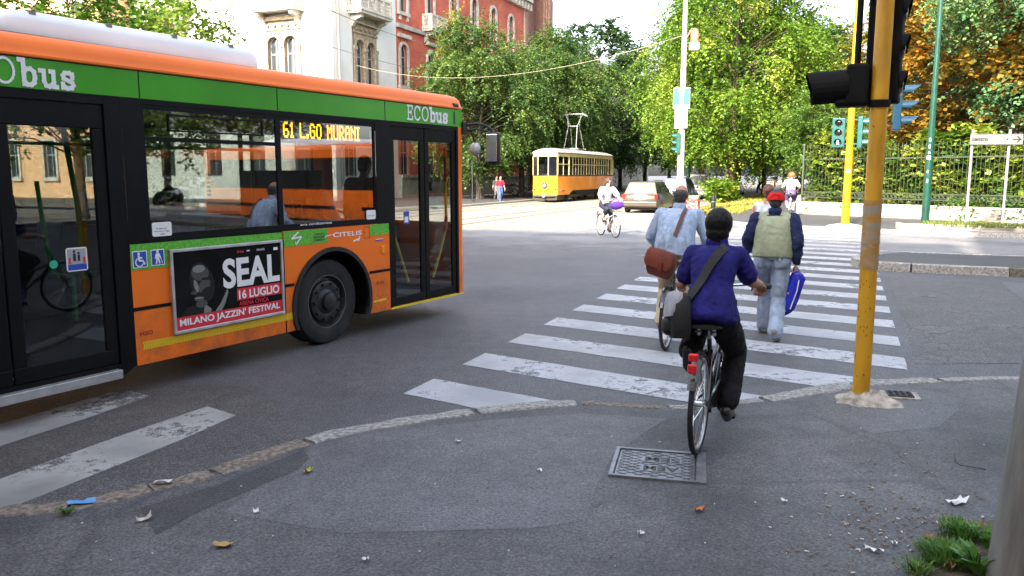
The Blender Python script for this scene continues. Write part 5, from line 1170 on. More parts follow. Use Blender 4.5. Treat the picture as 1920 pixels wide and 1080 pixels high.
# ---------------------------------------------------------------- cars
CARG = mat('car glass', (.03, .038, .045), .05, spec=1.); CARGR = mat('rear glass with painted reflection', (.10, .11, .12), .08, spec=1.)  # rear pane colour lightened to stand in for a bright reflection
def car(name, label, cat, loc, rotz, paint, kind='wagon', group=None, L=4.5, W=1.72, Hh=1.45, taxi=None):
    t = thing(name, label, cat, loc, rotz, group); h = W / 2
    belt = .92 if kind != 'van' else 1.0
    def ring(y, zb, zt, wb, wt): return [(-wb, y, zb), (-wb * 1.0, y, zb + (zt - zb) * .55), (-wt, y, zt), (0, y, zt + .02), (wt, y, zt), (wb * 1.0, y, zb + (zt - zb) * .55), (wb, y, zb), (0, y, zb)]
    Lh = L / 2; mb = MB()
    nose = {'wagon': .70, 'hatch': .72, 'van': .85}[kind]
    mb.loft([ring(-Lh, .42, .78, h * .84, h * .78), ring(-Lh + .08, .30, belt, h * .95, h * .88), ring(-Lh + .5, .24, belt + .02, h, h * .93), ring(-.3, .22, belt + .0, h, h * .94), ring(Lh - 1.4, .24, belt - .02, h, h * .93), ring(Lh - .5, .26, nose + .08, h * .98, h * .85), ring(Lh - .1, .32, nose - .04, h * .9, h * .74), ring(Lh, .42, .60, h * .8, h * .68)])
    mb.build('body', paint, t, smooth=50, bevel=0)
    if kind == 'van': y0, y1, y2, y3 = -Lh + .06, -Lh + .14, Lh - 1.75, Lh - 1.0
    elif kind == 'wagon': y0, y1, y2, y3 = -Lh + .10, -Lh + .42, Lh - 2.05, Lh - 1.25
    else: y0, y1, y2, y3 = -Lh + .15, -Lh + .75, Lh - 1.95, Lh - 1.15
    wb, wt = h * .90, h * .70; zt = Hh; mb = MB()
    B = [(-wb, y0, belt), (wb, y0, belt), (wb, y3, belt - .02), (-wb, y3, belt - .02)]; T = [(-wt, y1, zt - .03), (wt, y1, zt - .03), (wt, y2, zt - .03), (-wt, y2, zt - .03)]; U = [(-wt * .8, y1 + .12, zt), (wt * .8, y1 + .12, zt), (wt * .8, y2 - .12, zt), (-wt * .8, y2 - .12, zt)]
    mb.loft([B, T, U]); mb.build('roof', paint, t, smooth=40)
    B = [Vector(p) for p in B]; T = [Vector(p) for p in T]
    def pane(q, e, n):
        c = sum(q, Vector()) / len(q); n = Vector(n) * .008; return [c + (p - c) * e + n for p in q]
    def lerp4(q, u0, u1, v0, v1):
        a, b, c, d = q; f = lambda u, v: a.lerp(b, u).lerp(d.lerp(c, u), v); return [f(u0, v0), f(u1, v0), f(u1, v1), f(u0, v1)]
    for nm, q, n in (('rear_window', [B[0], B[1], T[1], T[0]], (0, -1, .4)), ('windscreen', [B[2], B[3], T[3], T[2]], (0, 1, .6))):
        mb = MB(); mb.quad(*[p + Vector(n).normalized() * .01 for p in lerp4(q, .07, .93, .10, .90)]); mb.build(nm, CARGR if nm[0] == 'r' else CARG, t, recalc=False)
    for sx in (-1, 1):
        q = [B[0], B[3], T[3], T[0]] if sx < 0 else [B[1], B[2], T[2], T[1]]
        spl = [(.04, .30), (.33, .62), (.65, .95)] if kind == 'wagon' else [(.06, .48), (.52, .94)] if kind == 'hatch' else [(.70, .95)]
        mb = MB()
        for (u0, u1) in spl: mb.quad(*[p + Vector((sx * .95, 0, .3)) * .012 for p in lerp4(q, u0, u1, .10, .88)])
        mb.build('side_window', CARG, t, recalc=False)
        mb = MB(); mb.box((sx * h * .86, -Lh + .06, .80 if kind != 'van' else .95), (.14, .10, .24 if kind != 'van' else .4), Matrix.Rotation(sx * .25, 3, 'Z')); mb.build('tail_light', REDL, t, bevel=.015)
        mb = MB(); mb.box((sx * h * .72, Lh - .12, .62), (.30, .12, .14), Matrix.Rotation(-sx * .3, 3, 'Z')); mb.build('headlight', mat('headlight glass', (.7, .72, .75), .1), t, bevel=.02)
        mb = MB(); mb.sphere((sx * (h + .08), y3 - .25, belt + .06), (.09, .05, .065), 10, 8); mb.build('mirror', BLACK, t, smooth=60)
    for y in (-Lh + .82, Lh - .88):
        for sx in (-1, 1):
            mb = MB(); c = Vector((sx * (h - .20), y, .31)); a = Vector((sx, 0, 0)); mb.lathe([(.19, .20), (.28, .205), (.31, .17), (.31, .03), (.28, 0)], c, a, 22); w_ = mb.build('wheel', RUBBER, t, smooth=40)
            mb = MB(); mb.lathe([(.20, .195), (.18, .16), (.06, .17), (.05, .19), (.001, .19)], c, a, 18); mb.build('rim', SILVER, w_, smooth=40)
    mb = MB(); mb.box2(-h * .93, h * .93, -Lh - .05, -Lh + .1, .34, .56); mb.box2(-h * .9, h * .9, Lh - .1, Lh + .03, .32, .5); mb.build('bumper', paint, t, bevel=.03)
    mb = MB(); mb.box2(-.26, .26, -Lh - .015, -Lh + .02, .66, .77) if kind != 'van' else mb.box2(-.26, .26, -Lh - .06, -Lh - .05, .42, .53); mb.build('number_plate', WHITE, t)
    mb = MB(); mb.box2(-h * .8, h * .8, -Lh + .3, Lh - .3, .16, .3); mb.build('underbody', BLACK, t)
    if kind == 'wagon':
        mb = MB()
        for sx in (-1, 1): mb.tube([(sx * wt * .92, y1 + .1, zt), (sx * wt * .92, y1 + .2, zt + .05), (sx * wt * .92, y2 - .3, zt + .05), (sx * wt * .92, y2 - .15, zt)], .016, 6)
        mb.build('roof_rail', BLACK, t, smooth=40)
    return t
CHAMP = mat('champagne car paint', (.085, .072, .058), .3, .4, coat=.4); DBLUE = mat('dark blue car paint', (.012, .02, .05), .25, .2, coat=.8); VWHITE = mat('white van paint', (.42, .43, .44), .3, coat=.5); SLATE = mat('slate car paint', (.10, .12, .15), .3, .3, coat=.7); RCAR = mat('red car paint', (.35, .02, .03), .3, .1, coat=.7)
car('station_wagon', 'champagne station wagon driving away past the woman on the white bicycle', 'car', AB(39.8, -9.08, 0), ROTA, CHAMP, 'wagon', L=4.6, W=1.76, Hh=1.50)
PG = 'cars parked along the avenue trees'
car('parked_car', 'dark blue estate car parked ahead of the champagne wagon', 'car', AB(54, -10.3, .0), ROTA, DBLUE, 'wagon', PG, L=4.4, Hh=1.62, W=1.8)
car('parked_van', 'small white van parked in the row under the avenue trees', 'van', AB(62, -10.1, 0), ROTA, VWHITE, 'van', PG, L=4.3, W=1.8, Hh=1.85)
car('parked_car', 'dark blue hatchback parked beyond the white van', 'car', AB(69, -9.9, 0), ROTA, DBLUE, 'hatch', PG, L=4.0)
car('parked_car', 'slate grey hatchback at the far end of the parked row', 'car', AB(76, -9.7, 0), ROTA, SLATE, 'hatch', PG, L=4.0)
# ---------------------------------------------------------------- street furniture
def ptd(px, py, Y):
    u = (px - 960) / FPX; v = (540 - py) / FPX
    d = Vector((u, math.cos(PITCH) + v * math.sin(PITCH), -math.sin(PITCH) + v * math.cos(PITCH))); d *= Y / d.y
    return Vector((d.x, d.y, d.z + CAM_H))
YPOLEM = mat('worn yellow pole paint', (.62, .33, .014), .45, col2=(.36, .17, .014), vs=7, stretch=(1, 1, .25), coat=.2, lo=.45, hi=.75, bump=.05, bs=30)
YPOLEF = mat('fresh yellow pole paint', (.52, .21, .003), .4, coat=.15, var=.10, vs=2)
DGREEN = mat('dark green pole paint', (.006, .050, .032), .35, coat=.3, var=.2, vs=3)
TEAL = mat('teal signal housing', (.003, .065, .060), .4, var=.15, vs=6)
GALV = mat('galvanised steel', (.36, .37, .37), .45, .55, var=.18, vs=6)
SIGB = mat('black signal housing', (.006, .006, .006), .75, var=.4, vs=6, spec=.15)
CEMENT = mat('crumbly cement', (.36, .33, .28), .95, var=.4, vs=14, bump=1.2, bs=26)
LENSG = mat('dark green lens', (.004, .016, .012), .12, coat=.6); LENSR = mat('dark red lens', (.010, .004, .004), .12, coat=.6); LENSY = mat('dark amber lens', (.012, .007, .002), .12, coat=.6)
GLOW = mat('lit walking figure', (.85, .95, .88), .4, emit=1.6)
def lump(name, c, r, h, m, parent, seed=1, n=26):
    rnd = random.Random(seed); mb = MB(); rings = []
    for (t, k) in ((1.0, 0), (.82, .30), (.6, .55), (.4, .85), (.28, 1.0)):
        ring = []
        for j in range(n): a = 2 * math.pi * j / n; q = r * t * (1 + rnd.gauss(0, .10)); ring.append((c[0] + math.cos(a) * q * (1.25 if math.cos(a) > 0 else 1), c[1] + math.sin(a) * q * .8, c[2] + h * k * (1 + rnd.gauss(0, .08))))
        rings.append(ring)
    mb.loft(rings); return mb.build(name, m, parent, smooth=50)
def hood(mb, c, d, r, L, n=16, cut=.62, th=.006, up=(0, 0, 1), tip=.55):
    "signal visor: an open half tube"
    c = Vector(c); d = Vector(d).normalized(); x = d.cross(Vector(up)).normalized(); u = x.cross(d)
    a0 = math.pi * (.5 - cut); a1 = math.pi * (.5 + cut)
    for i in range(n):
        s0 = a0 + (a1 - a0) * i / n; s1 = a0 + (a1 - a0) * (i + 1) / n
        def p(a, rr, l): return c + (x * math.cos(a) + u * math.sin(a)) * rr + d * l
        def ll(a): return L * (tip + (1 - tip) * max(0, math.sin(a)) ** .7)
        q = [p(s0, r, 0), p(s1, r, 0), p(s1, r, ll(s1)), p(s0, r, ll(s0))]; w = [p(s0, r - th, 0), p(s1, r - th, 0), p(s1, r - th, ll(s1)), p(s0, r - th, ll(s0))]
        mb.quad(*q); mb.quad(*w[::-1]); mb.quad(q[3], q[2], w[2], w[3])
def signal(parent, c, face, m, n=3, sp=.30, r=.115, hoodL=.22, w=.30, dp=.16, walk=False, lensset=None, name='signal_head'):
    "c = centre of the housing, face = direction the lenses look to"
    c = Vector(c); f = Vector(face).normalized(); x = f.cross(Vector((0, 0, 1))).normalized(); rot = Matrix((x, f, Vector((0, 0, 1)))).transposed()
    mb = MB(); h = sp * n
    mb.box(c, (w, dp, h + .02), rot)
    o = mb.build(name, m, parent, bevel=.02)
    for k in range(n):
        z = c.z + h / 2 - sp * (k + .5); p = Vector((c.x, c.y, z)) + f * (dp / 2)
        mb = MB(); hood(mb, p, f, r, hoodL); mb.build('visor', m, o, smooth=50, recalc=False)
        mb = MB(); mb.lathe([(r * .92, .002), (r * .8, .012), (r * .4, .022), (.001, .026)], p, f, 20); mb.build('lens', (lensset or (LENSR, LENSY, LENSG))[k % 3], o, smooth=60)
        if walk and k == n - 1:
            q = p + f * .034; wb = MB()
            def b2(u0, v0, u1, v1, ww):
                a = q + x * u0 + Vector((0, 0, v0)); b = q + x * u1 + Vector((0, 0, v1)); wb.bar(a, b, ww, .006, up=f)
            b2(0, .02, 0, -.02, .035); b2(0, -.015, -.03, -.075, .02); b2(0, -.015, .03, -.075, .02); b2(0, .02, -.035, -.02, .016); b2(0, .02, .035, -.02, .016)
            wb.sphere(q + Vector((0, 0, .052)), .02, 8, 6); wb.build('walking_figure', GLOW, o)
    return o
# near signal post
np_ = at(1613, 752, .03); np_ = Vector((np_.x, np_.y, .03))
t = thing('signal_post', 'near yellow signal post with scraped paint and black signal heads, cement lump at its foot', 'traffic light', np_, ROTA)
mb = MB(); mb.cyl((0, 0, -.02), (0, 0, 4.05), .066, .062, 28); mb.build('pole', YPOLEM, t, smooth=50)
TAPE = mat('torn grey tape and glue', (.30, .26, .20), .85, col2=(.42, .22, .04), vs=9, stretch=(1, 1, 2.2), bump=.6, bs=20, lo=.42, hi=.58)
mb = MB()
for (z0, z1) in ((1.08, 1.27), (1.275, 1.62)): mb.cyl((0, 0, z0), (0, 0, z1), .0685, .068, 28)
mb.build('tape_remains', TAPE, t, smooth=50)
for z0, z1 in ((3.18, 3.28), (2.33, 2.385)): mb = MB(); mb.cyl((0, 0, z0), (0, 0, z1), .078, .078, 24); mb.build('collar', SIGB, t, smooth=50, bevel=.004)
lump('cement_foot', (0.03, 0, -.01), .24, .10, CEMENT, t, 4)
scr = MB(); rs = random.Random(9)
for k in range(26):
    a = R(rs.uniform(-150, -30)); z = rs.uniform(.55, 1.05) if k < 12 else rs.uniform(.2, 2.2); q = Vector((math.cos(a) * .0672, math.sin(a) * .0672, z)); tt_ = Vector((-math.sin(a), math.cos(a), 0)); l = rs.uniform(.006, .02); dz = rs.uniform(-.02, .02)
    scr.quad(q - tt_ * l * .4 - Vector((0, 0, .004)), q + tt_ * l * .4 + Vector((0, 0, dz - .004)), q + tt_ * l * .4 + Vector((0, 0, dz + .004)), q - tt_ * l * .4 + Vector((0, 0, .006)))
scr.build('scribble', BLACK, t, recalc=False)
signal(t, (.022, .165, 2.79), (1, -.14, 0), SIGB, 3, .275, .10, .05, .20, .245)
mb = MB(); mb.box((.02, .07, 2.40), (.10, .14, .04)); mb.box((.02, .07, 3.16), (.10, .14, .04)); mb.box((-.10, .02, 2.37), (.18, .05, .045)); mb.build('bracket', SIGB, t, bevel=.006)
mb = MB(); mb.tube([(0, 0, 3.26), (-.06, 0, 3.265), (-.12, .02, 3.26), (-.155, .02, 3.25), (-.172, .02, 3.21), (-.172, .02, 2.66)], .024, 10); mb.build('pipe_arm', SIGB, t, smooth=50)
mb = MB(); mb.box((-.165, .02, 2.50), (.16, .22, .32)); mb.box((-.25, .02, 2.37), (.14, .2, .06)); sh = mb.build('signal_head', SIGB, t, bevel=.025)
mb = MB(); hood(mb, (-.235, .02, 2.50), (-1, -.12, -.06), .13, .30, 20, .86, .008, tip=.88); mb.build('visor', SIGB, sh, smooth=50, recalc=False)
mb = MB(); mb.lathe([(.115, 0), (.1, .01), (.05, .02), (.001, .022)], (-.245, .02, 2.50), (-1, -.12, -.06), 20); mb.build('lens', LENSG, sh, smooth=60)
# far yellow signal post
t = thing('signal_post', 'bright yellow signal post on the far pavement with teal heads and a walking figure', 'traffic light', AB(28.78, 0, .12), ROTA)
mb = MB(); mb.cyl((0, 0, -.02), (0, 0, 8.6), .135, .075, 24); mb.build('pole', YPOLEF, t, smooth=50)
mb = MB(); mb.lathe([(.62, 0), (.55, .05), (.30, .10), (.14, .12)], (0, 0, -.01), n=24); mb.build('concrete_foot', M_STONE, t, smooth=50)
signal(t, (-.36, -.05, 3.08), (-.12, -1, 0), TEAL, 3, .31, .12, .10, .40, .16, walk=True)
signal(t, (.30, 0, 3.08), (1, -.10, 0), TEAL, 3, .33, .125, .34, .32, .16)
mb = MB()
for z in (2.72, 3.5): mb.box((-.05, -.02, z), (.7, .06, .05))
mb.build('bracket', TEAL, t); mb = MB(); mb.box((0, -.115, 1.85), (.10, .02, .10)); mb.build('sticker', WHITE, t)
# pale post on the island
t = thing('signal_post', 'thin pale signal post on the traffic island, half hidden behind the near yellow post', 'traffic light', AB(17.62, .50, .15), ROTA)
mb = MB(); mb.cyl((0, 0, 0), (0, 0, 3.62), .045, .04, 16); mb.build('pole', WHITEP, t, smooth=50); mb = MB(); mb.cyl((0, 0, .22), (0, 0, .52), .048, n=16); mb.build('band', BLACK, t, smooth=50)
signal(t, (.32, .06, 3.02), (1, .05, 0), mat('blue grey signal housing', (.03, .12, .2), .4), 3, .30, .105, .32, .28, .14); mb = MB()
for z in (2.7, 3.4): mb.box((.16, .03, z), (.3, .04, .04))
mb.build('bracket', BLACK, t)
# green lamp post with its lantern
t = thing('lamp_post', 'tall dark green lamp post in the grass bed by the direction sign', 'lamp post', AB(29.5, 2.42, .24), ROTA)
mb = MB(); mb.tube([(0, 0, 0), (0, 0, 1.2), (0, 0, 8.8)], [.125, .115, .055], 20); mb.tube([(0, 0, 8.8), (.15, 0, 9.2), (.7, 0, 9.35), (1.5, 0, 9.2)], .04, 10); mb.build('pole', DGREEN, t, smooth=50)
mb = MB(); mb.lathe([(.05, .55), (.12, .4), (.2, .25), (.34, .1), (.36, .06), (.34, .04)], (1.72, 0, 8.3), n=20); mb.tube([(1.5, 0, 9.2), (1.72, 0, 9.1), (1.72, 0, 8.8)], .03, 8); ln = mb.build('lantern', mat('beige lantern', (.45, .36, .26), .5), t, smooth=50)
mb = MB(); mb.sphere((1.72, 0, 8.34), (.3, .3, .12), 16, 8); mb.build('lamp_glass', mat('frosted lamp glass', (.7, .66, .58), .3), ln, smooth=60)
mb = MB()
for (z, h_, w) in ((2.15, .12, .11), (2.5, .1, .05), (2.72, .1, .05), (2.3, .05, .06), (1.7, .08, .04), (1.4, .12, .04)): mb.box((-.03, -.117, z), (w, .012, h_))
mb.build('sticker', WHITE, t)
# direction sign
a_, b_ = AB(29.05, 3.55), AB(29.35, 4.60); t = thing('direction_sign', 'white street sign reading centro with a target symbol and a right arrow on two posts', 'sign', a_ + Vector((0, 0, .24)), math.atan2(b_.y - a_.y, b_.x - a_.x))
Ls = (b_ - a_).length; mb = MB(); mb.cyl((0, 0, 0), (0, 0, 3.0), .042, n=14); mb.build('post', GALV, t, smooth=50); mb = MB(); mb.cyl((Ls, 0, 0), (Ls, 0, 3.0), .042, n=14); mb.build('post', GALV, t, smooth=50)
mb = MB(); mb.box2(-.10, Ls + .36, -.085, -.05, 2.52, 2.86); pl = mb.build('panel', mat('dull white sign', (.15, .15, .145), .5), t, bevel=.01)
fS = lambda u, v: (u, -.089, v); mb = MB(); text(mb, 'centro', fS, -.05, .42, 2.64, 2.75, .03)
def ring2(mb, c, r0, r1, n=24):
    for k in range(n): a, b = 2 * math.pi * k / n, 2 * math.pi * (k + 1) / n; mb.quad(*[fS(c[0] + r * math.cos(t_), c[1] + r * math.sin(t_)) for r, t_ in ((r0, a), (r1, a), (r1, b), (r0, b))])
ring2(mb, (.99, 2.69), .0, .025); 
for p, q in (((1.15, 2.69), (1.38, 2.69)), ((1.38, 2.69), (1.28, 2.78)), ((1.38, 2.69), (1.28, 2.60))):
    d = (Vector(q) - Vector(p)).normalized(); n_ = Vector((-d.y, d.x)) * .016; p = Vector(p) - d * .006; q = Vector(q) + d * .006; mb.quad(*[fS(v.x, v.y) for v in (p - n_, q - n_, q + n_, p + n_)])
for (x0, x1, z0, z1) in ((-.09, Ls + .35, 2.53, 2.537), (-.09, Ls + .35, 2.843, 2.85)): mb.quad(fS(x0, z0), fS(x1, z0), fS(x1, z1), fS(x0, z1))
mb.build('lettering', BLACK, pl, recalc=False); mb = MB(); ring2(mb, (.99, 2.69), .042, .09); mb.build('target_ring', mat('grey print', (.22, .22, .24), .5), pl, recalc=False)
# pale pole by the avenue with road sign, signal and lamp
lp = AB(34.2, -6.55, .1); t = thing('utility_pole', 'pale tram pole with a blue dead-end road sign, a teal signal and a small lamp', 'pole', lp, ROTA)
mb = MB(); mb.tube([(0, 0, 0), (0, 0, 3), (0, 0, 11)], [.155, .14, .075], 18); mb.build('pole', mat('cream pole paint', (.42, .39, .33), .5, var=.12, vs=3), t, smooth=50)
mb = MB(); mb.box2(-.36, .34, -.20, -.17, 4.45, 5.32); sp_ = mb.build('sign_plate', mat('aged white sign', (.22, .225, .225), .5), t, bevel=.01)
mb = MB()
for (a, b, c, d) in ((-.33, -.10, 4.62, 5.28), (.08, .31, 4.62, 5.28)): mb.box2(a, b, -.206, -.2, c, d)
mb.build('sign_field', mat('sky blue sign', (.004, .17, .30), .4), sp_); mb = MB(); mb.box2(-.13, .11, -.208, -.2, 5.14, 5.22); mb.build('sign_bar', mat('faded red sign', (.55, .12, .03), .5), sp_)
mb = MB(); mb.box2(-.28, .26, -.195, -.165, 3.65, 4.43); mb.build('sign_plate', mat('aged white plate', (.26, .265, .265), .5), t, bevel=.01)
signal(t, (-.10, -.16, 3.05), (-1, -.25, 0), TEAL, 3, .28, .105, .24, .28, .16, lensset=(LENSR, LENSY, mat('lit green lens', (.15, .85, .55), .3, emit=.6)))
mb = MB(); mb.tube([(.1, 0, 7.35), (.3, 0, 7.7), (.40, 0, 7.65)], .03, 8); mb.lathe([(.05, .75), (.17, .6), (.17, .18), (.21, .16)], (.42, 0, 6.95), n=16); lm = mb.build('lantern', mat('rusty lantern', (.36, .16, .08), .6, .2, var=.3, vs=6), t, smooth=50)
mb = MB(); mb.lathe([(.21, .16), (.23, -.05), (.2, -.12), (.001, -.13)], (.42, 0, 6.95), n=16); mb.build('lamp_glass', mat('white lamp glass', (.8, .76, .7), .25), lm, smooth=60)
# small posts and boxes at the park edge
for (px, py, hh, m_, lab) in ((1288, 374, 4.0, DGREEN, 'green post just right of the tram pole'), (1362, 373, 2.1, DGREEN, 'green and cream post at the lawn edge')):
    p = at(px, py, .12); q = thing('post', lab, 'post', p); mb = MB(); mb.cyl((0, 0, 0), (0, 0, hh), .085 if hh > 3 else .10, n=12); mb.build('pole', m_, q, smooth=50); mb = MB(); mb.sphere((0, 0, hh), .11, 10, 8)
    if hh < 3: mb.cyl((0, 0, hh * .55), (0, 0, hh), .105, n=12)
    mb.build('cap', M_TRIMW, q, smooth=50)
p = at(1297, 402, .12); q = thing('news_box', 'red box with pictures and a green lid at the kerb by the tram pole', 'box', p, ROTA)
mb = MB(); mb.box2(-.30, .30, -.25, .25, .06, .74); mb.build('body', mat('red printed box', (.62, .04, .03), .5, col2=(.65, .55, .5), vs=9, lo=.5, hi=.62), q, bevel=.02)
mb = MB(); mb.box2(-.33, .33, -.28, .28, .74, .82); mb.build('lid', mat('green lid', (.10, .35, .10), .5), q, bevel=.02); mb = MB(); mb.box2(-.27, .27, -.22, .22, 0, .06); mb.build('base', BLACK, q)
p = at(1337, 394, .12); q = thing('bollard', 'dark pointed bollard on the sunlit lawn edge', 'bollard', p); mb = MB(); mb.lathe([(.14, 0), (.14, .1), (.12, .12), (.11, .55), (.05, .72), (.001, .74)], n=14); mb.build('shaft', mat('dark iron', (.04, .045, .055), .5, .5), q, smooth=40); mb = MB(); mb.torus((0, 0, .4), (0, 0, 1), .118, .02, 16, 6); mb.build('ring', GALV, q, smooth=60)
# ---- iron park fence on its low stone wall
IRON = mat('grey green iron', (.055, .070, .045), .5, .35, var=.2, vs=6); FS = [AB(52, -2.5), AB(38.0, -1.85), AB(33.6, 5.6), AB(29.4, 13.2)]
WALLM = mat('rough rubble wall', (.46, .41, .34), .9, col2=(.30, .27, .23), vs=11, bump=.8, bs=16, detail=6)
w = thing('park_wall', 'low pale rubble wall under the iron park fence', 'wall', FS[1]); fe = thing('iron_fence', 'tall iron park fence of thin spear-topped bars along the hedge', 'fence', FS[1])
mbw = MB(); mbc = MB(); mbr = MB(); mbb = MB()
for p, q in zip(FS, FS[1:]):
    p = p - FS[1]; q = q - FS[1]; d = (q - p).normalized(); L = (q - p).length; nr = Vector((-d.y, d.x, 0)); O = Vector((0, 0, .1))
    mbw.bar(p + Vector((0, 0, .32)), q + Vector((0, 0, .32)), .42, .5); mbc.bar(p + Vector((0, 0, .60)), q + Vector((0, 0, .60)), .50, .09)
    for z, hh in ((.86, .045), (1.08, .045), (2.50, .05)): mbr.bar(p + Vector((0, 0, z)), q + Vector((0, 0, z)), .035, hh)
    k = int(L / .155)
    for i in range(k + 1):
        c = p + d * (L * i / k); mbb.cyl(c + Vector((0, 0, .64)), c + Vector((0, 0, 2.98)), .0105, n=6); mbb.cyl(c + Vector((0, 0, 2.98)), c + Vector((0, 0, 3.14)), .02, .002, 6, False)
        if i < k: mbr.torus(c + d * (L / k / 2) + Vector((0, 0, .97)), nr, .06, .011, 10, 5)
mbw.build('masonry', WALLM, w); mbc.build('coping', M_STONE, w, bevel=.02); mbr.build('rails', IRON, fe, smooth=40); mbb.build('bars', IRON, fe, smooth=50)
mb = MB(); mb.cyl((0, 0, .1), (0, 0, 3.1), .05, .05, 12); mb.sphere((0, 0, 3.12), .07, 10, 8); mb.build('corner_post', IRON, fe, smooth=50)
# ---- overhead wires
WIRE = mat('weathered cable', (.16, .15, .13), .6); WIREL = mat('pale cable', (.30, .27, .18), .6)
def wire(label, p, q, sag, m, r=.018):
    mb = MB(); n = 20; o = (p + q) / 2
    mb.tube([p.lerp(q, i / n) - Vector((0, 0, sag * 4 * (i / n) * (1 - i / n))) - o for i in range(n + 1)], r, 6)
    w_ = mb.build('overhead_wire', m, None, smooth=60); w_.location = o; return tag(w_, label, 'wire')
wire('pale span wire hanging from the white palazzo to the tram pole', AB(46.6, -30.85, 9.1), Vector((lp.x, lp.y, 7.55)), 1.25, WIREL, .013)
wire('dark cable crossing the top of the white palazzo corner', ptd(470, -50, 30), ptd(838, 90, 62), .4, WIRE, .02)
wire('thin dark cable crossing the white wall below the balconies', ptd(590, 78, 44), ptd(790, 132, 60), .1, WIRE, .016)
# ---- scooters and motorbikes by the palazzo
def motorbike(label, loc, rotz, m):
    t = thing('motorbike', label, 'motorbike', loc, rotz, 'motorbikes parked on the left pavement')
    for y in (-.68, .70):
        mb = MB(); mb.torus((0, y, .30), (1, 0, 0), .25, .055, 22, 8); w_ = mb.build('wheel', RUBBER, t, smooth=60); mb = MB(); mb.torus((0, y, .30), (1, 0, 0), .17, .02, 18, 6)
        for k in range(5): a = k * 1.2566; mb.bar((0, y, .3), (0, y + .17 * math.cos(a), .3 + .17 * math.sin(a)), .03, .03)
        mb.build('rim', SILVER, w_, smooth=50)
    mb = MB(); mb.sphere((0, .18, .82), (.15, .30, .15), 14, 9); mb.sphere((0, .55, .90), (.14, .16, .15), 12, 8); mb.build('tank', m, t, smooth=60)
    mb = MB(); mb.sphere((0, -.32, .82), (.13, .38, .07), 14, 8); mb.build('seat', BLACK, t, smooth=60)
    mb = MB(); mb.box((0, .05, .46), (.26, .42, .34)); mb.tube([(0, .70, .30), (0, .52, .98)], .035, 8); mb.tube([(0, -.68, .3), (0, -.1, .45)], .035, 8); mb.tube([(.15, .3, .25), (.16, -.2, .28), (.17, -.75, .42)], .05, 8); mb.build('engine', mat('engine metal', (.10, .10, .10), .4, .6), t, bevel=.02)
    mb = MB(); mb.tube([(-.36, .42, 1.08), (-.12, .52, 1.04), (.12, .52, 1.04), (.36, .42, 1.08)], .016, 8); mb.tube([(-.2, .5, 1.05), (-.3, .52, 1.25)], .008, 5); mb.tube([(.2, .5, 1.05), (.3, .52, 1.25)], .008, 5); mb.build('handlebar', BLACK, t, smooth=50)
    mb = MB()
    for s_ in (-1, 1): mb.sphere((s_ * .31, .52, 1.28), (.06, .02, .045), 8, 6)
    mb.build('mirrors', CHROME, t, smooth=50); mb = MB(); mb.sphere((0, .70, .92), (.09, .06, .09), 12, 8); mb.build('headlight', CHROME, t, smooth=60)
motorbike('red motorbike parked beside the pedestrian in the red shirt', at(951, 367, .12), AZ * 0 + R(70), mat('red motorbike paint', (.45, .02, .04), .3, coat=.5)); motorbike('dark motorbike with chrome front wheel parked nearer the tram', at(969, 363, .12), R(-75), mat('dark motorbike paint', (.03, .03, .04), .3, coat=.5))
p = at(930, 372, .12); q = thing('street_post', 'thin dark post beside the pedestrian in the red shirt', 'post', at(886, 378, .12)); mb = MB(); mb.cyl((0, 0, 0), (0, 0, 2.6), .05, n=10); mb.build('pole', BLACK, q, smooth=50); mb = MB(); mb.lathe([(.16, 0), (.12, .05), (.055, .12)], n=12); mb.build('foot', BLACK, q, smooth=50)
# ---- leaning grey pole in the near right corner
b0 = at(1886, 1092, .03); t = thing('wooden_pole', 'weathered grey pole leaning in the weeds at the right edge', 'pole', b0); t.rotation_euler = (R(-1.5), R(5.6), 0)
mb = MB(); mb.tube([(0, 0, -.2), (0, 0, 1), (0, 0, 4.5)], [.085, .083, .075], 24); mb.build('shaft', mat('weathered grey wood', (.24, .235, .21), .85, col2=(.15, .145, .13), vs=5, stretch=(3, 3, .5), bump=.5, bs=22), t, smooth=50)
mb = MB(); mb.box((-.062, -.056, 1.12), (.03, .03, .05)); mb.build('knot', mat('dark knot', (.04, .03, .025), .9), t, bevel=.008)
# ---- manhole cover and drain cover
mc = [at(1140, 891, .038), at(1313, 906, .038), at(1313, 853, .038), at(1162, 839, .038)]
ex = mc[1] - mc[0]; Wm = ex.length; t = thing('manhole_cover', 'square iron manhole cover with diamond tread and raised letters behind the rear bicycle wheel', 'manhole cover', mc[0], math.atan2(ex.y, ex.x))
Dm = .52; IRONM = mat('worn cast iron', (.20, .20, .215), .42, .55, var=.3, vs=9, bump=.3, bs=40); IRONF = mat('dark iron frame', (.045, .043, .042), .6, .4, var=.3, vs=9)
mb = MB()
for (a, b, c, d) in ((0, Wm, 0, .025), (0, Wm, Dm - .025, Dm), (0, .025, .025, Dm - .025), (Wm - .025, Wm, .025, Dm - .025)): mb.box2(a, b, c, d, -.03, .006)
mb.box2(Wm, Wm + .035, 0, Dm + .02, -.03, .003); mb.build('frame', IRONM, t)
mb = MB(); mb.box2(.035, Wm - .035, .035, Dm - .035, -.03, -.002); pl = mb.build('plate', IRONM, t)
mb = MB(); s = .045
x0, x1, y0, y1 = .045, Wm - .045, .045, Dm - .045
n_ = int((x1 - x0 + y1 - y0) / s)
def clipseg(p, d):
    ts = []
    lo, hi = -9, 9
    for k, (a, b) in enumerate(((x0, x1), (y0, y1))):
        if abs(d[k]) < 1e-9: continue
        t0, t1 = (a - p[k]) / d[k], (b - p[k]) / d[k]; lo = max(lo, min(t0, t1)); hi = min(hi, max(t0, t1))
    return (lo, hi) if hi > lo + .01 else None
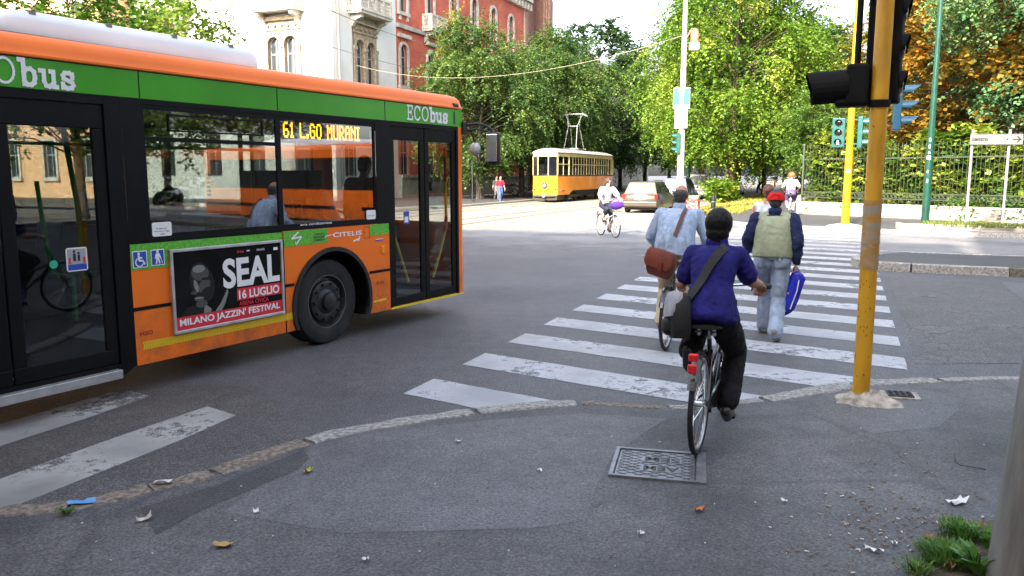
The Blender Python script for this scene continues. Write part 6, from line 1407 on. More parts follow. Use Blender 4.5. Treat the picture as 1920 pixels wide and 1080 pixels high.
for ang in (62, -62):
    d = (math.sin(R(ang)), math.cos(R(ang))); nv = (d[1], -d[0])
    for i in range(-30, 31):
        p = ((x0 + x1) / 2 + nv[0] * i * s, (y0 + y1) / 2 + nv[1] * i * s); c = clipseg(p, d)
        if c: mb.bar((p[0] + d[0] * c[0], p[1] + d[1] * c[0], -.0016), (p[0] + d[0] * c[1], p[1] + d[1] * c[1], -.0016), .0055, .002)
mb.build('tread', IRONF, pl); mb = MB(); mb.box2(.18, .43, .13, .23, -.002, .0002); mb.build('letter_field', IRONM, pl); mb = MB(); mb.box2(.18, .43, .29, .39, -.002, .0002); mb.build('letter_field', IRONM, pl)
mb = MB(); f1 = lambda u, v: (.42 - u, .22 - v, .0012); f2 = lambda u, v: (.42 - u, .38 - v, .0012); text(mb, 'AEM', f1, 0, .22, 0, .08, .03); mb.build('letters', IRONF, pl, recalc=False); mb = MB(); text(mb, 'SEM', f2, 0, .22, 0, .08, .03); mb.build('letters', IRONF, pl, recalc=False)
dc = at(1656, 744, .041); ex = at(1728, 749, .041) - dc; t = thing('drain_cover', 'small square drain cover in a concrete frame beside the near yellow post', 'drain cover', dc, math.atan2(ex.y, ex.x)); Wd = ex.length
mb = MB(); mb.box2(0, Wd, 0, .22, -.03, .0); mb.build('concrete_frame', CEMENT, t); mb = MB(); mb.box2(.05, Wd - .05, .035, .185, -.02, .004)
for k in range(5): mb.box2(.05 + (Wd - .1) * k / 4 - .006, .05 + (Wd - .1) * k / 4 + .006, .035, .185, .004, .010)
for k in range(4): mb.box2(.05, Wd - .05, .035 + .05 * k - .005, .035 + .05 * k + .005, .0045, .0104)
mb.build('grate', IRONF, t)
# ---------------------------------------------------------------- bicycles (local y forward, origin between the wheels)
BLKF = mat('black bicycle paint', (.014, .014, .015), .25, coat=.6); GRNF = mat('dark green bicycle paint', (.02, .05, .035), .3, coat=.5); WHTF = mat('white bicycle paint', (.72, .72, .70), .3, coat=.5)
def bicycle(label, loc, rotz, fm, crank=90., opts=(), lean=0., steer=0.):
    sz = -.09 if 'low' in opts else 0.
    t = thing('bicycle', label, 'bicycle', loc, rotz); t.rotation_euler[1] = lean
    RY, FY, Rw = -.53, .53, .335
    hd0, hd1 = Vector((0, .40, .62)), Vector((0, .32, .86)); bb = Vector((0, -.06, .29)); st = Vector((0, -.22, .80 + sz))
    mb = MB(); mb.tube([hd0, hd1], .021, 10); mb.tube([bb, st], .016, 10); mb.tube([bb, hd0], .018, 10)
    if 'diamond' in opts: mb.tube([st - Vector((0, -.01, .06)), hd1 - Vector((0, 0, .03))], .016, 10)
    else: mb.tube([bb.lerp(st, .45), hd0 + Vector((0, .0, .06))], .016, 10)
    for s in (-1, 1): mb.tube([bb + Vector((s * .03, 0, 0)), (s * .055, RY, Rw)], .009, 8); mb.tube([st - Vector((0, 0, .08)) + Vector((s * .02, 0, 0)), (s * .055, RY, Rw)], .008, 8)
    mb.build('frame', fm, t, smooth=60)
    mb = MB(); mb.tube([hd1 + Vector((0, -.01, .02)), hd0, (0, .44, .60)], .017, 8)
    for s in (-1, 1): mb.tube([(0, .42, .62), (s * .045, .44, .58), (s * .05, .50, .42), (s * .05, FY, Rw)], .010, 8)
    mb.build('fork', fm, t, smooth=60)
    for y in (RY, FY):
        mb = MB(); mb.torus((0, y, Rw), (1, 0, 0), Rw - .018, .018, 44, 10); w = mb.build('wheel', RUBBER, t, smooth=60)
        mb = MB(); mb.torus((0, y, Rw), (1, 0, 0), Rw - .042, .012, 44, 8); mb.build('rim', SILVER, w, smooth=60)
        mb = MB(); mb.cyl((-.045, y, Rw), (.045, y, Rw), .022, n=12)
        for k in range(32): a = k * 2 * math.pi / 32 + (.12 if k % 2 else -.12); b = k * 2 * math.pi / 32; mb.cyl((.028 * (1 if k % 4 < 2 else -1), y + .02 * math.cos(a), Rw + .02 * math.sin(a)), (0, y + (Rw - .045) * math.cos(b), Rw + (Rw - .045) * math.sin(b)), .0022, n=4, caps=False)
        mb.build('spokes', CHROME, w)
        mb = MB(); rm = Rw + .018; a0, a1 = (20, 200) if y < 0 else (10, 160)
        if y < 0: a0, a1 = 28, 205
        pts = [(y - math.cos(R(a0 + (a1 - a0) * k / 18)) * rm if True else 0, Rw + math.sin(R(a0 + (a1 - a0) * k / 18)) * rm) for k in range(19)]
        if y > 0: pts = [(2 * y - u, v) for u, v in pts]
        for (u0, v0), (u1, v1) in zip(pts, pts[1:]):
            for x0, x1, d0, d1 in ((-.030, -.014, -.008, 0), (-.014, .014, 0, 0), (.014, .030, 0, -.008)):
                def sh(u, v, d): q = Vector((u - y, v - Rw)); q = q * ((rm + d) / q.length); return (q.x + y, q.y + Rw)
                A0, B0, A1, B1 = sh(u0, v0, d0), sh(u1, v1, d0), sh(u0, v0, d1), sh(u1, v1, d1)
                mb.quad((x0, *A0), (x0, *B0), (x1, *B1), (x1, *A1))
        mb.build('mudguard', fm if 'blackguard' not in opts else BLKF, t, smooth=60)
    mb = MB(); mb.tube([st, st + Vector((0, -.02, .07))], .013, 8); mb.build('seat_post', CHROME, t, smooth=60)
    mb = MB(); rings = []
    for (y, w_, z, h_) in ((.14, .018, .905, .02), (.08, .024, .908, .03), (-.02, .045, .91, .035), (-.10, .10, .915, .04), (-.16, .115, .92, .04), (-.20, .09, .922, .03)):
        rings.append([(w_ * math.cos(2 * math.pi * k / 14), y - .22, z + sz - .01 + h_ * .5 * math.sin(2 * math.pi * k / 14)) for k in range(14)])
    mb.loft(rings); sd_ = mb.build('saddle', BLACK, t, smooth=60)
    for s in (-1, 1): mb = MB(); mb.torus((s * .05, -.36, .875 + sz), (0, 0, 1), .022, .005, 12, 5); mb.tube([(s * .05, -.36, .85 + sz), (s * .05, -.36, .90 + sz)], .018, 8); mb.build('saddle_spring', CHROME, sd_, smooth=60)
    hb = hd1 + Vector((0, -.01, .02)); mb = MB(); mb.tube([hb, (0, .30, .98), (0, .33, 1.0)], .012, 8); mb.tube([(-.335, .205, 1.03), (-.22, .265, 1.035), (-.15, .33, 1.02), (0, .34, 1.0), (.15, .33, 1.02), (.22, .265, 1.035), (.335, .205, 1.03)], .011, 8); ho = mb.build('handlebar', CHROME, t, smooth=60)
    for s in (-1, 1):
        mb = MB(); mb.tube([(s * .225, .263, 1.035), (s * .345, .20, 1.03)], .018, 10); mb.build('grip', BLACK, ho, smooth=60)
        mb = MB(); mb.tube([(s * .21, .30, 1.02), (s * .27, .26, 1.005), (s * .30, .21, 1.0)], .006, 6); mb.build('brake_lever', CHROME, ho, smooth=60)
    mb = MB(); c = R(crank); cr = Vector((0, math.sin(c) * .17, -math.cos(c) * .17)); mb.cyl(bb + Vector((.045, 0, 0)), bb + Vector((.05, 0, 0)), .09, n=24); mb.tube([bb + Vector((-.06, 0, 0)), bb + Vector((.07, 0, 0))], .02, 10)
    mb.tube([bb + Vector((.07, 0, 0)), bb + Vector((.075, 0, 0)) + cr], .011, 8); mb.tube([bb + Vector((-.07, 0, 0)), bb + Vector((-.075, 0, 0)) - cr], .011, 8); co = mb.build('crankset', CHROME, t, smooth=50)
    for s in (-1, 1): mb = MB(); p = bb + Vector((s * .125, 0, 0)) + cr * s; mb.box(p, (.09, .085, .022)); mb.build('pedal', BLACK, co, bevel=.005)
    mb = MB(); mb.prism([(.06, .33), (-.06, .39), (-.5, .37), (-.55, .335), (-.5, .30), (-.06, .20), (.05, .23)], lambda u, v, w_: (w_, u, v), .052, .066); mb.build('chain_guard', fm, t)
    if 'rack' in opts:
        mb = MB()
        for s in (-1, 0, 1): mb.tube([(s * .055, -.30, .735), (s * .055, -.82, .725)], .006, 6)
        for y in (-.32, -.5, -.66, -.82): mb.tube([(-.06, y, .733), (.06, y, .733)], .006, 6)
        for s in (-1, 1): mb.tube([(s * .06, -.7, .725), (s * .06, RY, Rw)], .006, 6)
        mb.build('rack', CHROME, t, smooth=50)
    if 'nolight' not in opts: mb = MB(); mb.box((0, -.80, .70), (.06, .035, .05)); mb.box((0, -.835, .635), (.055, .022, .06)); mb.build('rear_light', mat('red plastic reflector', (.72, .012, .02), .25, coat=.5), t, bevel=.01)
    if 'strap' in opts: mb = MB(); mb.tube([(-.07, -.50, .75), (-.16, -.52, .74), (-.19, -.53, .74)], .012, 8); mb.tube([(-.16, -.52, .74), (-.165, -.55, .40)], .008, 6); mb.build('lock', BLACK, t, smooth=50)
    if 'basket' in opts:
        mb = MB()
        for z in (.78, .86, .94, 1.02):
            k = .8 + (z - .78) * .8; mb.tube([(-.19 * k, .42, z), (.19 * k, .42, z), (.19 * k, .42 + .30 * k, z), (-.19 * k, .42 + .30 * k, z), (-.19 * k, .42, z)], .005, 5)
        for k in range(7): x = -.16 + .32 * k / 6; mb.tube([(x * .8, .66, .78), (x * 1.0, .71, 1.02)], .004, 4); mb.tube([(x * .8, .43, .78), (x, .42, 1.02)], .004, 4)
        mb.build('basket', CHROME, t, smooth=50)
    return t
# ---------------------------------------------------------------- people
SKIN = mat('tanned skin', (.46, .24, .15), .5, var=.12, vs=14, spec=.4); SKINL = mat('fair skin', (.62, .38, .28), .5, var=.1, vs=14); SKIND = mat('sunburnt skin', (.50, .21, .13), .5, var=.12, vs=14)
def cloth(name, col, var=.18, fold=.7, scale=11, col2=None, rough=.85, stretch=(1.3, 1.3, .55)): return mat(name, col, rough, 0, var, 7, bump=fold, bs=scale, stretch=stretch, spec=.25, bdist=.03, col2=col2)
def finish(mb, name, m, parent, vox, smooth=4, disp=0., dscale=.12, extra=None):
    o = mb.build(name, m, parent)
    rm = o.modifiers.new('r', 'REMESH'); rm.mode = 'VOXEL'; rm.voxel_size = vox; rm.use_smooth_shade = True
    sm = o.modifiers.new('s', 'SMOOTH'); sm.factor = .5; sm.iterations = smooth
    if disp:
        tx = bpy.data.textures.get('folds%g' % dscale) or bpy.data.textures.new('folds%g' % dscale, 'CLOUDS'); tx.noise_scale = dscale; tx.noise_depth = 2; tx.noise_type = 'HARD_NOISE'
        d = o.modifiers.new('d', 'DISPLACE'); d.texture = tx; d.strength = -disp * 1.5; d.mid_level = .45; d.texture_coords = 'LOCAL'
    bpy.context.view_layer.update()
    me = bpy.data.meshes.new_from_object(o.evaluated_get(bpy.context.evaluated_depsgraph_get())); o.modifiers.clear(); old = o.data; o.data = me; bpy.data.meshes.remove(old)
    me.polygons.foreach_set('use_smooth', [True] * len(me.polygons))
    return o
def ell(c, xd, yd, rx, ry, n=18): return [c + xd * (rx * math.cos(2 * math.pi * k / n)) + yd * (ry * math.sin(2 * math.pi * k / n)) for k in range(n)]
def limb(mb, pr, n=12):
    ps = [Vector(p) for p, r in pr]; rs = [r for p, r in pr]; P = []; RR = []
    for i in range(len(ps) - 1):
        for k in range(4): t = k / 4; P.append(ps[i].lerp(ps[i + 1], t)); RR.append(rs[i] * (1 - t) + rs[i + 1] * t)
    P.append(ps[-1]); RR.append(rs[-1]); mb.tube(P, RR, n)
    for p, r in ((ps[0], rs[0]), (ps[-1], rs[-1])): mb.sphere(p, r * .98, n, 7)
    for p, r in list(zip(ps, rs))[1:-1]: mb.sphere(p, r * 1.0, n, 7)
def hand(mb, wr, d, wax, nrm, curl=25., s=1., spread=0.):
    wr = Vector(wr); d = Vector(d).normalized(); w = Vector(wax); w = (w - d * w.dot(d)).normalized(); n = d.cross(w); n = n if n.dot(Vector(nrm)) > 0 else -n
    rot = Matrix((w, d, n)).transposed(); mb.sphere(wr + d * .045 * s, (.040 * s, .056 * s, .0165 * s), 12, 8, rot); mb.sphere(wr + d * .005 * s, (.027 * s, .03 * s, .02 * s), 10, 7, rot)
    for off, L in ((.029, .070), (.0095, .079), (-.0105, .073), (-.029, .057)):
        p = wr + (d * .082 + w * off * (1 + spread)) * s; dd = d.copy(); r = .0088 * s; pr = [(wr + (d * .06 + w * off) * s, .0095 * s)]
        for k, f in enumerate((.46, .30, .24)):
            q = Matrix.Rotation(R(curl * (1.0 if k else .8)), 3, d.cross(n)); dd = (q @ dd)
            pr.append((p, r)); p = p + dd * L * f * s * 1.05; r *= .93
        pr.append((p, r * .9)); limb(mb, pr, 8)
    b = wr + (d * .018 + w * .026) * s; dd = (d * .62 + w * .75 + n * .25).normalized(); p1 = b + dd * .036 * s; d2 = (d * .85 + w * .3 + n * (.15 + curl / 90)).normalized(); p2 = p1 + d2 * .028 * s; limb(mb, [(b, .0135 * s), (p1, .0105 * s), (p2, .0095 * s), (p2 + d2 * .014 * s, .008 * s)], 8)
TORSO = [(-.10, .145, .105), (0, .165, .118), (.18, .155, .108), (.38, .142, .098), (.58, .155, .105), (.76, .170, .108), (.88, .165, .095), (.96, .115, .075), (1.02, .062, .06)]
def person(label, loc, rotz, J, look, scale=1., group=None, vox=.011, name='person'):
    t = thing(name, label, 'person', loc, rotz, group, scale)
    V = Vector; P, N, Hc = V(J['P']), V(J['N']), V(J['H']); F = V(J.get('F', (0, 1, 0))).normalized(); g = look.get('girth', 1.)
    Sx = (V(J['S'][1]) - V(J['S'][0])).normalized(); ax = (N - P)
    fwd = Sx.cross(ax).normalized() * -1; fwd = fwd if fwd.dot(V((0, 1, 0))) > 0 else -fwd
    def sp(tt): b = J.get('bow', .03); return P + ax * tt - fwd * b * 4 * max(0, tt) * (1 - min(1, max(0, tt))) * .8
    def torso(mb, add, t0=-.1, t1=1.02, prof=None, kk=1.):
        rings = []
        for (tt, rx, ry) in (prof or TORSO):
            if t0 - 1e-6 <= tt <= t1 + 1e-6:
                gg = 1 + (g - 1) * max(0, 1 - abs(tt - .25) / .5); rings.append(ell(sp(tt), Sx, fwd, ((rx + add) * (1 + (gg - 1) * .6)) * kk, (ry + add) * gg * kk))
        mb.loft(rings)
    female = look.get('female', False)
    mb = MB(); torso(mb, 0., kk=look.get('slim', .92)); limb(mb, [(N - ax.normalized() * .03, .062), (N.lerp(Hc, .45), .054), (Hc - V((0, 0, .04)), .05)])
    up = (Hc - N).normalized(); up = (up + V((0, 0, 1))).normalized(); F = (F - up * F.dot(up)).normalized(); Rx = F.cross(up); HR = Matrix((Rx, F, up)).transposed()
    mb.sphere(Hc + up * .022, (.074, .092, .094), 18, 12, HR); mb.sphere(Hc - up * .045 + F * .022, (.055, .066, .066), 14, 10, HR)
    mb.sphere(Hc - up * .092 + F * .062, (.026, .022, .018), 10, 7, HR); mb.sphere(Hc - up * .012 + F * .095, (.011, .018, .014), 8, 6, HR); mb.sphere(Hc + up * .008 + F * .088, (.008, .012, .026), 8, 6, HR)
    mb.sphere(Hc + up * .028 + F * .080, (.046, .014, .010), 10, 6, HR); mb.sphere(Hc - up * .052 + F * .083, (.022, .011, .009), 10, 6, HR)
    for s in (-1, 1): mb.sphere(Hc + Rx * s * .077 - up * .004 - F * .008, (.011, .022, .032), 8, 8, HR)
    for i, s in ((0, -1), (1, 1)):
        S_, E_, W_ = V(J['S'][i]), V(J['E'][i]), V(J['W'][i])
        limb(mb, [(S_ - Sx * s * .03, .055), (S_, .052), (S_.lerp(E_, .4), .046), (E_, .038), (E_.lerp(W_, .3), .039), (W_, .026)])
        hd = J['hand'][i]; d = V(hd.get('d', (W_ - E_))); hand(mb, W_ + d.normalized() * .012, d, hd.get('w', (-s, .2, 0)), hd.get('n', (0, 0, -1)), hd.get('curl', 22), look.get('hs', 1.))
        Hp, K_, A_, T_ = V(J['HP'][i]), V(J['K'][i]), V(J['A'][i]), V(J['T'][i])
        limb(mb, [(Hp, .085), (Hp.lerp(K_, .45), .074), (K_, .054), (K_.lerp(A_, .3), .055), (K_.lerp(A_, .7), .042), (A_, .036)])
        fd = (T_ - A_); limb(mb, [(A_, .036), (A_ + fd * .5 + V((0, 0, .0)), .034), (T_, .024)])
    finish(mb, 'body', look['skin'], t, look.get('bvox', vox * .8), 3)
    for s in (-1, 1):
        e = MB(); c = Hc + up * .006 + F * .079 + Rx * s * .031; e.sphere(c, (.0125, .008, .008), 10, 7, HR); eo = e.build('eye', WHITE, t, smooth=60); e = MB(); e.sphere(c + F * .006, (.0055, .004, .0055), 8, 6, HR); e.build('iris', BLACK, eo, smooth=60)
    e = MB(); e.sphere(Hc - up * .052 + F * .092, (.02, .006, .006), 10, 6, HR); e.build('lips', mat('lips', (.40, .12, .10), .5), t, smooth=60)
    # hair
    hs = look.get('hair')
    if hs:
        hm, st = hs; mb = MB()
        if st == 'bob': mb.sphere(Hc + up * .030 - F * .014, (.094, .108, .106), 18, 12, HR); mb.sphere(Hc - up * .045 - F * .035, (.080, .072, .075), 16, 10, HR); mb.sphere(Hc - up * .085 - F * .052, (.058, .045, .05), 14, 8, HR)
        elif st == 'short': mb.sphere(Hc + up * .028 - F * .012, (.080, .096, .094), 18, 12, HR); mb.sphere(Hc - up * .035 - F * .040, (.069, .058, .060), 14, 10, HR)
        elif st == 'ring': mb.sphere(Hc + up * .004 - F * .022, (.081, .088, .070), 18, 12, HR); mb.sphere(Hc - up * .04 - F * .04, (.068, .058, .055), 14, 10, HR)
        elif st == 'bun': mb.sphere(Hc + up * .028 - F * .012, (.083, .100, .098), 18, 12, HR); mb.sphere(Hc - up * .05 - F * .05, (.06, .05, .055), 14, 10, HR); mb.sphere(Hc + up * .015 - F * .12, (.045, .04, .045), 14, 10, HR)
        elif st == 'long':
            mb.sphere(Hc + up * .030 - F * .014, (.092, .104, .104), 18, 12, HR)
            for k in range(7): x = -.075 + .025 * k; limb(mb, [(Hc + Rx * x - F * .05, .04), (Hc + Rx * x * 1.2 - F * .07 - up * .12, .04), (Hc + Rx * x * 1.3 - F * .06 - up * .2, .022)], 8)
        elif st == 'curly':
            rr = random.Random(3)
            for k in range(34): a = rr.uniform(0, 6.28); b = rr.uniform(-.35, 1.2); d = (Rx * math.cos(a) + F * (math.sin(a) * .9 - .35)) * math.cos(b) + up * math.sin(b); mb.sphere(Hc + up * .02 + d * .10, rr.uniform(.035, .06), 8, 6)
        # keep the face free
        finish(mb, 'hair', hm, t, vox * .8, 2, disp=.006, dscale=.02)
    # clothing
    sh = look.get('shirt')
    if sh:
        m, slv, prof, add = sh['m'], sh.get('sleeve', .5), sh.get('prof'), sh.get('add', .016); mb = MB(); torso(mb, add, sh.get('t0', -.1), .98, prof)
        for i, s in ((0, -1), (1, 1)):
            S_, E_, W_ = V(J['S'][i]), V(J['E'][i]), V(J['W'][i]); ra = (.004 if sh.get('tight') else .012) + add
            mb.sphere(S_ - Sx * s * .02, .056 + add * .6, 12, 9); limb(mb, [(N - ax * .06 + Sx * s * .05, .05), (S_ - Sx * s * .01, .052 + add)], 10)
            if slv <= 0: continue
            if slv <= .5: limb(mb, [(S_, .052 + ra), (S_.lerp(E_, slv * 1.7), .054 + ra)])
            else: limb(mb, [(S_, .050 + ra), (S_.lerp(E_, .5), .046 + ra), (E_, .040 + ra), (E_.lerp(W_, (slv - .5) * 2 * .5), .036 + ra), (E_.lerp(W_, (slv - .5) * 2 * .96), .028 + ra * .8)])
        if sh.get('collar'): limb(mb, [(N - Sx * .03 - fwd * .025 + ax.normalized() * .03, .048), (N + Sx * .03 - fwd * .025 + ax.normalized() * .03, .048)], 10)
        finish(mb, sh.get('name', 'shirt'), m, t, vox, 4, disp=sh.get('disp', .018), dscale=sh.get('ds', .10))
    ve = look.get('vest')
    if ve:
        mb = MB(); torso(mb, ve.get('add', .035), ve.get('t0', 0), .95, ve.get('prof'))
        for i, s in ((0, -1), (1, 1)): limb(mb, [(N - ax * .045 + Sx * s * .05, .062), (V(J['S'][i]) - Sx * s * .03, .074)], 10)
        finish(mb, 'vest', ve['m'], t, vox, 4, disp=.008, dscale=.07)
    tr = look.get('trousers')
    if tr:
        m, ln, add = tr['m'], tr.get('len', 1.), tr.get('add', .014); mb = MB(); w0 = tr.get('waist', .22)
        rings = [ell(sp(tt), Sx, fwd, (rx + add * 1.0) * (1 + (g - 1) * .5), (ry + add * 1.0) * (1 + (g - 1) * .7)) for tt, rx, ry in ((-.12, .10, .08), (-.06, .155, .112), (.0, .168, .12), (w0, .155, .108))]; mb.loft(rings)
        for i in (0, 1):
            Hp, K_, A_ = V(J['HP'][i]), V(J['K'][i]), V(J['A'][i]); mb.sphere(Hp - fwd * .03, .095 + add, 12, 9)
            if ln >= .5:
                e = (ln - .5) * 2; limb(mb, [(Hp, .088 + add), (Hp.lerp(K_, .5), .076 + add), (K_, .058 + add), (K_.lerp(A_, .4 * e), .055 + add * 1.2), (K_.lerp(A_, .8 * e), .050 + add * 1.4), (K_.lerp(A_, 1.0 * e), .048 + add * 1.6)])
            else: limb(mb, [(Hp, .09 + add), (Hp.lerp(K_, ln * 2), .07 + add)])
        finish(mb, tr.get('name', 'trousers'), m, t, vox, 4, disp=.011, dscale=.08)
    if look.get('belt'):
        mb = MB(); c = sp(.06); mb.loft([ell(c - ax.normalized() * .018, Sx, fwd, .178 * (1 + (g - 1) * .5), .13 * g), ell(c + ax.normalized() * .018, Sx, fwd, .178 * (1 + (g - 1) * .5), .13 * g)]); mb.build('belt', look['belt'], t, smooth=50)
    so_ = look.get('shoes')
    if so_:
        for i in (0, 1):
            A_, T_, K_ = V(J['A'][i]), V(J['T'][i]), V(J['K'][i]); leg = (A_ - K_).normalized(); fd = (T_ - A_); fl = fd - leg * fd.dot(leg); dn = leg
            mb = MB(); hl = A_ + dn * .045 - fl.normalized() * .05; limb(mb, [(hl, .036), (A_ + dn * .045 + fl * .4, .038), (T_ + dn * .0, .034), (T_ + fl.normalized() * .03, .026)], 10)
            if not look.get('sandal'): limb(mb, [(A_ - leg * .02, .046), (A_ + dn * .04, .042)], 10)
            finish(mb, 'shoe', so_, t, .008, 3)
    return t, dict(P=P, N=N, H=Hc, F=F, up=up, Rx=Rx, HR=HR, sp=sp, Sx=Sx, fwd=fwd)
def strap(name, label, cat, loc, rotz, pts, w, m, scale=1.): pass
def ribbon(mb, pts, nrms, w, th=.004):
    P = [Vector(p) for p in pts]; k = len(P); rings = []
    for i, p in enumerate(P):
        t_ = (P[min(i + 1, k - 1)] - P[max(i - 1, 0)]).normalized(); n = Vector(nrms[i]).normalized(); n = (n - t_ * n.dot(t_)).normalized(); s = t_.cross(n); rings.append([p - s * w / 2, p + s * w / 2, p + s * w / 2 + n * th, p - s * w / 2 + n * th])
    mb.loft(rings)
def rbox(mb, c, size, rot, bulge=.12, n=5):
    "soft cushion-like box"
    c = Vector(c); hx, hy, hz = [q / 2 for q in size]; rings = []
    for k in range(n + 1):
        z = -1 + 2 * k / n; kz = (1 - abs(z) ** 4 * bulge * 1.5); ring = []
        for j in range(20):
            a = 2 * math.pi * j / 20; ca, sa = math.cos(a), math.sin(a); e = .45; ring.append(c + rot @ Vector((hx * kz * math.copysign(abs(ca) ** e, ca), hy * kz * math.copysign(abs(sa) ** e, sa), hz * z)))
        rings.append(ring)
    mb.loft(rings)
def bike_pose(crank=90., hip=(-.24, .95), neck=(.02, 1.43), head=(.07, 1.60), elb=(.30, .07, 1.14), look=(0, 1, 0), lel=None, sh=.175, wr=(.272, .165, 1.075), pelw=.09):
    c = R(crank); bb = Vector((0, -.06, .29)); cr = Vector((0, math.sin(c) * .17, -math.cos(c) * .17)); J = dict(P=(0, hip[0], hip[1] + .02), N=(0, neck[0], neck[1]), H=(0, head[0], head[1]), F=look)
    J['S'] = [(-sh, neck[0] - .03, neck[1] - .045), (sh, neck[0] - .03, neck[1] - .045)]; J['E'] = [lel or (-elb[0], elb[1], elb[2]), elb]; J['W'] = [(-wr[0], wr[1], wr[2]), wr]
    J['HP'] = [(-pelw, hip[0] + .03, hip[1] - .02), (pelw, hip[0] + .03, hip[1] - .02)]; K = []; A = []; T = []
    for s in (-1, 1):
        pd = bb + Vector((s * .125, 0, 0)) + cr * s; an = pd + Vector((-s * .005, -.10, .085)); hp = Vector(J['HP'][0 if s < 0 else 1]); d = an - hp; L1, L2 = .43, .43; D = min(d.length, L1 + L2 - .004); a = (L1 * L1 - L2 * L2 + D * D) / (2 * D); h_ = math.sqrt(max(0, L1 * L1 - a * a)); u = d.normalized(); nrm = Vector((s * .10, 1, .4)); nrm = (nrm - u * nrm.dot(u)).normalized(); K.append(tuple(hp + u * a + nrm * h_)); A.append(tuple(an)); T.append(tuple(pd + Vector((0, .06, .035))))
    J['K'] = K; J['A'] = A; J['T'] = T
    J['hand'] = [dict(d=(-.02, .75, -.35), w=(1, .2, .1), n=(0, -.3, -1), curl=62), dict(d=(.02, .75, -.35), w=(-1, .2, .1), n=(0, -.3, -1), curl=62)]
    return J
def walk_pose(step=.33, arm=.2, hip=.92, neck=1.43, head=1.60, lead=-1, lean=.03, sh=.18, look=(0, 1, 0), armspread=.06, lift=.05):
    J = dict(P=(0, 0, hip + .02), N=(0, lean, neck), H=(0, lean + .035, head), F=look, S=[(-sh, lean - .02, neck - .05), (sh, lean - .02, neck - .05)]); E = []; W = []; K = []; A = []; T = []; HP = []
    for s in (-1, 1):
        f = 1 if s == lead else -1; S_ = Vector(J['S'][0 if s < 0 else 1]); E.append((S_.x + s * armspread, S_.y - f * arm * .5 - .02, S_.z - .27)); W.append((S_.x + s * armspread * 1.5, S_.y - f * arm, S_.z - .50))
        hp = Vector((s * .09, 0, hip - .03)); HP.append(tuple(hp)); y = step * f; z = .085 if f > 0 else .085 + lift; an = Vector((s * .085, y * (.9 if f > 0 else 1.0), z)); d = an - hp; L1 = L2 = hip * .475; D = min(d.length, L1 + L2 - .003); a = D / 2; h_ = math.sqrt(max(0, L1 * L1 - a * a)); u = d.normalized(); n = Vector((0, 1, .1)); n = (n - u * n.dot(u)).normalized(); K.append(tuple(hp + u * a + n * h_)); A.append(tuple(an)); T.append(tuple(an + Vector((s * .02, .15, -.055 - (lift if f < 0 else 0)))))
    J.update(E=E, W=W, K=K, A=A, T=T, HP=HP, hand=[dict(d=(0, .05, -1), w=(0, 1, 0), n=(1, 0, 0), curl=28), dict(d=(0, .05, -1), w=(0, 1, 0), n=(-1, 0, 0), curl=28)]); return J
HBLK = mat('black hair', (.006, .005, .005), .5, var=.5, vs=30, bump=.3, bs=60, stretch=(1, 1, .2), spec=.22); HGRY = mat('dark grey hair', (.045, .04, .037), .55, var=.5, vs=40, bump=.5, bs=90); HRED = mat('red brown hair', (.14, .045, .02), .5, var=.4, vs=30, bump=.6, bs=80, stretch=(1, 1, .25)); HGIN = mat('ginger hair', (.34, .09, .02), .5, var=.4, vs=30, bump=.6, bs=80); HBRN = mat('brown hair', (.06, .03, .018), .5, var=.4, vs=30, bump=.6, bs=80)
# ---- woman in the purple blouse on the nearest bicycle
wb = Vector((1.23, 5.05, .03)) + AD * .53; HEAD1 = ROTA + R(-.5)
bicycle('black city bicycle with red rear light ridden by the woman in deep blue', wb, HEAD1, BLKF, 14, ('low',))
PURP = cloth('deep blue cotton blouse', (.016, .014, .135), .22, .9, 9); BLKT = cloth('black trousers', (.012, .012, .015), .2, .6, 10)
J = bike_pose(14, hip=(-.25, .855), neck=(-.03, 1.315), head=(.02, 1.455), elb=(.235, .0, 1.085), wr=(.285, .12, 1.055), lel=(-.225, -.05, 1.06), sh=.150); J['bow'] = .05; J['A'][0] = (-.128, -.26, .60); J['T'][0] = (-.128, -.12, .475); J['K'][0] = (-.13, .10, .72)
prof1 = [(-.16, .165, .150), (-.10, .190, .170), (0, .190, .170), (.16, .165, .140), (.34, .136, .108), (.44, .128, .100), (.58, .140, .108), (.76, .150, .110), (.88, .140, .095), (.96, .105, .072)]
pw, iw = person('woman in a short-sleeved deep blue blouse and black trousers riding the nearest bicycle', wb, HEAD1, J, dict(skin=SKIN, hair=(HBLK, 'bob'), girth=1.0, slim=.74, shirt=dict(m=PURP, sleeve=.44, prof=prof1, t0=-.17, add=.010, tight=1, disp=.009, ds=.06, collar=True, name='blouse'), trousers=dict(m=BLKT, len=.93, add=.020), shoes=mat('black leather', (.012, .011, .011), .35), sandal=True), vox=.0095)
def on_back(info, prof, add, pts, n=14):
    "strap line laid on the back of a garment: pts = (height 0..1 along the spine, sideways offset)"
    P_ = []; N_ = []
    for k in range(n + 1):
        u = k / n * (len(pts) - 1); i = min(int(u), len(pts) - 2); f = u - i; tt = pts[i][0] * (1 - f) + pts[i + 1][0] * f; x = pts[i][1] * (1 - f) + pts[i + 1][1] * f
        for q in range(len(prof) - 1):
            if prof[q][0] <= tt <= prof[q + 1][0]: break
        g_ = min(1, max(0, (tt - prof[q][0]) / (prof[q + 1][0] - prof[q][0]))); rx = prof[q][1] * (1 - g_) + prof[q + 1][1] * g_ + add; ry = prof[q][2] * (1 - g_) + prof[q + 1][2] * g_ + add
        c = math.sqrt(max(.02, 1 - (x / rx) ** 2)); p = info['sp'](tt) + info['Sx'] * x - info['fwd'] * (ry * c + .006); P_.append(p); N_.append(-info['fwd'] + info['Sx'] * (x / rx))
    return P_, N_
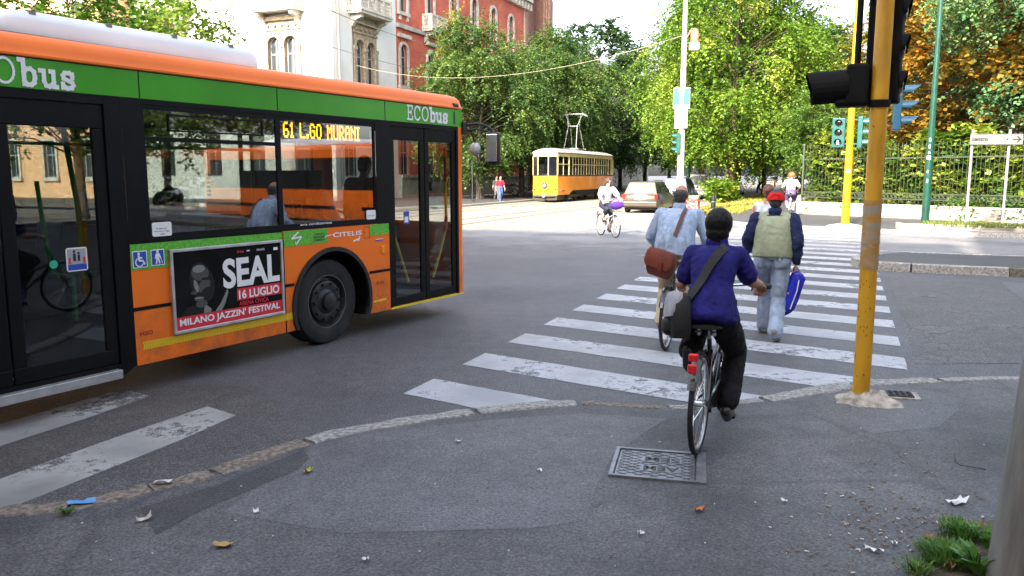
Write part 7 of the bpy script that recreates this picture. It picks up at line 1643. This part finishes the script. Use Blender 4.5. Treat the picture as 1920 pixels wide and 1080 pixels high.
def wear_strap(loc, rotz, scale, label, pts, nrms, w, bagfn, m, name='shoulder_bag', cat='bag'):
    t = thing(name, label, cat, loc, rotz, None, scale); mb = MB(); ribbon(mb, pts, nrms, w); mb.build('strap', m, t, smooth=40); bagfn(t); return t
LBLK = mat('black bag fabric', (.010, .010, .011), .7, bump=.4, bs=30); LGRY = mat('grey bag flap', (.36, .37, .40), .6, var=.12, vs=8, bump=.4, bs=14)
def bag1(t):
    global BO
    rot = Matrix.Rotation(R(18), 3, 'Z') @ Matrix.Rotation(R(-10), 3, 'X'); mb = MB(); rbox(mb, (-.185, -.34, .865), (.14, .32, .28), rot); mb.build('bag', LBLK, t, smooth=50)
    mb = MB(); rbox(mb, (-.222, -.37, .95), (.085, .24, .17), Matrix.Rotation(R(24), 3, 'Z') @ Matrix.Rotation(R(10), 3, 'Y') @ Matrix.Rotation(R(-14), 3, 'X')); mb.build('flap', LGRY, t, smooth=50)
    mb = MB(); rbox(mb, (-.245, -.32, .80), (.12, .22, .13), rot, .3); mb.build('pocket', LBLK, t, smooth=50)
wear_strap(wb, HEAD1, 1., 'black messenger bag with grey flap slung on the back of the woman in deep blue', *on_back(iw, prof1, .026, [(.955, .075), (.88, .06), (.6, -.005), (.3, -.07), (.08, -.135)]), .06, bag1, LBLK)
# ---- man in the pale blue shirt
ob = Vector((1.64, 8.30, 0)) + AD * .53; HEAD2 = ROTA - R(0)
bicycle('dark green bicycle ridden by the man with the brown satchel', ob, HEAD2, GRNF, 160, ('blackguard', 'diamond', 'nolight'))
BLUS = cloth('pale blue striped shirt', (.36, .46, .62), .16, .9, 14, stretch=(2.6, 2.6, .35)); KHAK = cloth('beige trousers', (.60, .50, .33), .12, .8, 9)
J = bike_pose(160, hip=(-.24, .965), neck=(.0, 1.46), head=(.05, 1.62), elb=(.305, -.02, 1.17), wr=(.28, .16, 1.07), sh=.19); J['bow'] = .06
profm = [(-.10, .175, .14), (0, .19, .15), (.18, .195, .152), (.38, .185, .145), (.58, .190, .140), (.76, .200, .130), (.88, .180, .105), (.96, .115, .08)]
po_, io_ = person('grey-haired man in a pale blue shirt and beige trousers riding a dark bicycle', ob, HEAD2, J, dict(skin=SKIN, hair=(HGRY, 'ring'), girth=1.1, shirt=dict(m=BLUS, sleeve=.95, prof=profm, add=.014, disp=.008, ds=.06, collar=True), trousers=dict(m=KHAK, len=.95, add=.022), shoes=mat('brown leather shoes', (.10, .035, .018), .4), belt=mat('tan belt', (.20, .12, .06), .5)), vox=.011)
SATC = mat('brown leather satchel', (.13, .028, .016), .45, var=.3, vs=7, bump=.5, bs=18)
def bag2(t):
    rot = Matrix.Rotation(R(-12), 3, 'Z') @ Matrix.Rotation(R(14), 3, 'Y'); mb = MB(); rbox(mb, (-.085, -.47, .915), (.32, .12, .28), rot, .16); mb.build('bag', SATC, t, smooth=50)
    mb = MB(); rbox(mb, (-.10, -.505, .965), (.33, .09, .20), rot @ Matrix.Rotation(R(-8), 3, 'X'), .12); mb.build('flap', mat('brown leather flap', (.175, .038, .022), .42, var=.25, vs=6, bump=.4, bs=16), t, smooth=50)
    mb = MB(); mb.box((-.08, -.58, .895), (.035, .012, .10), rot); mb.build('buckle_strap', SATC, t)
wear_strap(ob, HEAD2, 1., 'reddish brown leather satchel hanging behind the man in the pale blue shirt', *on_back(io_, profm, .032, [(.95, .095), (.86, .09), (.6, .07), (.25, .03)]), .042, bag2, mat('brown strap', (.09, .03, .02), .5))
# ---- man with the red cap
mp = (at(1440, 645) + at(1427, 612)) / 2 + Vector((.01, -.14, 0)); HEAD3 = ROTA
VEST = cloth('sage green vest', (.33, .36, .24), .10, .6, 8); NAVY = cloth('navy shirt', (.018, .024, .075), .2, .6, 10); JEAN = cloth('faded jeans', (.27, .33, .43), .30, .8, 7, stretch=(1.2, 1.2, .5))
J = walk_pose(step=.30, arm=.16, lead=-1, lean=.06, sh=.20, head=1.585, neck=1.42, armspread=.055); J['E'][0] = (-.285, .02, 1.14); J['W'][0] = (-.30, .22, .99); J['hand'][0] = dict(d=(-.1, .5, -.8), w=(.3, .7, .3), n=(1, 0, 0), curl=25)
J['W'][1] = (.255, .02, .88); J['E'][1] = (.265, -.05, 1.12); J['hand'][1] = dict(d=(0, .05, -1), w=(0, 1, 0), n=(-1, 0, 0), curl=70)
MS = .985
pm, im = person('man in a red cap, sage vest and faded jeans carrying a blue bag', mp, HEAD3, J, dict(skin=SKIN, hair=(HGRY, 'short'), girth=1.12, shirt=dict(m=NAVY, sleeve=.98, add=.014, disp=.02, ds=.09, collar=True), vest=dict(m=VEST, add=.030, t0=-.02, prof=[(-.02, .185, .15), (.1, .185, .15), (.3, .175, .14), (.55, .175, .135), (.76, .172, .125), (.88, .160, .1), (.95, .12, .08)]), trousers=dict(m=JEAN, len=1.0, add=.024, waist=.2), shoes=mat('grey trainers', (.22, .21, .20), .7)), MS, vox=.0105)
mb = MB(); c = im['H'] + im['up'] * .030; HR = im['HR']; ring = []
for k in range(7):
    th = math.pi / 2 * k / 6; ring.append([c + HR @ Vector((.102 * math.cos(th) * math.cos(a), (.118 * math.sin(a) - .012) * math.cos(th), .120 * math.sin(th) - .035)) for a in [2 * math.pi * j / 24 for j in range(24)]])
mb.loft(ring, caps=True); cp = mb.build('cap', cloth('red cap cotton', (.62, .012, .012), .12, .3, 14), pm, smooth=60)
mb = MB(); pts = [(-.085, .075), (-.06, .15), (0, .175), (.06, .15), (.085, .075)]; mb.prism(pts, lambda u, v, w_: c + HR @ Vector((u, v, w_)), -.03, -.018); mb.build('cap_peak', cloth('red cap peak', (.62, .012, .012), .1, .2, 14), cp, bevel=.004)
mb = MB(); mb.tube([c + HR @ Vector((.045 * math.cos(a), -.112, -.012 + .035 * math.sin(a))) for a in [math.pi * k / 8 for k in range(9)]], .006, 6); mb.tube([c + HR @ Vector((x, -.115 + abs(x) * .25, -.016)) for x in (-.05, -.025, 0, .025, .05)], .008, 6); mb.build('cap_strap', cloth('dark red cap strap', (.30, .01, .01), .1, .2, 14), cp, smooth=50)
mb = MB()
for s in (-1, 1): mb.box((s * .09, -.155, .93), (.02, .015, .05))
mb.build('belt_loop', JEAN, pm)
# its blue shopping bag
t = thing('shopping_bag', 'crumpled royal blue plastic carrier bag held by the man in the red cap', 'bag', mp, HEAD3, None, MS)
rr = random.Random(12); mb = MB(); rings = []; hx = Vector((.258, .03, .79))
for (z, rx, ry, ox) in ((0, .018, .022, 0), (-.04, .065, .05, .015), (-.12, .10, .055, .005), (-.25, .105, .06, -.025), (-.38, .10, .06, -.06), (-.48, .092, .055, -.085), (-.525, .055, .03, -.095)):
    rings.append([hx + Vector((ox + rx * math.cos(a) * (1 + rr.gauss(0, .05)), ry * math.sin(a) * (1 + rr.gauss(0, .12)), z + (.03 * math.cos(a) if z < -.05 else 0))) for a in [2 * math.pi * k / 18 for k in range(18)]])
mb.loft(rings); mb.build('bag', mat('royal blue plastic', (.012, .022, .42), .22, bump=.7, bs=24, var=.35, vs=6), t, smooth=70)
mb = MB(); mb.tube([hx + Vector((0, 0, .06)), hx + Vector((.03, 0, .0)), hx + Vector((.055, -.03, -.08))], .008, 6); mb.tube([hx + Vector((0, 0, .06)), hx + Vector((-.03, 0, .0)), hx + Vector((-.05, -.03, -.07))], .008, 6); mb.build('handle', mat('royal blue plastic handle', (.012, .022, .42), .25), t, smooth=50)
mb = MB(); mb.tube([hx + Vector((.04, -.052, -.10)), hx + Vector((.025, -.062, -.22)), hx + Vector((-.01, -.062, -.34)), hx + Vector((-.04, -.056, -.44))], .006, 6); mb.build('white_seam', WHITE, t, smooth=50)
mb = MB()
for (x, z, r_) in ((-.07, -.26, .012), (-.085, -.37, .014), (-.045, -.31, .008)): mb.sphere(hx + Vector((x, -.048, z)), (r_, .004, r_), 8, 6)
mb.build('print', mat('orange print', (.7, .25, .04), .5), t)
# ---- woman with the bun ahead of him
wp = AB(12.9, -1.12, 0); J = walk_pose(step=.3, arm=.12, lead=1, head=1.58, neck=1.41, sh=.165, armspread=.07)
person('woman with red-brown bun and sleeveless white top ahead of the man in the cap', wp, ROTA, J, dict(skin=SKIND, hair=(HRED, 'bun'), female=True, shirt=dict(m=cloth('white printed top', (.70, .70, .72), .1, .4, 10, col2=(.35, .42, .6)), sleeve=0, add=.012, disp=.012), trousers=dict(m=cloth('light skirt shorts', (.5, .48, .45), .1, .4, 10), len=.7), shoes=mat('sandals', (.2, .12, .08), .6)), 1.0, vox=.012)
# ---- woman cycling towards us
fp_ = at(1154, 446) - Vector((0, 0, 0)); HEADF = math.atan2(-AD.y, -AD.x) - R(90) + R(40)
fdv = Vector((-math.sin(HEADF), math.cos(HEADF), 0)); fb = fp_ - fdv * .53
bicycle('white bicycle ridden towards us by the woman in sunglasses', fb, HEADF, WHTF, 160, ('basket',))
J = bike_pose(160, hip=(-.24, .96), neck=(-.08, 1.46), head=(-.04, 1.63), elb=(.31, .04, 1.18))
pf_, if_ = person('woman in a white short-sleeved top and dark shorts cycling towards us in sunglasses', fb, HEADF, J, dict(skin=SKINL, hair=(HBRN, 'long'), female=True, shirt=dict(m=cloth('white blouse', (.72, .70, .70), .08, .5, 9), sleeve=.4, add=.012, disp=.016), trousers=dict(m=cloth('dark shorts', (.03, .03, .05), .2, .5, 9), len=.68, add=.02, name='shorts'), shoes=mat('dark sandals', (.05, .04, .04), .6)), 1.0, vox=.012)
mb = MB(); HR = if_['HR']
for s in (-1, 1): mb.sphere(if_['H'] + HR @ Vector((s * .034, .094, .006)), (.030, .010, .021), 12, 8, HR); mb.tube([if_['H'] + HR @ Vector((s * .065, .085, .01)), if_['H'] + HR @ Vector((s * .082, .0, .012))], .004, 5)
mb.build('sunglasses', BLACK, pf_, smooth=60)
t = thing('bag', 'purple cloth bag lying in the front basket of the white bicycle', 'bag', fb, HEADF); mb = MB(); rbox(mb, (0, .58, .95), (.36, .28, .22), Matrix.Rotation(.2, 3, 'Y'), .35); mb.build('sack', cloth('purple bag cloth', (.08, .03, .24), .2, .6, 10), t, smooth=60); mb = MB(); mb.tube([(-.12, .5, 1.05), (-.06, .52, 1.14), (.08, .52, 1.14), (.12, .5, 1.06)], .014, 8); mb.build('handle', cloth('purple bag handle', (.08, .03, .24), .2, .3, 10), t, smooth=60)
# ---- cyclist riding away on the walkway
cb = at(1479, 407, .12); HEADC = ROTA + R(3); cbm = Vector((cb.x, cb.y, .12)) + AD * .5
bicycle('pale bicycle on the park walkway under the cyclist with ginger hair', cbm, HEADC, WHTF, 60, ('basket', 'rack'))
J = bike_pose(60, hip=(-.24, .96), neck=(-.06, 1.46), head=(-.02, 1.62), elb=(.33, .02, 1.18))
person('cyclist with bushy ginger hair and a white top riding away along the park walkway', cbm, HEADC, J, dict(skin=SKINL, hair=(HGIN, 'curly'), shirt=dict(m=cloth('bright white top', (.75, .73, .74), .05, .4, 9), sleeve=.4, add=.014), trousers=dict(m=cloth('mauve shorts', (.10, .07, .16), .2, .5, 9), len=.6, add=.022, name='shorts'), shoes=mat('pale trainers', (.5, .48, .45), .6)), 1.02, vox=.014)
# ---- people further off
def walker(label, p, rotz, top, bot, hair, skin=SKIN, lead=1, sc=1., sleeve=.45):
    J = walk_pose(step=.26, arm=.14, lead=lead); person(label, p, rotz, J, dict(skin=skin, hair=hair, shirt=dict(m=top, sleeve=sleeve, add=.016, disp=.012), trousers=dict(m=bot, add=.02), shoes=mat('plain shoes', (.30, .28, .26), .6)), sc, vox=.018)
walker('pedestrian in a dark red shirt and blue jeans on the left pavement', at(938, 379.5, .02), R(200), cloth('dark red shirt', (.22, .015, .03), .2, .4, 8), cloth('blue jeans', (.05, .09, .25), .2, .4, 8), (HBRN, 'short'))
walker('pedestrian in dark grey clothes close behind the one in the red shirt', at(931, 377, .02), R(190), cloth('dark grey shirt', (.06, .06, .06), .2, .4, 8), cloth('grey trousers', (.09, .09, .09), .2, .4, 8), (HBLK, 'short'), lead=-1)
walker('person in a white shirt and black trousers under the trees left of the walkway', at(1424, 362, .12), R(60), cloth('white shirt', (.7, .68, .62), .1, .3, 8), cloth('black trousers far', (.015, .015, .02), .2, .3, 8), (HBLK, 'short'))
walker('person in white standing on the walkway beyond the ginger-haired cyclist', at(1494, 358, .12), R(170), cloth('pale white shirt', (.75, .72, .7), .1, .3, 8), cloth('dark blue trousers', (.02, .025, .05), .2, .3, 8), (HBLK, 'short'), SKINL)
walker('person in dark clothes on the walkway left of the ginger-haired cyclist', at(1453, 352, .12), R(160), cloth('charcoal shirt', (.02, .02, .025), .2, .3, 8), cloth('tan shorts', (.36, .25, .17), .2, .3, 8), (HBLK, 'short'), lead=-1)
# ---- passengers in the bus and the tram driver
BR = R(90 - 30.8) - R(90)           # local y forward = bus heading
def inbus(s, y, z): return bus.matrix_basis @ Vector((s, y, z))
def seated(label, p, rotz, top, hair, bot=BLKT, look=(0, 1, 0), skin=SKIN, arms=0):
    J = dict(P=(0, 0, .50), N=(0, -.02, .98), H=(0, .02, 1.15), F=look, S=[(-.18, -.03, .93), (.18, -.03, .93)], E=[(-.24, .06, .68), (.24, .06, .68)], W=[(-.12, .26, .62), (.12, .26, .62)], HP=[(-.09, .02, .46), (.09, .02, .46)], K=[(-.1, .43, .48), (.1, .43, .48)], A=[(-.1, .42, .08), (.1, .42, .08)], T=[(-.1, .56, .03), (.1, .56, .03)], hand=[dict(w=(1, 0, .3), n=(0, 0, -1)), dict(w=(-1, 0, .3), n=(0, 0, -1))])
    return person(label, p, rotz, J, dict(skin=skin, hair=hair, shirt=dict(m=top, sleeve=.95, add=.02), trousers=dict(m=bot, add=.02), shoes=BLACK), 1., vox=.015)
bus.rotation_mode = 'XYZ'; bpy.context.view_layer.update()
seated('passenger in a grey jacket seated by the front side window of the bus', inbus(.12, .46, .42), BR, cloth('grey jacket', (.17, .18, .21), .1, .5, 8), (HBRN, 'short'))
t = thing('bag', 'bright green bag beside the seated passenger in the grey jacket', 'bag', inbus(-.10, .30, .88), BR); mb = MB(); rbox(mb, (0, 0, .34), (.26, .1, .30), Matrix.Identity(3), .2); mb.build('sack', mat('bright green fabric', (.12, .48, .08), .6), t, smooth=60); mb = MB(); mb.tube([(-.07, 0, .48), (-.06, 0, .68), (.06, 0, .68), (.07, 0, .48)], .012, 8); mb.build('handle', mat('pale green strap', (.3, .55, .3), .6), t, smooth=60)
seated('passenger with big dark hair seated by the middle side window of the bus', inbus(-1.5, .50, .42), BR, cloth('black jacket', (.015, .015, .018), .1, .5, 8), (HBLK, 'curly'), look=(.5, 1, 0))
seated('bus driver in a white shirt at the wheel', inbus(1.65, 1.75, .62), BR, cloth('driver shirt', (.6, .62, .66), .1, .4, 8), (HBLK, 'short'))
J = walk_pose(step=.08, arm=.03, armspread=.06); J['E'][1] = (.30, .14, 1.52); J['W'][1] = (.26, .20, 1.80); J['hand'][1] = dict(d=(0, .1, 1), w=(-1, .2, 0), n=(0, 1, 0), curl=55)
person('passenger in a pale top standing with raised arm inside the middle bus door', inbus(-3.05, .72, .36), BR - R(75), J, dict(skin=SKIN, hair=(HBRN, 'short'), shirt=dict(m=cloth('pale grey top', (.42, .45, .42), .1, .4, 8), sleeve=.5, add=.02), trousers=dict(m=cloth('blue work trousers', (.03, .05, .14), .2, .4, 8)), shoes=BLACK), 1., vox=.015)
J = walk_pose(step=.06, arm=.05, lead=1); person('passenger in a red jacket standing just inside the front door of the bus', inbus(1.22, .55, .36), BR, J, dict(skin=SKIN, hair=(HBLK, 'short'), shirt=dict(m=cloth('red jacket', (.3, .03, .03), .1, .4, 8), sleeve=.95, add=.02), trousers=dict(m=cloth('white trousers', (.6, .6, .6), .1, .4, 8)), shoes=BLACK), 1., vox=.015)
bpy.context.view_layer.update(); q = tram.matrix_basis @ Vector((-.75, -.25, .9))
seated('tram driver in a white shirt behind the windscreen', q, math.atan2(-AD.y, -AD.x) - R(90), cloth('tram driver shirt', (.7, .7, .7), .1, .4, 8), (HBRN, 'short'))
# ---------------------------------------------------------------- weeds, litter, leaves on the near pavement
rl = random.Random(77)
PAPER = mat('white paper litter', (.72, .72, .72), .8, var=.1, vs=20, bump=.3, bs=30)
def scrap(name, label, px, py, w, l, m, rot, cat='litter', h=.02, z=.036):
    p = at(px, py, z); mb = MB(); n = 5; g = []
    for i in range(n):
        for j in range(n): g.append(((i / (n - 1) - .5) * w * (1 + rl.gauss(0, .10)), (j / (n - 1) - .5) * l * (1 + rl.gauss(0, .08)), .003 + abs(rl.gauss(0, h)) * (.3 + abs(i - 2) * .3)))
    o = len(mb.v); mb.v += g
    for i in range(n - 1):
        for j in range(n - 1): mb.f.append([i * n + j, (i + 1) * n + j, (i + 1) * n + j + 1, i * n + j + 1]); mb.m.append(0)
    ob_ = mb.build(name, m, None, smooth=40, recalc=False); ob_.location = p; ob_.rotation_euler = (0, 0, R(rot)); return tag(ob_, label, cat)
scrap('paper_scrap', 'folded white paper scrap between the near yellow post and the weeds', 1796, 942, .105, .055, PAPER, 22)
scrap('paper_scrap', 'white paper scrap touching the weeds', 1794, 990, .085, .04, PAPER, -8)
scrap('paper_scrap', 'narrow creased white paper left of the weeds', 1640, 1033, .085, .035, PAPER, -35)
scrap('paper_scrap', 'tiny crumpled paper ball near the bottom of the pavement', 1677, 1020, .03, .03, PAPER, 10, h=.02)
scrap('plastic_wrapper', 'light blue plastic wrapper in the gutter at the left', 153, 943, .14, .05, mat('light blue plastic', (.10, .30, .60), .35), 12)
scrap('paper_scrap', 'crumpled white paper in the gutter near the zebra bar', 309, 907, .10, .04, PAPER, 10, h=.03)
scrap('cardboard_scrap', 'pale cardboard scrap on the left pavement', 270, 975, .075, .03, mat('pale cardboard', (.5, .48, .42), .9), 30)
scrap('leaf', 'yellow brown fallen leaf on the pavement below the bus', 419, 1023, .09, .05, mat('yellow brown leaf', (.40, .24, .08), .8), 0, 'leaf')
scrap('leaf', 'orange fallen leaf below the manhole cover', 1311, 957, .05, .04, mat('orange leaf', (.5, .17, .05), .8), 30, 'leaf')
scrap('leaf', 'yellow leaf fallen just inside the kerb below the bus wheel', 578, 884, .06, .035, mat('yellow leaf', (.42, .36, .06), .8), 60, 'leaf')
for k, (x, y) in enumerate(((686, 1050), (1202, 1001), (1012, 883), (1470, 940), (860, 828), (480, 960))):
    scrap('paper_scrap', ('small white scrap at the bottom middle of the pavement', 'small white pebble-like scrap below the manhole cover', 'small pale scrap left of the manhole cover', 'small pale scrap right of the manhole cover', 'small pale scrap near the kerb below the zebra bar', 'small white scrap on the dark pavement patch')[k], x, y, .03, .025, PAPER, k * 40, h=.012)
# bark bits, twigs and cigarette ends: too many to count
mb = MB(); mi = 0
for k in range(380):
    u = rl.random()
    if u < .72: x = rl.gauss(1690, 110); y = rl.gauss(985, 60)
    else: x = rl.uniform(150, 1900); y = rl.uniform(800, 1075)
    if not (700 < y < 1085) or x > 1930: continue
    if x < 1000 and y < 985 - (x - 0) * .18: continue
    p = at(x, y, .037); a = rl.uniform(0, 3.14); l = rl.uniform(.006, .030) if u < .72 else rl.uniform(.004, .014); w = rl.uniform(.003, .007)
    mb.box(p, (l, w, .004), Matrix.Rotation(a, 3, 'Z'), mi=rl.choice((0, 0, 0, 0, 1, 2)))
o = mb.build('ground_debris', [mat('dry bark bits', (.22, .15, .09), .9), mat('straw bits', (.42, .36, .26), .9), mat('white bits', (.65, .64, .6), .8)]); o['kind'] = 'stuff'
mb = MB(); mb.tube([at(1790, 852, .042), at(1792, 866, .05), at(1800, 872, .045), at(1848, 880, .042)], .003, 5); tw = mb.build('twig', BARK, None, smooth=50); c0 = at(1820, 872, .04)
tag(tw, 'thin bent twig lying on the pavement left of the leaning pole', 'twig')
# soil patch and weeds round the leaning pole
mb = MB(); pts = [(1700, 1080), (1735, 1030), (1760, 1000), (1800, 985), (1860, 975), (1925, 985), (2050, 1000), (2050, 1200), (1680, 1200)]; mb.quad(*[at(x, y, .040) for x, y in pts]); struct(mb.build('soil', M_SOIL, recalc=False))
def weed(name, label, px, py, h, n, m, seed, w=.012, kind_='blade', spread=.06):
    r = random.Random(seed); p = at(px, py, .04); t = thing(name, label, 'plant', p); mb = MB(); var = []
    for k in range(n):
        a = r.uniform(0, 6.283); d = Vector((math.cos(a), math.sin(a), 0)); q = d * r.uniform(0, spread); hh = h * r.uniform(.5, 1.1); b = r.uniform(.2, 1.0); s = Vector((-d.y, d.x, 0)) * w * r.uniform(.6, 1.3)
        P = [q + d * hh * b * .8 * u * u + Vector((0, 0, hh * (u - .35 * b * u * u))) for u in (0, .35, .7, 1)]
        wk = (.5, 1, .8, .05) if kind_ == 'blade' else (.15, 1.1, .9, .05)
        for i in range(3): mb.quad(P[i] - s * wk[i], P[i] + s * wk[i], P[i + 1] + s * wk[i + 1], P[i + 1] - s * wk[i + 1]); var.append(min(1, max(0, r.gauss(.5, .25))))
    o = mb.build('leaves', m, t, recalc=False); at_ = o.data.attributes.new('leafvar', 'FLOAT', 'FACE'); at_.data.foreach_set('value', var)
    mb = MB()
    for k in range(4): mb.tube([(r.gauss(0, .01), r.gauss(0, .01), -.01), (r.gauss(0, .03), r.gauss(0, .03), h * .6)], .003, 5)
    mb.build('stems', M_SOIL, t); return t
WEED = leaf_mat('weed leaves', (.05, .14, .025), (.16, .32, .055), (.30, .36, .08)); WEEDB = leaf_mat('broad weed leaves', (.06, .17, .03), (.15, .32, .06))
weed('grass_weed', 'dense fine green grass tuft at the front of the weed patch', 1775, 1050, .085, 900, WEED, 1, .0035, 'leaf', .12); weed('grass_weed', 'green grass tuft behind, touching the white paper', 1800, 1003, .08, 420, WEED, 2, .004, 'leaf', .10)
weed('broadleaf_weed', 'broad-leaved weed at the left foot of the leaning pole', 1835, 1070, .16, 26, WEEDB, 3, .022, 'leaf', .05); weed('broadleaf_weed', 'broad-leaved weed right of the leaning pole foot', 1918, 1085, .17, 24, WEEDB, 4, .020, 'leaf', .05)
weed('broadleaf_weed', 'small weed between grass tuft and pole', 1850, 1020, .12, 22, WEEDB, 5, .014, 'leaf', .05); weed('grass_weed', 'grass tuft hugging the right edge behind the leaning pole', 1915, 1010, .12, 140, WEED, 6, .005, spread=.08); weed('grass_weed', 'short grass at the bottom edge left of the weed patch', 1720, 1075, .07, 120, WEED, 7, .004, spread=.07)
weed('grass_weed', 'tiny yellow-green weed in the gutter by the blue wrapper', 125, 962, .045, 60, WEED, 8, .004, spread=.03)
lf = mat('brown dry leaf', (.30, .13, .05), .85, var=.3, vs=20)
for k, (x, y, l) in enumerate(((1830, 985, 'dry brown leaf caught in the grass behind the weeds'), (1782, 1063, 'dry orange-brown leaf below the front grass tuft'), (1905, 1000, 'dry leaf at the right of the leaning pole'), (1745, 1010, 'dry leaf at the left edge of the weed patch'))): scrap('leaf', l, x, y, .06, .04, lf, k * 50, 'leaf', .02, .06 if k != 3 else .045)
